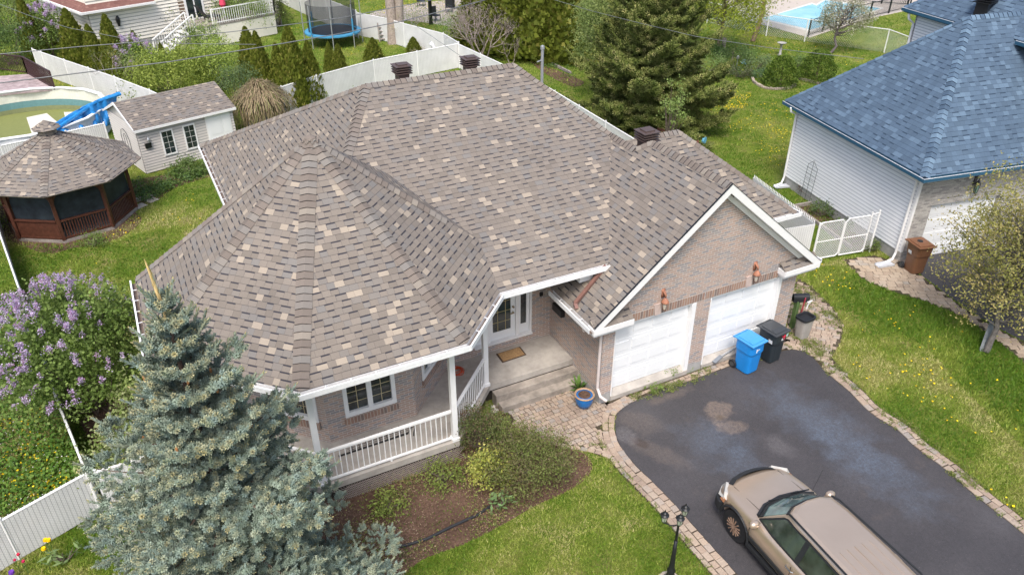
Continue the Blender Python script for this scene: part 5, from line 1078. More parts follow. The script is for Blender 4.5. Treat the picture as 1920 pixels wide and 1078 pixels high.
# ---------- blue spruce
def conifer(name, base, H, Rmax, label, shoot_len, shoot_r, cols, tipcols, whorls, K=16, prof=.8, nb=8, upturn=.35, bl_sp=.16, sh_sp=.11, low=.3, corecol=(.03, .05, .045), leader=True, cat='spruce tree', cnt=None, needle_w=.011, dens=1., lj=(.72, 1.12)):
    t = thing(name, (base[0], base[1], 0), label, cat); b = np.array([base[0], base[1], 0.]); q = MB()
    q.tube([b, b+(0, 0, H*.5), b+(0, 0, H*.97)], [.16*H/8, .09*H/8, .015], 8, (.14, .10, .08))
    SB, SD_, SL, SR, SC, ST = [], [], [], [], [], []
    tc_ = np.array(cols); tp_ = np.array(tipcols)
    def add(p, d, L, r, tip=0.): SB.append(p); SD_.append(d/np.linalg.norm(d)); SL.append(L); SR.append(r); SC.append(tc_[random.randrange(len(tc_))]*random.uniform(.78, 1.2)); ST.append(tip)
    zs = np.linspace(low, H*.965, whorls)
    for wi, z in enumerate(zs):
        u = 1-z/H; Lb = Rmax*(u**prof)*(1.0 if u < .85 else 1-(u-.85)*1.2); k = nb if u > .12 else max(5, nb-2)
        for j in range(k):
            a = 2*PI*(j+random.uniform(-.28, .28))/k+wi*2.4; L = Lb*random.uniform(*lj)+.12; el0 = .75*(1-u)**2.0+.12-.35*u; d0 = np.array([math.cos(a), math.sin(a), 0.])
            pts = []; p = b+np.array([0, 0, z]); n_ = max(3, int(L/.25)); 
            for s in range(n_+1):
                pts.append(p.copy()); f = s/n_; el = el0+upturn*f*f*1.2-(.25*u)*(1-f); p = p+(d0*math.cos(el)+np.array([0, 0, math.sin(el)]))*(L/n_)
            q.tube(pts, [.022*(1-f)*(.4+L/2)+.005 for f in np.linspace(0, 1, n_+1)], 4, (.13, .10, .08))
            pts = np.array(pts); side = np.array([-d0[1], d0[0], 0.])
            s = L*.12 if u > .3 else .08
            while s < L:
                f = s/L*n_; i = min(int(f), n_-1); pp = pts[i]*(1-(f-i))+pts[i+1]*(f-i); dd = unit(pts[i+1]-pts[i]); rem = (L-s)
                bl = min(.62, rem*.55+.10)*random.uniform(.7, 1.15)*(.75+.5*u)
                for sg in (-1, 1, 0):
                    if sg == 0 and random.random() < .45: continue
                    sdv = dd*.75+side*sg*.8+np.array([0, 0, random.uniform(.0, .28)+(.7 if sg == 0 else 0)])+RNG.normal(size=3)*.1; sdv = sdv/np.linalg.norm(sdv); bl_ = bl*(.45 if sg == 0 else 1)
                    x = .05
                    while x < bl_:
                        for s2 in (-1, 1):
                            if random.random() > dens: continue
                            dv = sdv*.75+np.cross(sdv, [0, 0, 1])*s2*.75+np.array([0, 0, random.uniform(.05, .5)])+RNG.normal(size=3)*.1
                            add(pp+sdv*x, dv, shoot_len*random.uniform(.7, 1.15), shoot_r)
                        x += sh_sp
                    add(pp+sdv*bl_, sdv+np.array([0, 0, .15]), shoot_len*1.25, shoot_r*.9, 1. if random.random() < .5+.5*(1-u) else 0)
                    for k_ in range(3): add(pp+sdv*(bl_-.03), sdv*.6+rdir(1)[0]*.8+np.array([0, 0, .5]), shoot_len, shoot_r, .6 if random.random() < .3 else 0)
                s += bl_sp
            add(pts[-1]-unit(pts[-1]-pts[-2])*.05, pts[-1]-pts[-2]+np.array([0, 0, .04]), shoot_len*1.5*(1+.9*(1-u)), shoot_r, 1.)
    if leader:
        for i_ in range(26): z_ = H*random.uniform(.84, .95); a_ = random.uniform(0, 6.3); add(b+np.array([0, 0, z_]), np.array([math.cos(a_), math.sin(a_), random.uniform(.5, 1.3)]), .34*random.uniform(.7, 1.3), shoot_r*.75, 1.)
        for i_ in range(40): z_ = H*random.uniform(.62, .86); a_ = random.uniform(0, 6.3); r_ = Rmax*(1-z_/H)*.7; add(b+np.array([math.cos(a_)*r_, math.sin(a_)*r_, z_]), np.array([math.cos(a_)*.7, math.sin(a_)*.7, random.uniform(.6, 1.4)]), .34*random.uniform(.7, 1.3), shoot_r*.75, 1.)
    if leader: 
        add(b+np.array([0, 0, H*.93]), np.array([-.06, 0, 1.]), H*.14, shoot_r*.62, 2.)
        for j in range(5): a = j*1.26; add(b+np.array([0, 0, H*.93]), np.array([math.cos(a), math.sin(a), .9]), .38, shoot_r, 1.)
    if leader: q.tube([b+(0, 0, H*.93), b+(-.03, 0, H*.93+.5), b+(-.07, .0, H*.93+1.05)], [.032, .028, .012], 6, (.62, .46, .22))
    part(q, 'trunk', BARK, t)
    B = np.array(SB); Dn = np.array(SD_); L = np.array(SL)[:, None]; r = np.array(SR)[:, None]; c = np.array(SC); tt = np.array(ST); n = len(B)
    ref = rdir(n); A1 = unit(np.cross(Dn, ref)); A2 = np.cross(Dn, A1)
    # needles
    kk = np.arange(K); tk = ((kk+.5)/K)[None, :, None]; ph = (kk*2.399)[None, :, None]+RNG.uniform(0, 6, (n, 1, 1))
    out = A1[:, None]*np.cos(ph)+A2[:, None]*np.sin(ph); rr = r[:, None]*(1.25-.65*tk**3)
    root = B[:, None]+Dn[:, None]*(L[:, None]*tk*.9)+out*r[:, None]*.2; tip = B[:, None]+Dn[:, None]*(L[:, None]*(tk*.9+.14))+out*rr
    wv = np.cross(out, Dn[:, None])*needle_w
    V = np.stack([root-wv, root+wv, tip+wv*.35, tip-wv*.35], 2).reshape(-1, 4, 3)
    cc = np.repeat(c[:, None], K, 1); tf = (np.clip(tt, 0, 1)[:, None]*np.clip((tk[:, :, 0]-.25)*1.5, 0, 1)*.8)[..., None]
    ti = tp_[RNG.integers(0, len(tp_), n)][:, None]; cc = cc*(1-tf)+ti*tf; cc[tt > 1.5] = np.array(tp_[0])
    cc = cc*RNG.uniform(.8, 1.22, cc.shape[:2]+(1,)); 
    # core: a slim 4-sided spindle as 4 quads
    th = np.arange(5)*PI/2; ring = A1[:, None]*np.cos(th)[None, :, None]+A2[:, None]*np.sin(th)[None, :, None]
    c0 = B[:, None]+ring*r[:, None]*.45; c1 = B[:, None]+Dn[:, None]*L[:, None]*.93+ring*r[:, None]*.35
    VC = np.stack([c0[:, :4], c0[:, 1:], c1[:, 1:], c1[:, :4]], 2).reshape(-1, 4, 3)
    CC = np.repeat(c*.8, 4, 0)
    bulk('foliage', np.vstack([V, VC]), 4, np.clip(np.vstack([cc.reshape(-1, 3), CC]), 0, 1), NEEDLE, t)
    return t, n
sp1, n1 = conifer('blue_spruce', (-.25, 10.3), 7.85, 3.3, 'large blue-green spruce in the left foreground in front of the octagonal porch', .125, .050, [(.27, .34, .27), (.31, .385, .31), (.37, .41, .30), (.225, .28, .225), (.28, .365, .32)], [(.52, .42, .17), (.48, .43, .22), (.50, .45, .25), (.42, .42, .23)], 20, K=20, prof=1.02, nb=7, bl_sp=.21, sh_sp=.15, needle_w=.012, lj=(.5, 1.22))
q = MB()
for i in range(26):
    z = random.uniform(4.8, 6.8); a = random.uniform(0, 6.3); r = 3.15*(1-z/7.9)**1.0*.8; c = np.array([-.35+r*math.cos(a), 10.3+r*math.sin(a), z]); q.lathe(c, [(.008, 0), (.022, -.03), (.020, -.075), (.005, -.1)], 7, (.42, .2, .08))
part(q, 'cone', ATTR, sp1)
PB = G(1207, 240)
pn, n2 = conifer('pine_tree', (PB[0], PB[1]), 7.9, 3.9, 'dark bushy pine standing behind the right end of the house', .26, .13, [(.14, .18, .04), (.19, .23, .06), (.11, .15, .035), (.23, .255, .08)], [(.55, .50, .22), (.44, .42, .16), (.34, .36, .12)], 20, K=17, prof=.5, nb=8, upturn=.75, bl_sp=.40, sh_sp=.30, cat='pine tree', lj=(.42, 1.28), needle_w=.016, leader=False, low=.5)

# ---------- cedars
def cedar_proto(label, cols, seed=1, n=5200):
    t = thing('cedar_tree', (0, 0, 0), label, 'cedar tree', 'columnar cedars along the back fences'); u = RNG.uniform(0, 1, n)**.85; a = RNG.uniform(0, 2*PI, n)
    R = (1-u)**.7*(.72+.28*np.minimum(1, u*8))*(1+.10*np.sin(a*5+u*21)+.07*np.sin(a*9-u*33)); d = RNG.uniform(.72, 1.06, n); P = np.stack([R*d*np.cos(a), R*d*np.sin(a), u], 1)*np.array([.5, .5, 1.])
    N = np.stack([np.cos(a), np.sin(a), np.full(n, .5)], 1); s = .055
    nr = unit(N+rdir(n)*.7); up = unit(np.array([0, 0, 1.])+rdir(n)*.45+N*.35); b_ = unit(np.cross(nr, up)); sz = RNG.uniform(.6, 1.3, n)[:, None]*s
    w = b_*sz*.5*np.array([1.6, 1.6, .6]); h = up*sz*np.array([1.5, 1.5, .75]); V = np.stack([P-w*.5-h*.3, P+w*.5-h*.3, P+w*.35+h*.5, P-w*.2+h*.7], 1)
    k = .5+.5*np.sin(a*4+u*17)*np.sin(a*7-u*25); c = np.array(cols); cc = c[0]*(1-k[:, None])+c[1]*k[:, None]; i = RNG.random(n) < .13; cc[i] = c[2]; cc *= RNG.uniform(.75, 1.25, (n, 1))
    bulk('foliage', V, 4, cc, LEAF, t); q = MB(); q.tube([(0, 0, 0), (0, 0, .9)], [.03, .004], 6, (.15, .1, .08)); part(q, 'trunk', BARK, t); 
    q = MB(); q.lathe((0, 0, 0), [(.30, .02), (.34, .1), (.30, .3), (.21, .6), (.1, .85), (0, .95)], 9, tuple(c[0]*.9)); part(q, 'inner_foliage', ATTR, t); return t
cA = cedar_proto('', [(.12, .155, .02), (.20, .23, .035), (.28, .27, .06)]); first = [True]
def cedar(bx, by, tx, ty, w, label):
    b = G(bx, by); h = height_at((bx, by), (tx, ty)); dd = (b-np.array([0, 0, CH]))@FWD; W = w*1.3*dd/FPX
    if first[0]: r = cA; first[0] = False; r.location = (b[0], b[1], 0); r['label'] = label
    else: r = dup(cA, (b[0], b[1], 0), label)
    r.rotation_euler[2] = random.uniform(0, 6); r.scale = (W, W, h); return r
cedar(72, 112, 62, -15, 34, 'tall narrow cedar at the far left, left of the big lilac'); cedar(95, 85, 87, 2, 26, 'smaller cedar just right of the tall narrow one at far left')
cedar(150, 118, 139, 16, 50, 'broad pointed cedar right of the big lilac'); cedar(186, 132, 182, 45, 38, 'cedar in front of the small window of the cream house')
cedar(226, 145, 206, 28, 48, 'tall cedar right of the small window, below the wall lantern'); cedar(246, 125, 237, 72, 20, 'short thin cedar left of the two small ones below the cream wall')
cedar(261, 112, 254, 58, 26, 'small cedar with a bent top below the cream wall'); cedar(308, 118, 304, 80, 16, 'tiny cedar near the foot of the white stairs')
cedar(478, 162, 462, 52, 46, 'leftmost cedar of the dense group left of the trampoline lawn'); cedar(497, 175, 484, 60, 42, 'second cedar of the dense group, behind the tan weeping shrub')
cedar(532, 186, 523, 82, 40, 'medium cedar left of the tallest one in the dense group'); cedar(560, 200, 544, 50, 58, 'tallest and broadest cedar of the dense group')
cedar(590, 190, 572, 78, 40, 'rightmost cedar of the dense group against the white fence'); cedar(622, 140, 615, 80, 24, 'slim cedar left of a pair on the trampoline lawn')
cedar(641, 160, 631, 84, 32, 'slim cedar hanging over the white fence, right of a pair'); cedar(702, 120, 692, 72, 36, 'conical dark cedar between trampoline and roof vent'); cedar(776, 100, 773, 70, 26, 'small cedar in front of the double tree trunk'); cedar(830, 90, 828, 72, 14, 'tiny cedar at the fence corner')
# tall cedar hedge: separate trees
for i, (x_, y_, w_, h_, lb) in enumerate([(918, 88, 120, -70, 'left end of the tall cedar hedge, beside the bare shrub'), (965, 98, 130, -95, 'second tree of the tall cedar hedge'), (1015, 104, 135, -100, 'middle of the tall cedar hedge, above the mast'), (1062, 108, 130, -90, 'fourth tree of the tall cedar hedge'), (1108, 112, 120, -70, 'right end of the tall cedar hedge, against the feathery tree')]):
    cedar(x_, y_, x_-8, h_, w_, 'broad dark cedar at the '+lb if i in (0, 2, 4) else 'broad dark cedar, '+lb)
# rounded dwarf conifers
def dwarf(px, H, R, label):
    b = G(*px); t = thing('dwarf_conifer', (b[0], b[1], 0), label, 'conifer', 'rounded dwarf conifers by the pond'); n = 9000; u = RNG.uniform(0, 1, n)**.8; a = RNG.uniform(0, 2*PI, n)
    r = R*np.sqrt(np.clip(1-u**1.5, 0, 1))*(1+.1*np.sin(a*6+u*14))*RNG.uniform(.8, 1.04, n); P = np.stack([b[0]+r*np.cos(a), b[1]+r*np.sin(a), u*H*.97+.04], 1)
    leafcloud('foliage', P, .10, palette(n, [(.09, .16, .02), (.14, .22, .03), (.20, .28, .05), (.06, .11, .015)]), t, .45, .4); q = MB(); q.tube([b, b+(0, 0, H*.8)], [.08, .02], 6, (.14, .1, .08)); part(q, 'trunk', BARK, t)
    return t
dwarf((1462, 160), 1.75, 1.05, 'rounded bright green conifer inside the curved stone edging'); dwarf((1530, 150), 1.8, 1.15, 'rounded green conifer beside the blue roof edge, right of the other one')

# ---------- broadleaf trees
def tree(px, H, cz, R, label, cols, name='tree', cat='tree', leaf=.12, nc=110, per=55, cr=.6, r0=.12, top=None, off=(0, 0), col=(.17, .14, .12), lower=-.7, shell=.45, klimb=40, aspect=.5, flowers=None, group=None, upb=.6):
    b = G(*px); t = thing(name, (b[0], b[1], 0), label, cat, group); c = (b[0]+off[0], b[1]+off[1], cz)
    P, C, idx = clumpy(c, R, nc, per, cr, shell, lower=lower); leafcloud('crown', P, leaf, clumpcols(idx, len(C), cols), t, aspect, upb)
    limbs(b, C, r0, parent=t, top=top or (c[0], c[1], cz+R[2]*.5), k=klimb, col=col)
    if flowers: fc, nf, fs = flowers; F_ = C[RNG.integers(0, len(C), nf)]+RNG.normal(size=(nf, 3))*cr*.5; leafcloud('blossom', F_, fs, palette(nf, fc), t, .8)
    return t
YG = [(.24, .27, .06), (.32, .33, .09), (.18, .21, .05), (.38, .33, .13)]
tree((1848, 660), 5.6, 2.75, (2.5, 2.4, 2.5), 'yellow-green small-leaved tree in front of the pale stone garage at right', [(.28, .28, .07), (.36, .34, .11), (.20, .22, .06), (.44, .36, .15)], leaf=.085, nc=400, per=60, cr=.40, r0=.09, off=(1.45, .55), col=(.13, .12, .11), klimb=150, shell=.2, lower=-.8)
tree((1135, 190), 7, 4.2, (1.9, 1.9, 2.9), 'feathery pale green tree between the cedar hedge and the pine', [(.26, .34, .10), (.34, .40, .15), (.20, .28, .09)], leaf=.15, nc=300, per=95, cr=.6, aspect=.22, klimb=40, shell=.2)
tree((1345, 104), 9, 4.0, (3.6, 3.2, 3.2), 'yellow-green tree at the top edge right of the pine', [(.28, .34, .03), (.38, .42, .06), (.22, .28, .03)], leaf=.17, nc=260, per=90, cr=.8, aspect=.3, col=(.2, .16, .12), shell=.25)
tree((1411, 78), 7.5, 5.2, (2.8, 2.6, 2.0), 'lime green tree with a slanting trunk in front of the swimming pool', [(.28, .35, .05), (.36, .42, .08)], leaf=.16, nc=140, per=70, cr=.7, off=(2.0, 1.0), col=(.24, .17, .12), r0=.16, shell=.3)
tree((1556, 102), 3.6, 2.3, (1.8, 1.8, 1.3), 'small whitish flowering tree with a short leaning trunk before the chain-link fence', [(.26, .27, .13), (.34, .33, .2), (.2, .22, .1)], leaf=.09, nc=150, per=40, cr=.35, off=(.9, .2), flowers=([(.62, .6, .52)], 2200, .08), klimb=60, r0=.09, col=(.15, .13, .13))
tree((1372, 128), 2, 1.0, (1.0, 1.0, .9), 'low dark green shrub by the garden pond', [(.07, .13, .04), (.12, .18, .06)], name='shrub', cat='shrub', leaf=.09, nc=40, per=40, cr=.4, klimb=10, r0=.03)
for (p, R, H, lb, c) in (((1330, 135), 1.2, 1.0, 'grey-green mound of perennials left of the garden pond', [(.17, .26, .08), (.24, .33, .12)]), ((1400, 118), .9, .9, 'bushy green perennial right behind the pond', [(.13, .22, .05), (.2, .3, .09)]), ((1420, 130), .9, .8, 'pale green clump between pond and rounded conifer', [(.16, .23, .09), (.2, .27, .12)]),
                      ((1350, 110), .8, .8, 'spiky dark clump beside the short wooden post', [(.07, .13, .04)]), ((1430, 148), .7, .45, 'low bluish mound inside the stone edging', [(.13, .22, .1)]), ((1500, 128), .8, .7, 'leafy clump between the two rounded conifers', [(.12, .2, .05), (.18, .25, .09)]), ((1385, 145), .8, .5, 'low dark clump in front of the pond', [(.08, .13, .05), (.14, .15, .08)])):
    shrub(p, H, R, lb, c, leaf=.09, nc=34, per=45, group='perennial clumps around the pond', name='perennial', cat='plant')
LIL = [(.11, .18, .035), (.16, .24, .055), (.21, .29, .08)]; PUR = [(.50, .40, .62), (.60, .50, .70), (.40, .26, .46), (.68, .60, .75), (.45, .25, .42)]
shrub((150, 790), 3.6, 1.85, 'large purple flowering lilac leaning over the left border fence', LIL, name='lilac', cat='lilac', leaf=.095, nc=230, per=75, cr=.45, world=(-2.75, 18.9), aspect=.7, flowers=(PUR, 640, .09, lambda d: (d[:, 0] < .5) | (RNG.random(len(d)) < .22)), shell=.35, zc=.55)
shrub((100, 105), 3.0, 1.5, 'purple flowering lilac between the cedars at top left', LIL, name='lilac', cat='lilac', leaf=.12, nc=80, per=50, cr=.5, flowers=(PUR, 330, .12, None), aspect=.7)
shrub((168, 90), 3.2, .9, 'narrow purple lilac against the cream house wall', LIL, name='lilac', cat='lilac', leaf=.12, nc=40, per=45, cr=.4, flowers=(PUR, 130, .12, None), aspect=.7)
shrub((262, 150), 2.4, 1.0, 'pale purple lilac above the yellow-green shrub by the shed', LIL, name='lilac', cat='lilac', leaf=.12, nc=40, per=45, cr=.4, flowers=(PUR, 120, .12, None), aspect=.7)
VIB = [(.20, .27, .07), (.27, .34, .11), (.34, .38, .18), (.15, .22, .05)]
shrub((215, 820), 1.5, 1.05, 'light green leafy shrub left of the blue spruce', VIB, leaf=.10, nc=70, per=42, cr=.28, world=(-2.0, 15.9), aspect=.6, stems=24, shell=.1)
shrub((240, 770), 2.1, .75, 'upright light green shrub between lilac and blue spruce', VIB, leaf=.09, nc=50, per=42, cr=.28, world=(-1.5, 17.1), aspect=.6, stems=20, shell=.1)
shrub((330, 185), 2.6, 2.6, 'wide yellow-green shrub behind the shed roof', [(.24, .31, .05), (.33, .39, .08), (.17, .23, .04)], leaf=.12, nc=190, per=75, cr=.55)
shrub((410, 165), 2.7, 1.5, 'bright green shrub right of the shed roof', [(.26, .36, .06), (.34, .43, .10)], leaf=.10, nc=90, per=60, cr=.5)
shrub((393, 128), 2.8, 1.3, 'green shrub with cream flower clusters behind the shed', [(.15, .22, .05), (.2, .28, .07)], leaf=.11, nc=70, per=50, cr=.45, flowers=([(.68, .68, .48)], 90, .11, None))
shrub((450, 190), 2.0, 1.2, 'grey-green shrub left of the tan weeping shrub', [(.10, .16, .06), (.15, .21, .09)], leaf=.09, nc=60, per=50, cr=.4)
shrub((25, 122), 2.6, 2.2, 'dark green bush at the far left edge behind the brown deck', [(.06, .11, .03), (.10, .16, .04), (.15, .22, .06)], leaf=.12, nc=110, per=60, cr=.6)
shrub((20, 60), 3.4, 2.2, 'light green bush at the top left corner', [(.14, .2, .05), (.2, .26, .09)], leaf=.13, nc=110, per=45, cr=.6)
shrub((330, 80), 3.0, 1.4, 'thin pale shrub left of the white stairs', [(.2, .24, .1), (.27, .29, .15)], leaf=.10, nc=60, per=34, cr=.4, shell=.1, stems=20)
shrub((470, 66), 3.6, 1.9, 'broad light green shrub in front of the cream house right of the deck', [(.18, .26, .06), (.25, .33, .10)], leaf=.12, nc=120, per=50, cr=.55, shell=.2)
shrub((425, 72), 2.8, 1.3, 'green climber bush on the white deck railing', [(.15, .22, .05), (.22, .3, .09)], leaf=.11, nc=70, per=45, cr=.45)
shrub((525, 50), 2.0, .8, 'dark conical shrub beside the cream house corner', [(.07, .10, .03), (.12, .15, .04)], leaf=.1, nc=50, per=50, cr=.35)
shrub((650, 172), .55, .5, 'small round green shrub peeping over the roof ridge', [(.13, .22, .04), (.18, .28, .06)], leaf=.07, nc=30, per=50, cr=.2)
shrub((868, 88), 2.3, 1.9, 'bright green feathery shrub behind the fence corner', [(.13, .22, .05), (.18, .28, .08)], leaf=.10, nc=120, per=50, cr=.5, aspect=.3)
shrub((1250, 285), 3.2, .8, 'light green sapling behind the right roof vent', [(.22, .32, .08), (.3, .4, .13)], name='sapling', cat='sapling', leaf=.09, nc=34, per=34, cr=.28, shell=.05, stems=22, zc=.6)
shrub((1484, 366), .75, .35, 'small purple-brown shrub at the foot of the trellis', [(.13, .08, .07), (.2, .13, .10)], leaf=.05, nc=26, per=40, cr=.16, world=(24.05, 20.6))
shrub((1512, 385), .5, .5, 'green perennials in the narrow bed along the white siding', [(.10, .16, .05), (.16, .23, .09)], name='perennial', cat='plant', leaf=.07, nc=26, per=34, cr=.22, world=(23.2, 18.9))
shrub((1540, 405), .4, .4, 'low green plants at the near end of the narrow bed', [(.10, .16, .05), (.16, .23, .09)], name='perennial', cat='plant', leaf=.07, nc=20, per=30, cr=.2, world=(22.9, 17.6))
shrub((1632, 470), .5, .28, 'weedy green tuft at the corner of the white siding', [(.14, .2, .05), (.2, .26, .09)], name='perennial', cat='plant', leaf=.06, nc=20, per=30, cr=.15)
shrub((885, 800), 1.25, .62, 'airy shrub with reddish buds at the porch corner post', [(.10, .14, .04), (.15, .19, .06), (.20, .12, .09)], leaf=.05, nc=60, per=60, cr=.2, world=(5.75, 13.05), stems=26, shell=.1, zc=.62)
shrub((890, 860), .75, .5, 'yellow-leaved shrub in the front bed', [(.50, .50, .10), (.38, .43, .09), (.60, .56, .18), (.30, .36, .08)], leaf=.07, nc=46, per=44, cr=.24, world=(5.55, 12.0))
shrub((960, 895), 1.0, 1.15, 'dense low olive green shrub in the front bed beside the walk', [(.15, .20, .05), (.21, .26, .07), (.18, .14, .08)], leaf=.05, nc=170, per=75, cr=.3, world=(6.3, 11.75), shell=.2)
shrub((915, 800), .55, .4, 'green clump left of the concrete steps', [(.16, .22, .05), (.24, .28, .09)], leaf=.06, nc=30, per=50, cr=.16, world=(6.35, 13.4))
shrub((820, 850), .35, .5, 'light green low plants below the porch railing', [(.18, .25, .05), (.25, .3, .08)], name='perennial', cat='plant', leaf=.06, nc=40, per=26, cr=.26, world=(4.55, 12.55))
shrub((700, 905), .22, .4, 'low green plants at the left of the porch lattice', [(.18, .25, .05), (.27, .31, .08)], name='perennial', cat='plant', leaf=.07, nc=34, per=20, cr=.26, world=(3.1, 12.3))
shrub((885, 945), .35, .3, 'broad-leaved plant near the edging hose end', [(.16, .26, .10), (.22, .32, .14)], name='perennial', cat='plant', leaf=.16, nc=8, per=8, cr=.16, world=(5.35, 11.2), aspect=.4)
shrub((125, 1045), .35, .3, 'broad-leaved tulip foliage at the bottom left fence', [(.18, .27, .10), (.24, .33, .14)], name='perennial', cat='plant', leaf=.2, nc=8, per=7, cr=.16, world=tuple(G2(125, 1050)), aspect=.25)
shrub((228, 335), .4, .5, 'weedy plants at the foot of the gazebo railing', [(.12, .2, .04), (.19, .26, .07)], name='perennial', cat='plant', leaf=.09, nc=24, per=34, cr=.22, world=(-2.4, 29.2), aspect=.3)
shrub((330, 325), .35, .9, 'leafy strip at the foot of the shed', [(.10, .17, .04), (.16, .23, .07)], name='perennial', cat='plant', leaf=.09, nc=40, per=50, cr=.3, world=(1.7, 34.9))
shrub((100, 285), .6, .4, 'weeds between gazebo and chain-link fence', [(.16, .24, .05), (.22, .3, .09)], name='perennial', cat='plant', leaf=.09, nc=20, per=30, cr=.22, world=(-5.4, 36.3))
# weeping tan shrub
b = G(497, 236); wt = thing('weeping_shrub', (b[0], b[1], 0), 'tan weeping shrub of drooping bare twigs behind the left roof edge', 'shrub')
n = 900; a = RNG.uniform(0, 2*PI, n); R_ = 1.7*np.sqrt(RNG.uniform(.02, 1, n)); V = []; K_s = 7; top = 2.1
s_ = np.linspace(0, 1, K_s); px3 = b[0]+np.cos(a)[:, None]*(R_[:, None]*np.minimum(1, s_*1.5)**.8); py3 = b[1]+np.sin(a)[:, None]*(R_[:, None]*np.minimum(1, s_*1.5)**.8); pz3 = top*(1-.25*(R_/1.45)**2)[:, None]+.25*np.sin(s_*PI)[None]*1.2-1.25*np.clip(s_-.35, 0, 1)[None]**1.3*2.0*RNG.uniform(.6, 1.1, n)[:, None]
PP = np.stack([px3, py3, np.maximum(pz3, .05)], 2)+RNG.normal(size=(n, K_s, 3))*.06; sdv = np.stack([-np.sin(a), np.cos(a), 0*a], 1)*.012
for i in range(K_s-1): V.append(np.stack([PP[:, i]-sdv, PP[:, i]+sdv, PP[:, i+1]+sdv, PP[:, i+1]-sdv], 1))
V = np.vstack(V); bulk('twigs', V, 4, palette(len(V), [(.26, .20, .12), (.20, .15, .09), (.33, .26, .16), (.20, .20, .08)]), ATTR, wt); lf_ = PP[:, 2:].reshape(-1, 3); lf_ = lf_[RNG.random(len(lf_)) < .6]; leafcloud('leaves', lf_, .05, palette(len(lf_), [(.25, .24, .1), (.3, .25, .13), (.2, .16, .1)]), wt); q = MB(); q.tube([b, b+(0, 0, 2.3)], [.06, .05], 6, (.2, .15, .1)); part(q, 'trunk', BARK, wt)
# bare shrubs
def bare(px, H, label, r0=.05, n=5, depth=4, spread=.6, col=(.30, .25, .22), name='bare_shrub', tips=None):
    b = G(*px); t = thing(name, (b[0], b[1], 0), label, 'shrub'); q = MB(); T = []
    def grow(p, d, L, r, k):
        m = p+d*L*.5+RNG.normal(size=3)*L*.06; e = p+d*L+RNG.normal(size=3)*L*.06; q.tube([p, m, e], [r, r*.8, r*.62], 5, col, cap=False)
        if k == 0: T.append(e); return
        for i in range(random.choice((2, 3, 3))): dd = unit(d+RNG.normal(size=3)*spread*.8+np.array([0, 0, .25])); grow(e, dd, L*random.uniform(.6, .85), r*.6, k-1)
    for i in range(n): a = 2*PI*i/n+random.random(); grow(b+np.array([math.cos(a), math.sin(a), 0])*.08, unit(np.array([math.cos(a)*.5, math.sin(a)*.5, 1.])), H*.36, r0, depth)
    part(q, 'branches', BARK, t)
    if tips: T = np.array(T); Q = np.repeat(T, 10, 0)+RNG.normal(size=(len(T)*10, 3))*.12; leafcloud('buds', Q, .06, palette(len(Q), tips), t)
    return t
bare((903, 118), 3.2, 'large bare branching shrub behind the ridge with mauve twig tips', .06, 6, 4, tips=[(.42, .33, .36), (.36, .3, .28)])
bare((790, 130), 1.5, 'low bare twiggy shrub between the two rear roof vents', .025, 4, 3); bare((760, 80), 2.4, 'thin bare shrub at the foot of the double trunk', .025, 5, 3, tips=[(.3, .32, .14)]); bare((958, 125), 2.2, 'thin sprouting stems at the fence right of the large bare shrub', .02, 4, 2, tips=[(.3, .34, .1)])
bare((232, 190), 3.0, 'sparse sapling with thin leaves beside the shed ridge', .02, 3, 3, tips=[(.3, .36, .15), (.36, .38, .2)])
# double trunk
b = G(738, 82); t = thing('double_trunk_tree', (b[0], b[1], 0), 'thick pale double tree trunk rising out of the picture behind the trampoline', 'tree'); q = MB()
q.tube([b, b+(0, 0, 1.5), b+(-.05, .1, 5), b+(.1, .2, 8)], [.42, .33, .30, .25], 12, (.36, .30, .26)); q.tube([b+(.45, -.15, 0), b+(.5, -.1, 1.5), b+(.75, 0, 5), b+(1.3, .2, 8)], [.40, .3, .28, .2], 12, (.34, .29, .25)); part(q, 'trunk', BARK, t)
P, C, idx = clumpy((b[0]+.3, b[1], 9.8), (4, 4, 2.4), 80, 50, .9, .3); leafcloud('crown', P, .16, clumpcols(idx, len(C), [(.2, .25, .07), (.27, .3, .1)]), t)
q = MB()
for c in C[:26]: q.tube([b+(.1, .2, 7.4), (b+(.2, .2, 8)+c)/2, c], [.12, .07, .02], 5, (.3, .25, .22))
part(q, 'limb', BARK, t)
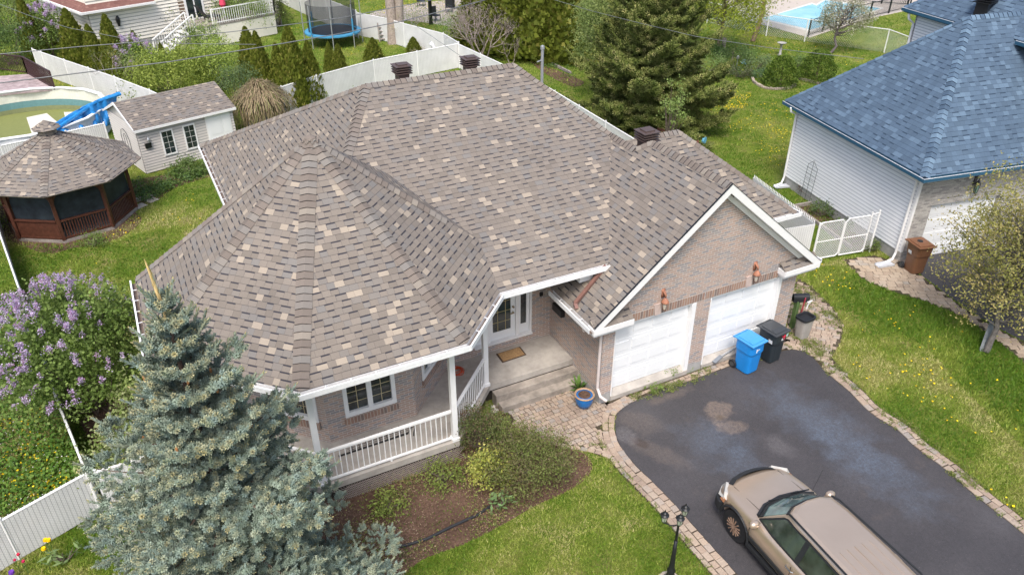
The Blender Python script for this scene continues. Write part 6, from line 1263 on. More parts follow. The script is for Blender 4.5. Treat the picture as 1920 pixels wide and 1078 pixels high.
# ================= OBJECTS =================
# ---------- wheelie bins
def bin_(name, c, ang, label, col, lid, group=None, W=.58, D=.66, H=1.02, marks=None, vent=False):
    Fb = Frame(c, ang); t = thing(name, (c[0], c[1], 0), label, 'wheelie bin', group); m = simple(name+'_body', col, .42, .45, var=.06); ml = simple(name+'_lid', lid, .4, .45, var=.06)
    q = MB()
    secs = [(.0, .44, .48), (.03, .47, .52), (.62, .525, .57), (.70, .565, .63), (H-.06, W*.97, D*.94), (H-.05, W*1.02, D), (H-.02, W*1.02, D)]
    V = []; N = 20
    for (z, w, d) in secs:
        for j in range(N):
            a = 2*PI*(j+.5)/N; ca, sa = math.cos(a), math.sin(a); e = .38; x = w/2*np.sign(ca)*abs(ca)**e; y_ = d/2*np.sign(sa)*abs(sa)**e
            V.append(Fb(x, y_, z+.03))
    n = len(secs); Fc = [(i*N+j, i*N+(j+1) % N, (i+1)*N+(j+1) % N, (i+1)*N+j) for i in range(n-1) for j in range(N)]+[tuple(range(N))[::-1], tuple((n-1)*N+j for j in range(N))]
    q.add(V, Fc); body = part(q, 'body', m, t, smooth=False, bevel=.004)
    q = MB(); z = H+.012; Fb.box(q, -W*.53, W*.53, -D*.53, D*.50, z, z+.035); Fb.box(q, -W*.42, W*.42, -D*.40, D*.36, z+.036, z+.062)
    q.slab([Fb(-W*.42, -D*.40, z+.06), Fb(W*.42, -D*.40, z+.06), Fb(W*.36, -D*.12, z+.085), Fb(-W*.36, -D*.12, z+.085)], (0, 0, -.02)); lo = part(q, 'lid', ml, t, bevel=.012)
    q = MB(); Fb.box(q, -W*.5, W*.5, D*.56, D*.60, H-.02, H+.02)
    for x_ in (-.48, -.02, .44): Fb.box(q, W*x_, W*x_+.03, D*.49, D*.56, H-.02, H+.03)
    part(q, 'handle', ml, t)
    for sx in (-1, 1):
        q = MB(); p = Fb(sx*W*.43, D*.42, .13); ax = Fb.x; q.tube([p-ax*.035, p+ax*.035], .13, 18); wo = part(q, 'wheel', BLKP, t, bevel=.01); q = MB(); q.tube([p+ax*sx*.036, p+ax*sx*.045], .07, 12); part(q, 'hub', simple('hub_grey', (.06, .065, .07), .4), wo)
    if vent: q = MB(); p = Fb(.0, .08, z+.063); q.lathe(p, [(.095, 0), (.09, .012), (.06, .006)], 16); part(q, 'lid_vent', BLKP, lo)
    for (x0, x1, z0, z1, side, c_) in (marks or []):
        q = MB(); kf = lambda zz: .46/2+(zz-.03)*.05+ (.012 if zz > .6 else .002)
        if side == 'f': 
            def yf_(zz): return -(.25+(.28-.25)*(min(zz, .65)/.65) if zz < .65 else (.28+(.305-.28)*(zz-.65)/.1 if zz < .75 else .305+(.31-.305)*(zz-.75)/.2))-.008
            q.slab([Fb(x0, yf_(z0), z0), Fb(x1, yf_(z0), z0), Fb(x1, yf_(z1), z1), Fb(x0, yf_(z1), z1)], -Fb.y*.003, c_)
        else: 
            def xs(zz): return -(.25+.05*max(0, min(1, (zz-.6)/.2)))-.012
            q.slab([Fb(xs(z0), x0, z0), Fb(xs(z0), x1, z0), Fb(xs(z1), x1, z1), Fb(xs(z1), x0, z1)], -Fb.x*.003, c_)
        part(q, 'sticker', ATTR, t)
    return t, Fb
Wt = (.75, .77, .78)
bin_('blue_bin', (13.85, 12.62), rad(7), 'bright blue wheelie bin in front of the right garage door', (.012, .22, .62), (.06, .30, .68), marks=[(-.10, -.055, .78, .90, 'f', Wt), (-.045, -.02, .83, .88, 'f', Wt), (-.01, .03, .845, .875, 'f', Wt)])
bin_('black_bin', (14.78, 12.72), rad(6), 'dark grey wheelie bin with a red ribbon and stickers beside the blue bin', (.022, .03, .036), (.05, .056, .064), marks=[(.0, .12, .80, .88, 'f', Wt), (.17, .25, .88, .98, 'f', (.35, .58, .52)), (-.25, -.12, .75, .87, 's', Wt)])
q = MB(); 
for (a, b) in (((-.06, .98), (.06, .90)), ((.06, .99), (.0, .90)), ((.0, .94), (.03, .84)), ((-.04, .95), (.08, .95))):
    Fb = Frame((14.78, 12.72), rad(6)); q.bar(Fb(a[0]+.03, -.345, a[1]), Fb(b[0]+.03, -.345, b[1]), .035, .012)
o = part(q, 'ribbon', simple('red_ribbon', (.5, .03, .06), .6), None); tag(o, 'red ribbon tied at the front of the dark grey bin lid', 'ribbon')
bin_('brown_bin', (22.75, 14.25), rad(-14), 'brown wheelie bin with a round vent at the corner of the stone brick garage', (.16, .075, .038), (.20, .09, .045), W=.62, D=.72, H=1.06, marks=[(-.12, .0, .88, .95, 'f', (.6, .3, .2)), (.02, .15, .80, .84, 'f', Wt), (.02, .06, .80, .92, 'f', Wt), (.11, .15, .80, .94, 'f', Wt), (-.02, .14, .72, .84, 's', Wt)], vent=True)
bin_('recycling_bin', (27.6, 13.2), rad(10), 'blue bin half hidden behind the yellow-green tree at the right edge', (.01, .09, .5), (.02, .12, .5))
# grey bin, barrel mailbox on post, snow shovel
c = G(1502, 632); t = thing('grey_waste_bin', (c[0], c[1], 0), 'small taupe waste bin with dark liner right of the wheelie bins', 'waste bin'); q = MB(); N = 20; V = []
secs = [(0, .36, .30), (.6, .47, .38), (.62, .50, .41), (.68, .50, .41), (.68, .46, .37), (.55, .44, .35)]; Fb = Frame(c, rad(5))
for (z, w_, d) in secs:
    for j in range(N): a = 2*PI*(j+.5)/N; ca, sa = math.cos(a), math.sin(a); V.append(Fb(w_/2*np.sign(ca)*abs(ca)**.45, d/2*np.sign(sa)*abs(sa)**.45, z+.03))
q.add(V, [(i*N+j, i*N+(j+1) % N, (i+1)*N+(j+1) % N, (i+1)*N+j) for i in range(5) for j in range(N)]+[tuple(range(N))[::-1], tuple(5*N+j for j in range(N))]); part(q, 'body', simple('taupe_plastic', (.34, .32, .30), .5), t)
q = MB(); V = []
for (z, w_, d) in ((.66, .53, .44), (.73, .53, .44), (.73, .44, .35), (.66, .42, .33)):
    for j in range(N): a = 2*PI*(j+.5)/N; ca, sa = math.cos(a), math.sin(a); V.append(Fb(w_/2*np.sign(ca)*abs(ca)**.45, d/2*np.sign(sa)*abs(sa)**.45, z+.03))
q.add(V, [(i*N+j, i*N+(j+1) % N, (i+1)*N+(j+1) % N, (i+1)*N+j) for i in range(3) for j in range(N)]+[tuple(3*N+j for j in range(N))]); part(q, 'liner', BLKP, t)
c = G(1484, 615); t = thing('post_mailbox', (c[0], c[1], 0), 'black rounded mailbox on a green post behind the taupe bin', 'mailbox'); q = MB(); q.bar(c, c+(0, 0, 1.0), .12, .12); part(q, 'post', simple('green_post', (.09, .15, .05), .8, var=.3), t)
q = MB(); q.tube([c+(-.12, .1, 1.1), c+(.32, -.1, 1.1)], .11, 12); q.bar(c+(-.12, .1, 1.03), c+(.32, -.1, 1.03), .2, .12); part(q, 'box', BLKP, t); 
q = MB(); q.bar(c+(.12, -.12, .5), c+(.12, -.16, 1.15), .03, .03); t2 = thing('snow_shovel', tuple(c+np.array([.12, -.12, 0])), 'red-handled shovel standing behind the taupe bin', 'shovel'); part(q, 'handle', simple('red_handle', (.42, .05, .08), .5), t2)
q = MB(); q.tube([c+(.22, -.2, .75), c+(.25, -.2, .95), c+(.17, -.22, 1.02), c+(.35, -.22, 1.02), c+(.28, -.2, .93)], .02, 6); part(q, 'grip', WHITE, t2)
# long grey tool lying on the sill
t = thing('scraper', (13.1, 13.26, .25), 'grey long-handled scraper lying on the right garage sill', 'tool'); q = MB(); q.bar((13.1, 13.12, .15), (13.45, 13.22, .2), .12, .03); part(q, 'head', simple('grey_tool', (.2, .22, .25), .5), t); q = MB(); q.bar((13.42, 13.2, .21), (14.4, 13.35, .3), .05, .04); part(q, 'handle', simple('grey_tool2', (.36, .37, .38), .5), t)
# ---------- plant pots
def soilpot(c, z, R, H, label, col, rimc):
    t = thing('plant_pot', (c[0], c[1], z), label, 'plant pot'); q = MB(); q.lathe((c[0], c[1], z), [(R*.6, 0), (R*.85, H*.35), (R*.97, H*.8), (R*.92, H*.93)], 24); part(q, 'pot', simple(label[:9], col, .3, .6, var=.2), t, smooth=True)
    q = MB(); q.lathe((c[0], c[1], z), [(R*.95, H*.9), (R*1.06, H*.95), (R*1.04, H), (R*.88, H), (R*.86, H*.92)], 24); part(q, 'rim', simple('pot_rim', rimc, .6, var=.25), t, smooth=True)
    q = MB(); q.lathe((c[0], c[1], z+H*.90), [(R*.87, 0), (R*.5, .02)], 20); part(q, 'soil', MULCH, t); return t
c = G(1100, 768); soilpot((c[0], c[1]+.15), .03, .26, .40, 'blue glazed pot with tan rim holding bare soil beside the steps', (.01, .14, .42), (.38, .25, .15))
c = (9.1, 13.95); t = thing('green_plant', (*c, 0), 'upright strap-leaved green plant behind the blue pot', 'plant'); n = 46; a = RNG.uniform(0, 2*PI, n); el = RNG.uniform(.5, 1.4, n); L = RNG.uniform(.3, .55, n); V = []
for i in range(n):
    d = np.array([math.cos(a[i])*math.cos(el[i]), math.sin(a[i])*math.cos(el[i]), math.sin(el[i])]); s = np.array([-math.sin(a[i]), math.cos(a[i]), 0])*.03; p = np.array([*c, .04]); V.append([p-s*.4, p+d*L[i]*.5-s, p+d*L[i]-np.array([0, 0, .06]), p+d*L[i]*.5+s])
bulk('leaves', np.array(V), 4, palette(n, [(.08, .19, .03), (.13, .27, .05), (.18, .3, .07)]), LEAF, t)
# front strip tufts
for i, (px, py, lb) in enumerate([(1205, 722, 'weed tuft at the left garage sill'), (1245, 705, 'largest weed tuft in front of the left garage door'), (1285, 690, 'weed tuft at the pier between the garage doors'), (1325, 678, 'spiky weed in front of the right garage door'), (1228, 735, 'weed tuft at the edge of the asphalt')]):
    shrub((px, py), .2+.08*(i == 1), .22+.1*(i == 1), lb, [(.16, .25, .05), (.24, .33, .09)], name='weed_tuft', cat='weed', leaf=.06, nc=14, per=26, cr=.09, stems=3, aspect=.3)
# doormat, hose, iron rack on porch
t = thing('doormat', (7.86, 15.45, .593), 'tan coir doormat with dark border before the front door', 'doormat'); q = MB(); q.prism([G2(930, 664, .6), G2(975, 650, .6), G2(987, 665, .6), G2(942, 680, .6)], .595, .612); part(q, 'border', simple('mat_border', (.08, .05, .035), .95), t); q = MB(); cc_ = np.mean([G2(930, 664, .6), G2(975, 650, .6), G2(987, 665, .6), G2(942, 680, .6)], 0); q.prism([cc_+(np.array(G2(*p, .6))-cc_)*.88 for p in ((930, 664), (975, 650), (987, 665), (942, 680))], .6125, .62); part(q, 'mat', simple('coir', (.34, .21, .10), .98, var=.3, sc_=25), t)
c = G(856, 698, .6); q = MB()
for k in range(6):
    pts = [c+np.array([(.16+.03*math.sin(k*2.1))*math.cos(a)+RNG.normal()*.006+.03*math.cos(k*3), (.15+.03*math.cos(k*1.7))*math.sin(a)+.03*math.sin(k*3), .015+k*.014+.02*math.sin(a*2+k)]) for a in np.linspace(0, 2*PI, 22)]; q.tube(pts, .011, 5)
tag(part(q, 'garden_hose', simple('orange_cord', (.55, .08, .03), .5), None), 'coiled red-orange cord lying on the porch floor', 'cord')
t = thing('garden_rack', tuple(G(760, 830, .6)), 'folded black wire garden rack lying on the porch behind the railing', 'garden rack'); q = MB(); p0 = G(635, 855, .61); p1 = G(765, 812, .61); 
q.bar(p0, p1, .035, .03); d = p1-p0
for k in range(5): o_ = np.array([0, .07*k, 0]); q.tube([p0+d*.15+o_, p1+d*.05+o_+(0, 0, .04)], .007, 4)
for k in range(8): a = p0+d*(.2+k*.1); q.tube([a, a+(.05, .33, .03)], .007, 4)
q.tube([p1, p1+(.12, .06, .1), p1+(.18, -.05, .2), p1+(.1, -.15, .1), p1+(.08, -.18, .03)], .014, 6); part(q, 'wire_frame', BLACK, t)
q = MB(); pts = [G(725, 1030, .03), G(760, 1022, .03), G(800, 1010, .03), G(850, 985, .03), G(895, 965, .04), G(920, 948, .04)]
q.tube(pts, .035, 8); tag(part(q, 'edging_pipe', BLKP, None), 'black flexible edging pipe curving through the front bed', 'edging')
# stones by the bed
for i, (px, py) in enumerate([(928, 772), (921, 782), (936, 790), (947, 806), (925, 765)]):
    c = G(px, py); q = MB(); q.lathe(c, [(.03, 0), (.09, .02), (.085, .06), (.04, .09)], 7, sx=random.uniform(.9, 1.4), rot=random.random()*3); tag(part(q, 'stone', simple('pale_stone', (.42, .39, .35), .9, var=.2), None, bevel=.01), ['topmost pale stone left of the concrete steps', 'second pale stone below the concrete steps corner', 'flat pale stone beside the walk edge', 'lowest pale stone along the walk edge', 'small pale stone touching the porch steps'][i], 'stone', 'pale stones beside the walk')
# stepping stones by gazebo
for i, (px, py) in enumerate([(258, 375), (263, 387), (277, 368), (285, 376)]):
    c = G(px, py); q = MB(); q.rbox(c, .42, .40, .0, .035, ga+.3); tag(part(q, 'stepping_stone', simple('step_stone', (.42, .38, .32), .9, var=.15), None, bevel=.01), ['square stepping stone nearest the gazebo', 'lower square stepping stone by the gazebo', 'upper right stepping stone on the grass', 'rightmost stepping stone on the grass'][i], 'paving slab', 'stepping stones by the gazebo')
# green barrel by left wall
c = G(400, 412); t = thing('rain_barrel', (c[0], c[1], 0), 'dark green round composter beside the left wall of the house', 'composter'); c = (1.55, 23.0); t.location = (*c, 0)
q = MB(); q.lathe((*c, 0), [(.28, 0), (.31, .4), (.27, .8)], 18); part(q, 'body', simple('dark_green', (.01, .06, .035), .5), t, smooth=True); q = MB(); q.lathe((*c, .8), [(.29, 0), (.29, .04), (.22, .06)], 18); part(q, 'lid', BLKP, t)
# splash guards
for (px, py, a, lb) in ((1658, 499, -.2, 'pale plastic splash guard on the neighbour paving near the brown bin'), (1465, 352, -.3, 'pale splash guard at the far corner of the white siding')):
    c = G(px, py); q = MB(); Fb = Frame(c, a); q.slab([Fb(-.32, -.12, .04), Fb(.3, -.1, .07), Fb(.3, .1, .07), Fb(-.32, .12, .04)], (0, 0, .02)); Fb.box(q, -.3, .3, -.14, -.1, .04, .11); Fb.box(q, -.3, .3, .1, .14, .04, .11); tag(part(q, 'splash_guard', simple('pale_plastic', (.52, .54, .58), .5), None), lb, 'splash guard')
c = G(1673, 492); q = MB(); q.rbox(c, .3, .3, .03, .09, .3); q.rbox((c[0]+.25, c[1]-.2), .28, .25, .03, .08, .8); tag(part(q, 'loose_brick', simple('loose_paver', (.38, .32, .26), .9), None), 'two loose pavers beside the downspout of the blue-roofed house', 'paver')
c = G(1652, 478); q = MB(); q.rbox(c, .5, .5, 0.005, .05, .2); 
# ---------- lamp post
c = np.array([*G2(1255, 1090), 0.]); t = thing('lamp_post', tuple(c), 'black garden lamp post with three lanterns beside the driveway', 'lamp post')
q = MB(); q.lathe(c, [(.19, 0), (.17, .05), (.10, .12), (.075, .3), (.09, .38), (.06, .42), (.045, .8), (.035, 1.25)], 14); part(q, 'base', BLACK, t, smooth=True)
q = MB(); q.tube([c+(0, 0, 1.2), c+(0, 0, 1.75)], [.03, .022], 10); q.lathe(c+np.array([0, 0, 1.2]), [(.03, 0), (.045, .02), (.03, .04)], 10); part(q, 'pole', BLACK, t)
CONC2 = simple('concrete_pad', (.38, .33, .28), .95); q = MB(); q.lathe(c, [(.26, .0), (.25, .03)], 12); part(q, 'footing', CONC2, t)
for k, (dx, dy, dz) in enumerate(((0, -.02, 1.72), (-.22, .18, 1.72), (.24, .13, 1.72))):
    l = c+np.array([dx, dy, dz]); q = MB(); ctr = c+np.array([0, 0, 1.72])
    if k: mid = (ctr+l)/2-np.array([0, 0, .08]); q.tube([ctr-(0, 0, .02), mid, l-(0, 0, .02)], .012, 6); ar_ = part(q, 'arm', BLACK, t)
    q = MB(); q.lathe(l, [(.015, -.04), (.035, -.01), (.05, .02)], 8); q.lathe(l+np.array([0, 0, .17]), [(.085, 0), (.09, .015), (.055, .05), (.05, .07), (.02, .1), (.008, .15)], 10)
    for j in range(6): a = j*PI/3; q.tube([l+(.048*math.cos(a), .048*math.sin(a), .02), l+(.075*math.cos(a), .075*math.sin(a), .17)], .005, 4)
    lo = part(q, 'lantern', BLACK, t); q = MB(); q.lathe(l, [(.042, .021), (.068, .169)], 8); part(q, 'glass', simple('lantern_glass', (.40, .45, .36), .15, .6), lo)
# ---------- bottom-left flowers
def flower(px, py, h, col, label, r=.05, kind='tulip'):
    b = G(px, py); t = thing('flower', (b[0], b[1], 0), label, 'flower'); q = MB(); q.tube([b, b+(.01, 0, h)], .006, 4); part(q, 'stem', simple('stem_green', (.1, .2, .05), .6), t); q = MB(); q.lathe(b+np.array([.01, 0, h]), [(.3*r, 0), (r, r*.6), (r*.9, r*1.5), (r*.5, r*1.3)], 7, col); part(q, 'petals', ATTR, t)
flower(97, 1040, .42, (.85, .5, .0), 'yellow-orange tulip left of a pair before the white fence'); flower(103, 1040, .42, (.85, .5, .0), 'yellow-orange tulip right of a pair before the white fence'); flower(92, 1052, .35, (.85, .5, .0), 'lower single yellow-orange tulip before the white fence')
flower(46, 1065, .4, (.5, .02, .06), 'topmost dark red tulip before the white fence', .035); flower(38, 1072, .35, (.45, .02, .08), 'left dark red tulip before the white fence', .03); flower(54, 1075, .35, (.45, .02, .08), 'right dark red tulip before the white fence', .035); flower(27, 1085, .15, (.14, .04, .35), 'deep violet flower at the bottom left corner', .06)
# ---------- patio bits top
def chair(px, py, a, label):
    c = G(px, py); Fb = Frame(c, a); t = thing('patio_chair', (c[0], c[1], 0), label, 'chair', 'black patio chairs beyond the fence'); q = MB(); Fb.box(q, -.28, .28, -.28, .28, .4, .46); part(q, 'seat', BLKP, t); q = MB(); Fb.box(q, -.28, .28, .24, .29, .47, 1.05); part(q, 'backrest', BLKP, t)
    for sx in (-.25, .25):
        for sy in (-.25, .25): q = MB(); Fb.box(q, sx-.02, sx+.02, sy-.02, sy+.02, 0, .399); part(q, 'leg', BLKP, t)
sheet([(690, 30), (770, 8), (900, 0), (900, 30), (860, 50), (790, 42)], .01, 'patio', simple('patio_pavers', (.38, .33, .30), .9, var=.2))
chair(817, 40, .3, 'black patio chair nearest the double trunk'); chair(842, 24, -.4, 'black patio chair near the green feathery shrub'); chair(790, 12, .9, 'black patio chair at the top edge behind the trunk')
for i, (px, py) in enumerate(((808, 47), (850, 18))): b = G(px, py); q = MB(); q.bar(b, b+(0, 0, 2.3), .22, .22); tag(part(q, 'pergola_post', BLACK, None), ['thick black post right of the double trunk', 'thick black post at the top edge above the green shrub'][i], 'post')
t = thing('step_ladder', tuple(G(720, 76)), 'small weathered wooden steps leaning at the double trunk', 'ladder'); b = G(720, 78); q = MB()
for k in range(4): q.rbox((b[0]-.05+k*.02, b[1]+.06*k), .6, .16, .15+k*.25, .19+k*.25, -.3)
part(q, 'tread', WOODG, t); q = MB(); q.bar(b+(-.33, -.05, 0), b+(-.25, .35, 1.2), .06, .1); q.bar(b+(.26, -.2, 0), b+(.3, .2, 1.2), .06, .1); part(q, 'stringer', WOODG, t)
# pool slide like white object behind the ridge
b = G(812, 128); t = thing('white_slide', (b[0], b[1], 0), 'white curved plastic slide against the fence between the rear vents', 'slide'); q = MB(); q.tube([b+(.3, 0, 0), b+(.25, 0, .8), b+(.1, .1, 1.35), b+(-.05, .1, 1.5)], .13, 8); part(q, 'chute', WHITE, t, smooth=True); q = MB(); q.lathe(b+np.array([-.1, -.1, 0]), [(.22, 0), (.22, .75), (.12, .85)], 14); part(q, 'pedestal', WHITE, t)
# bird bath, post, pond, garden things
b = G(1462, 104); t = thing('bird_bath', (b[0], b[1], 0), 'grey bird bath behind the rounded conifer', 'bird bath'); q = MB(); q.lathe(b, [(.2, 0), (.08, .1), (.07, .6), (.12, .7)], 14); part(q, 'pedestal', FOUND, t, smooth=True); q = MB(); q.lathe(b+np.array([0, 0, .7]), [(.1, 0), (.28, .08), (.30, .11), (.25, .1), (.1, .05)], 20); part(q, 'bowl', FOUND, t, smooth=True)
b = G(1354, 104); q = MB(); q.bar(b, b+(0, 0, 1.1), .22, .2); tag(part(q, 'wooden_post', WOODG, None, bevel=.02), 'short weathered wooden post behind the pond shrubs', 'post')
b = G(1381, 126); q = MB(); q.lathe(b, [(.03, 0), (.03, .5), (.1, .52), (.1, .62), (.02, .72)], 8); tag(part(q, 'garden_lantern', GALV, None), 'small grey garden light before the pond', 'garden light')
sheet([(1388, 116), (1402, 110), (1408, 116), (1396, 122)], .02, 'pond', WATER)
def edging(pix, label, w=.16, h=.13, col=(.34, .29, .24)):
    P = smooth_poly(pix, 6, False); t = MB(); acc = 0
    for a, b in zip(P[:-1], P[1:]):
        L = np.linalg.norm(b-a); k = max(1, int(L/.26))
        for i in range(k): p = a+(b-a)*(i+.5)/k; t.rbox(p, L/k*.92, w*random.uniform(.8, 1.2), 0, h*random.uniform(.8, 1.15), math.atan2(b[1]-a[1], b[0]-a[0])+random.uniform(-.1, .1))
    tag(part(t, 'stone_edging', simple('edging_stone', col, .9, var=.3, sc_=3), None, bevel=.02), label, 'edging')
edging([(1410, 148), (1415, 157), (1432, 166), (1455, 169), (1480, 167), (1492, 160)], 'curved stone edging round the left rounded conifer'); edging([(1490, 145), (1500, 150), (1520, 155), (1540, 160)], 'low stone edging before the right rounded conifer')
t = MB(); t.bar(G(1020, 112, .1), G(1070, 137, .1), .12, .14); tag(part(t, 'garden_timber', WOODG, None), 'pale timber edging of the vegetable bed left of the pine', 'edging')
b = G(1018, 114); q = MB(); q.bar(b, b+(0, 0, 1.3), .2, .14); tag(part(q, 'utility_box', simple('slate_post', (.18, .22, .25), .6), None, bevel=.01), 'grey-blue rectangular post behind the roof mast', 'post')
b = G(1848, 660); 
q = MB(); q.slab([b+(-.12, .1, 0), b+(.12, -.06, 0), b+(.75, .28, .55), b+(.52, .44, .6)], (.02, .04, .06)); tag(part(q, 'leaning_board', simple('board_grey', (.15, .17, .18), .7, var=.3), None), 'dark grey board leaning at the foot of the yellow-green tree', 'board')
t = thing('wheelbarrow', tuple(G(1308, 268)), 'upturned red-brown wheelbarrow half hidden behind the right roof end', 'wheelbarrow'); b = G(1312, 275); q = MB(); q.slab([b+(-1.3, 1.7, .1), b+(.0, .1, .1), b+(.0, .1, .5), b+(-1.3, 1.7, .6)], (.1, .15, -.05)); part(q, 'tray', simple('rust_red', (.24, .10, .08), .7), t); q = MB(); q.tube([b+(.15, .0, .3), b+(.2, -.1, .3)], .17, 10); part(q, 'wheel', simple('light_blue', (.15, .45, .65), .5), t)

# ---------- SUV
CARP = (10.28, 6.62); CARA = rad(90-3.2)
C4 = Frame(CARP, CARA)      # x forward, y left
car = thing('suv', (CARP[0], CARP[1], 0), 'tan sport utility vehicle with grooved roof parked on the driveway', 'car')
def car_paint():
    t = NT('tan_car_paint', .32, .5); t.b.inputs['Metallic'].default_value = .6; t.b.inputs['Coat Weight'].default_value = .6; t.b.inputs['Coat Roughness'].default_value = .08; t.col(t.ramp(t.noise(2, detail=4), [(.3, (.53, .42, .325)), (.7, (.57, .455, .355))])); return t.m
PAINT = car_paint(); CLAD = simple('black_cladding', (.018, .02, .023), .55, .4)
def loft(secs, close=True):    # each section: list of (x,y,z) same count, open profile mirrored
    V = []; n = len(secs[0])
    for s in secs: V += [C4(*p) for p in s]
    F = [(i*n+j, i*n+(j+1) % n, (i+1)*n+(j+1) % n, (i+1)*n+j) for i in range(len(secs)-1) for j in range(n)]+[tuple(range(n))[::-1], tuple((len(secs)-1)*n+j for j in range(n))]
    return V, F
def body_sec(x, w, zb, zs, zt, crown=.03):
    half = [(w*.80, zb), (w*.955, zb+.06), (w*.99, zb+.22), (w, zs*.62+zb*.38), (w*.99, zs-.10), (w*.965, zs-.03), (w*.90, zs+(zt-zs)*.55), (w*.70, zt), (w*.36, zt+crown*.8), (0, zt+crown)]
    return [(x, y, z) for y, z in half]+[(x, -y, z) for y, z in half[-2::-1]]
secs = []
for (x, w, zb, zs, zt) in ((2.28, .55, .42, .62, .66), (2.24, .70, .36, .72, .80), (2.12, .80, .33, .84, .90), (1.9, .87, .32, .90, .97), (1.55, .90, .31, .96, 1.02), (1.2, .91, .31, 1.0, 1.055), (.95, .915, .31, 1.02, 1.07), (.6, .915, .31, 1.03, 1.07), (-.2, .92, .31, 1.04, 1.06), (-1.2, .92, .31, 1.06, 1.08), (-1.9, .91, .32, 1.06, 1.08), (-2.2, .87, .36, 1.02, 1.05), (-2.3, .80, .42, .9, .95)):
    secs.append(body_sec(x, w, zb, zs, zt))
V, Fc = loft(secs); q = MB(); q.add(V, Fc); body = part(q, 'body', PAINT, car, smooth=True)
sub = body.modifiers.new('sub', 'SUBSURF'); sub.levels = 1; sub.render_levels = 1
WX, WR = (1.42, -1.28), .375
cut = MB()
for wx in WX:
    for sg in (1, -1): cut.tube([C4(wx, sg*.62, .38), C4(wx, sg*1.1, .38)], .44, 28)
cm = part(cut, 'cutter', BLACK, None); bm_ = body.modifiers.new('b', 'BOOLEAN'); bm_.object = cm; bm_.operation = 'DIFFERENCE'; bm_.solver = 'EXACT'
bpy.context.view_layer.update(); dg = bpy.context.evaluated_depsgraph_get(); nm_ = bpy.data.meshes.new_from_object(body.evaluated_get(dg)); body.modifiers.clear(); body.data = nm_
for p in nm_.polygons: p.use_smooth = True
bpy.data.objects.remove(cm)
# cabin (pillars and roof)
def cab(x0, y0, z0, y1=None): return None
ZB, ZT = 1.05, 1.66
bot = [(1.24, .0), (1.18, .45), (1.00, .76), (.45, .83), (-1.0, .845), (-1.95, .82), (-2.20, .70), (-2.26, 0)]
top_ = [(.56, .0), (.53, .33), (.42, .55), (.05, .62), (-1.0, .635), (-1.85, .61), (-2.02, .50), (-2.08, 0)]
def ring8(pts, z, dz=0): return [C4(x, y, z+dz*(1-(abs(y)/.65)**2)) for x, y in pts]+[C4(x, -y, z+dz*(1-(abs(y)/.65)**2)) for x, y in pts[-2:0:-1]]
r0_, r1_ = ring8(bot, ZB-.03), ring8(top_, ZT-.06, .0); r2_ = [C4(.19 if i == 0 else top_[i][0], top_[i][1]*.93, ZT-.012) for i in range(8)]
top2 = [(x-.03 if x > 0 else x+.02, y*.93) for x, y in top_]; r2_ = ring8(top2, ZT-.012, .02); top3 = [(x-.09 if x > 0 else x+.05, y*.80) for x, y in top_]; r3_ = ring8(top3, ZT+.008, .028); n8 = len(r0_)
q = MB(); q.add(r0_+r1_+r2_+r3_, [(k*n8+i, k*n8+(i+1) % n8, (k+1)*n8+(i+1) % n8, (k+1)*n8+i) for k in range(3) for i in range(n8)]+[tuple(3*n8+i for i in range(n8))]); part(q, 'cabin', PAINT, car, smooth=False, bevel=.015)
def lerp(a, b, t): return np.array(a)*(1-t)+np.array(b)*t
def pane(idx_pairs, t0, t1, name='side_window', off=.012, mat=GLASSC, shrink=.0):
    lo = [lerp(r0_[i], r1_[i], t0) for i in idx_pairs]; hi = [lerp(r0_[i], r1_[i], t1) for i in idx_pairs]; return lo, hi
def glasspatch(lo, hi, name, par, mat=GLASSC, off=.012, th=.008):
    q = MB(); n = len(lo); cen = C4(-.6, 0, 1.2)
    P = lo+hi; V1 = []; 
    for p in P:
        pass
    nl = []
    for i in range(n-1):
        nn = np.cross(lo[i+1]-lo[i], hi[i]-lo[i]); nn = nn/np.linalg.norm(nn); nn = nn if np.dot(nn, lo[i]-cen) > 0 else -nn; nl.append(nn)
    nv = [nl[0]]+[(nl[i]+nl[i+1])/2 for i in range(n-2)]+[nl[-1]]
    A = [p+v*off for p, v in zip(lo, nv)]+[p+v*off for p, v in zip(hi, nv)]; B = [p-v*.02 for p, v in zip(lo, nv)]+[p-v*.02 for p, v in zip(hi, nv)]
    F = [(i, i+1, n+i+1, n+i) for i in range(n-1)]; m = 2*n; F += [(m+n+i, m+n+i+1, m+i+1, m+i) for i in range(n-1)]
    F += [(0, m, m+1, 1)] if False else []
    q.add(A+B, F+[(i, m+i, m+i+1, i+1) for i in range(n-1)]+[(n+i, n+i+1, m+n+i+1, m+n+i) for i in range(n-1)]+[(0, n, m+n, m), (n-1, m+n-1, m+2*n-1, 2*n-1)]); return part(q, name, mat, par)
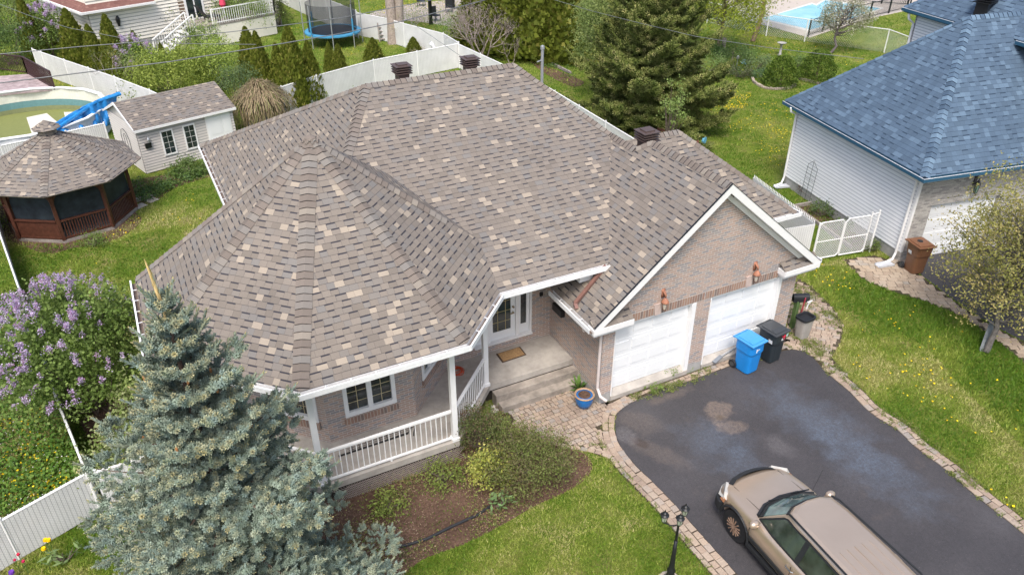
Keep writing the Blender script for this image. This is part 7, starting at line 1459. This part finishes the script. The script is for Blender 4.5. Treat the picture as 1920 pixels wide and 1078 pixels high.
# windshield: indices -2..2 of front
idx = [n8-2, n8-1, 0, 1, 2]
lo = [lerp(r0_[i], r1_[i], .20) for i in idx]; hi = [lerp(r0_[i], r1_[i], .93) for i in idx]; lo[0] = lerp(lo[0], lo[1], .06); lo[-1] = lerp(lo[-1], lo[-2], .06); hi[0] = lerp(hi[0], hi[1], .1); hi[-1] = lerp(hi[-1], hi[-2], .1)
ws = glasspatch(lo, hi, 'windshield', car, glass('windshield_glass', (.05, .085, .08), .05))
lo2 = [lerp(r0_[i], r1_[i], .05) for i in idx]; hi2 = [lerp(r0_[i], r1_[i], .22) for i in idx]; glasspatch(lo2, hi2, 'cowl', car, CLAD, .03)
q = MB(); q.tube([p+C4.x*.05+np.array([0, 0, .012]) for p in [lerp(r0_[i], r1_[i], .10) for i in idx]], .035, 6); part(q, 'cowl_seal', CLAD, car)
hi3 = [lerp(r0_[i], r1_[i], .99) for i in idx]; glasspatch([lerp(r0_[i], r1_[i], .925) for i in idx], hi3, 'windshield_trim', car, CLAD, .014)
q = MB()
for (a, b) in (((1.20, .34), (.8, -.12)), ((1.18, -.25), (.8, -.62))): q.bar(C4(a[0]-.03, a[1], 1.165), C4(a[0]-.14, b[1], 1.215), .022, .02)
part(q, 'wiper', CLAD, car)
for sg in (1, -1):
    def pt(x, t): # point on the side surface: x along, t up
        xs_b = [p[0] for p in bot[2:6]]; ys_b = [p[1] for p in bot[2:6]]; xs_t = [p[0] for p in top_[2:6]]; ys_t = [p[1] for p in top_[2:6]]
        yb = np.interp(-x, [-v for v in xs_b], ys_b); yt = np.interp(-x, [-v for v in xs_t], ys_t); return C4(x, sg*(yb*(1-t)+yt*t), ZB-.03+(ZT-.03-ZB)*t)
    def sidewin(xs, tb, tt, name, mat, off):
        q = MB(); nout = C4.y*sg*.93+np.array([0, 0, .36]); nout = nout/np.linalg.norm(nout); xx = np.linspace(xs[0], xs[-1], 26); rows = 4; V = []
        for x_ in xx:
            b_ = np.interp(-x_, [-v for v in xs], tb); t_ = np.interp(-x_, [-v for v in xs], tt)
            for r_ in range(rows+1): V.append(pt(x_, b_+(t_-b_)*r_/rows)+nout*off)
        n1_ = len(V); k_ = rows+1; V2 = [v-nout*.05 for v in V]; F = [(i*k_+r, (i+1)*k_+r, (i+1)*k_+r+1, i*k_+r+1) for i in range(25) for r in range(rows)]
        F += [tuple(n1_+a for a in f_[::-1]) for f_ in F]+[(i*k_, n1_+i*k_, n1_+(i+1)*k_, (i+1)*k_) for i in range(25)]+[(i*k_+rows, (i+1)*k_+rows, n1_+(i+1)*k_+rows, n1_+i*k_+rows) for i in range(25)]
        q.add(V+V2, F+[tuple(range(k_))+tuple(n1_+r for r in range(k_))[::-1], tuple(25*k_+r for r in range(k_))+tuple(n1_+25*k_+r for r in range(k_))[::-1]]); return part(q, name, mat, car)
    sidewin([.92, .42, -.2, -1.9], [.05, .04, .04, .06], [.10, .90, .965, .93], 'window_trim', CLAD, .014)
    sidewin([.84, .40, .0, -.20], [.12, .11, .11, .11], [.15, .83, .885, .89], 'side_window', GLASSC, .020); sidewin([-.32, -1.12], [.11, .11], [.89, .88], 'side_window', GLASSC, .020); sidewin([-1.34, -1.80], [.15, .17], [.86, .80], 'side_window', GLASSC, .020)
    sidewin([-1.14, -1.30], [.06, .06], [.97, .97], 'pillar', PAINT, .018)
    q = MB(); q.tube([C4(.44, sg*.56, ZT-.03), C4(.25, sg*.59, ZT+.012), C4(-1.7, sg*.64, ZT+.03), C4(-1.98, sg*.6, ZT-.02)], .022, 6); part(q, 'roof_rail', CLAD, car)
    q = MB(); mc = C4(.80, sg*1.0, 1.12); q.lathe(mc-np.array([0, 0, .085]), [(.05, 0), (.095, .03), (.11, .09), (.095, .14), (.05, .17)], 12, sx=.75+.35*abs(C4.y[0]), sy=.75); q.frame(C4.o, C4.x, C4.y, C4.z, .78, .84, min(sg*.85, sg*.95), max(sg*.85, sg*.95), 1.07, 1.11); part(q, 'mirror', PAINT, car, smooth=True)
    q = MB(); q.frame(C4.o, C4.x, C4.y, C4.z, -.85, .95, min(sg*.915, sg*.94), max(sg*.915, sg*.94), .52, .62); part(q, 'side_moulding', CLAD, car, bevel=.01); q = MB(); q.frame(C4.o, C4.x, C4.y, C4.z, -.82, .98, min(sg*.84, sg*.925), max(sg*.84, sg*.925), .27, .36); part(q, 'sill', CLAD, car)
    for hx in (-.12, -1.0): q = MB(); q.tube([C4(hx, sg*.925, .9), C4(hx-.03, sg*.96, .905), C4(hx-.17, sg*.96, .905), C4(hx-.2, sg*.925, .9)], .016, 6); part(q, 'door_handle', simple('chrome', (.5, .5, .5), .2, .5, .9), car)
    q = MB(); 
    for dx in (.98, -.24, -1.22): q.bar(C4(dx, sg*.9235, .36), C4(dx, sg*.921, .98), .008, .006)
    part(q, 'door_seam', CLAD, car)
    for wx in WX:
        q = MB(); q.tube([C4(wx, sg*.70, WR), C4(wx, sg*.905, WR)], WR, 30); wh_ = part(q, 'wheel', simple('tyre', (.022, .022, .024), .85, .2, var=.2), car, bevel=.025)
        q = MB(); part((lambda m: m.tube([C4(wx, sg*.906, WR), C4(wx, sg*.910, WR)], .24, 24))(MB()), 'rim_disc', CLAD, wh_); 
        for k in range(14): a = 2*PI*k/14; q.bar(C4(wx+.07*math.cos(a), sg*.915, WR+.07*math.sin(a)), C4(wx+.21*math.cos(a), sg*.915, WR+.21*math.sin(a)), .022, .022)
        q.tube([C4(wx, sg*.912, WR), C4(wx, sg*.925, WR)], .06, 12); part(q, 'rim', simple('rusty_alloy', (.33, .22, .16), .5, .4, .3, var=.4, sc_=20), wh_)
        q = MB()
        pts = [C4(wx+.46*math.cos(a), sg*.915, .38+.46*math.sin(a)) for a in np.linspace(-.15, PI+.15, 16)]; q.tube(pts, .028, 6); part(q, 'arch_trim', CLAD, car)
# front: bumper, grille, lights
q = MB(); pts = [(1.98, .93), (2.15, .88), (2.27, .68), (2.33, .3), (2.34, 0), (2.33, -.3), (2.27, -.68), (2.15, -.88), (1.98, -.93)]
n_ = len(pts); V = [C4(x, y, .36) for x, y in pts]+[C4(x, y, .62) for x, y in pts]+[C4(x-.12, y*.9, .64) for x, y in pts]+[C4(x-.12, y*.9, .34) for x, y in pts]
q.add(V, [(k*n_+i, k*n_+i+1, ((k+1) % 4)*n_+i+1, ((k+1) % 4)*n_+i) for k in range(4) for i in range(n_-1)]+[(0, n_, 2*n_, 3*n_), (n_-1, 2*n_-1, 3*n_-1, 4*n_-1)]); part(q, 'bumper', CLAD, car, bevel=.02)
q = MB(); pts = [(2.12, .6), (2.215, .42), (2.26, .2), (2.27, 0), (2.26, -.2), (2.215, -.42), (2.12, -.6)]; n_ = 7; V = [C4(x, y, .66) for x, y in pts]+[C4(x+.0, y, .875+.03*(1-abs(y))) for x, y in pts]+[C4(x-.13, y*.98, .925+.035*(1-abs(y)**2)) for x, y in pts]; q.add(V, [(k*n_+i, k*n_+i+1, (k+1)*n_+i+1, (k+1)*n_+i) for k in range(2) for i in range(n_-1)]); part(q, 'grille', CLAD, car, fixn=False)
for sg in (1, -1):
    q = MB(); P = [C4(2.30, sg*.60, .68), C4(2.12, sg*.84, .68), C4(1.86, sg*.915, .80), C4(1.93, sg*.86, .93), C4(2.17, sg*.62, .90)]; q.slab(P, -(C4.x*.6+C4.y*sg*.6)*.12+np.array([0, 0, -.03])); P2 = [C4(2.03, sg*.868, .69), C4(1.78, sg*.905, .80), C4(1.78, sg*.905, .84), C4(1.93, sg*.895, .78)]; part(q, 'headlight', simple('headlight_lens', (.46, .45, .42), .15, .6), car)
    q = MB(); q.slab([C4(2.0, sg*.885, .69), C4(1.84, sg*.905, .69), C4(1.80, sg*.905, .83), C4(1.88, sg*.89, .83)], C4.y*sg*.006); part(q, 'turn_signal', simple('amber_lens', (.55, .25, .12), .2, .6), car)
    q = MB(); q.frame(C4.o, C4.x, C4.y, C4.z, -2.28, -2.16, min(sg*.66, sg*.86), max(sg*.66, sg*.86), .8, 1.25); part(q, 'taillight', simple('red_lens', (.4, .02, .02), .2, .6), car)
q = MB(); q.frame(C4.o, C4.x, C4.y, C4.z, -2.40, -2.1, -.84, .84, .36, .62); part(q, 'rear_bumper', CLAD, car, bevel=.04)
q = MB()
for y_ in (-.36, -.18, 0, .18, .36):
    z = ZT+.038-.03*abs(y_)**1.2; q.bar(C4(-.75, y_, z-.002), C4(-1.85, y_, z-.004), .035, .014)
part(q, 'roof_groove', PAINT, car, bevel=.004)
q = MB(); 
for sg in (1, -1): q.bar(C4(1.95, sg*.60, .955), C4(1.05, sg*.62, 1.085), .006, .006)
part(q, 'hood_seam', CLAD, car)
q = MB(); q.tube([C4(1.05, -.72, 1.05), C4(1.0, -.82, 1.75)], .004, 4); part(q, 'antenna', CLAD, car)
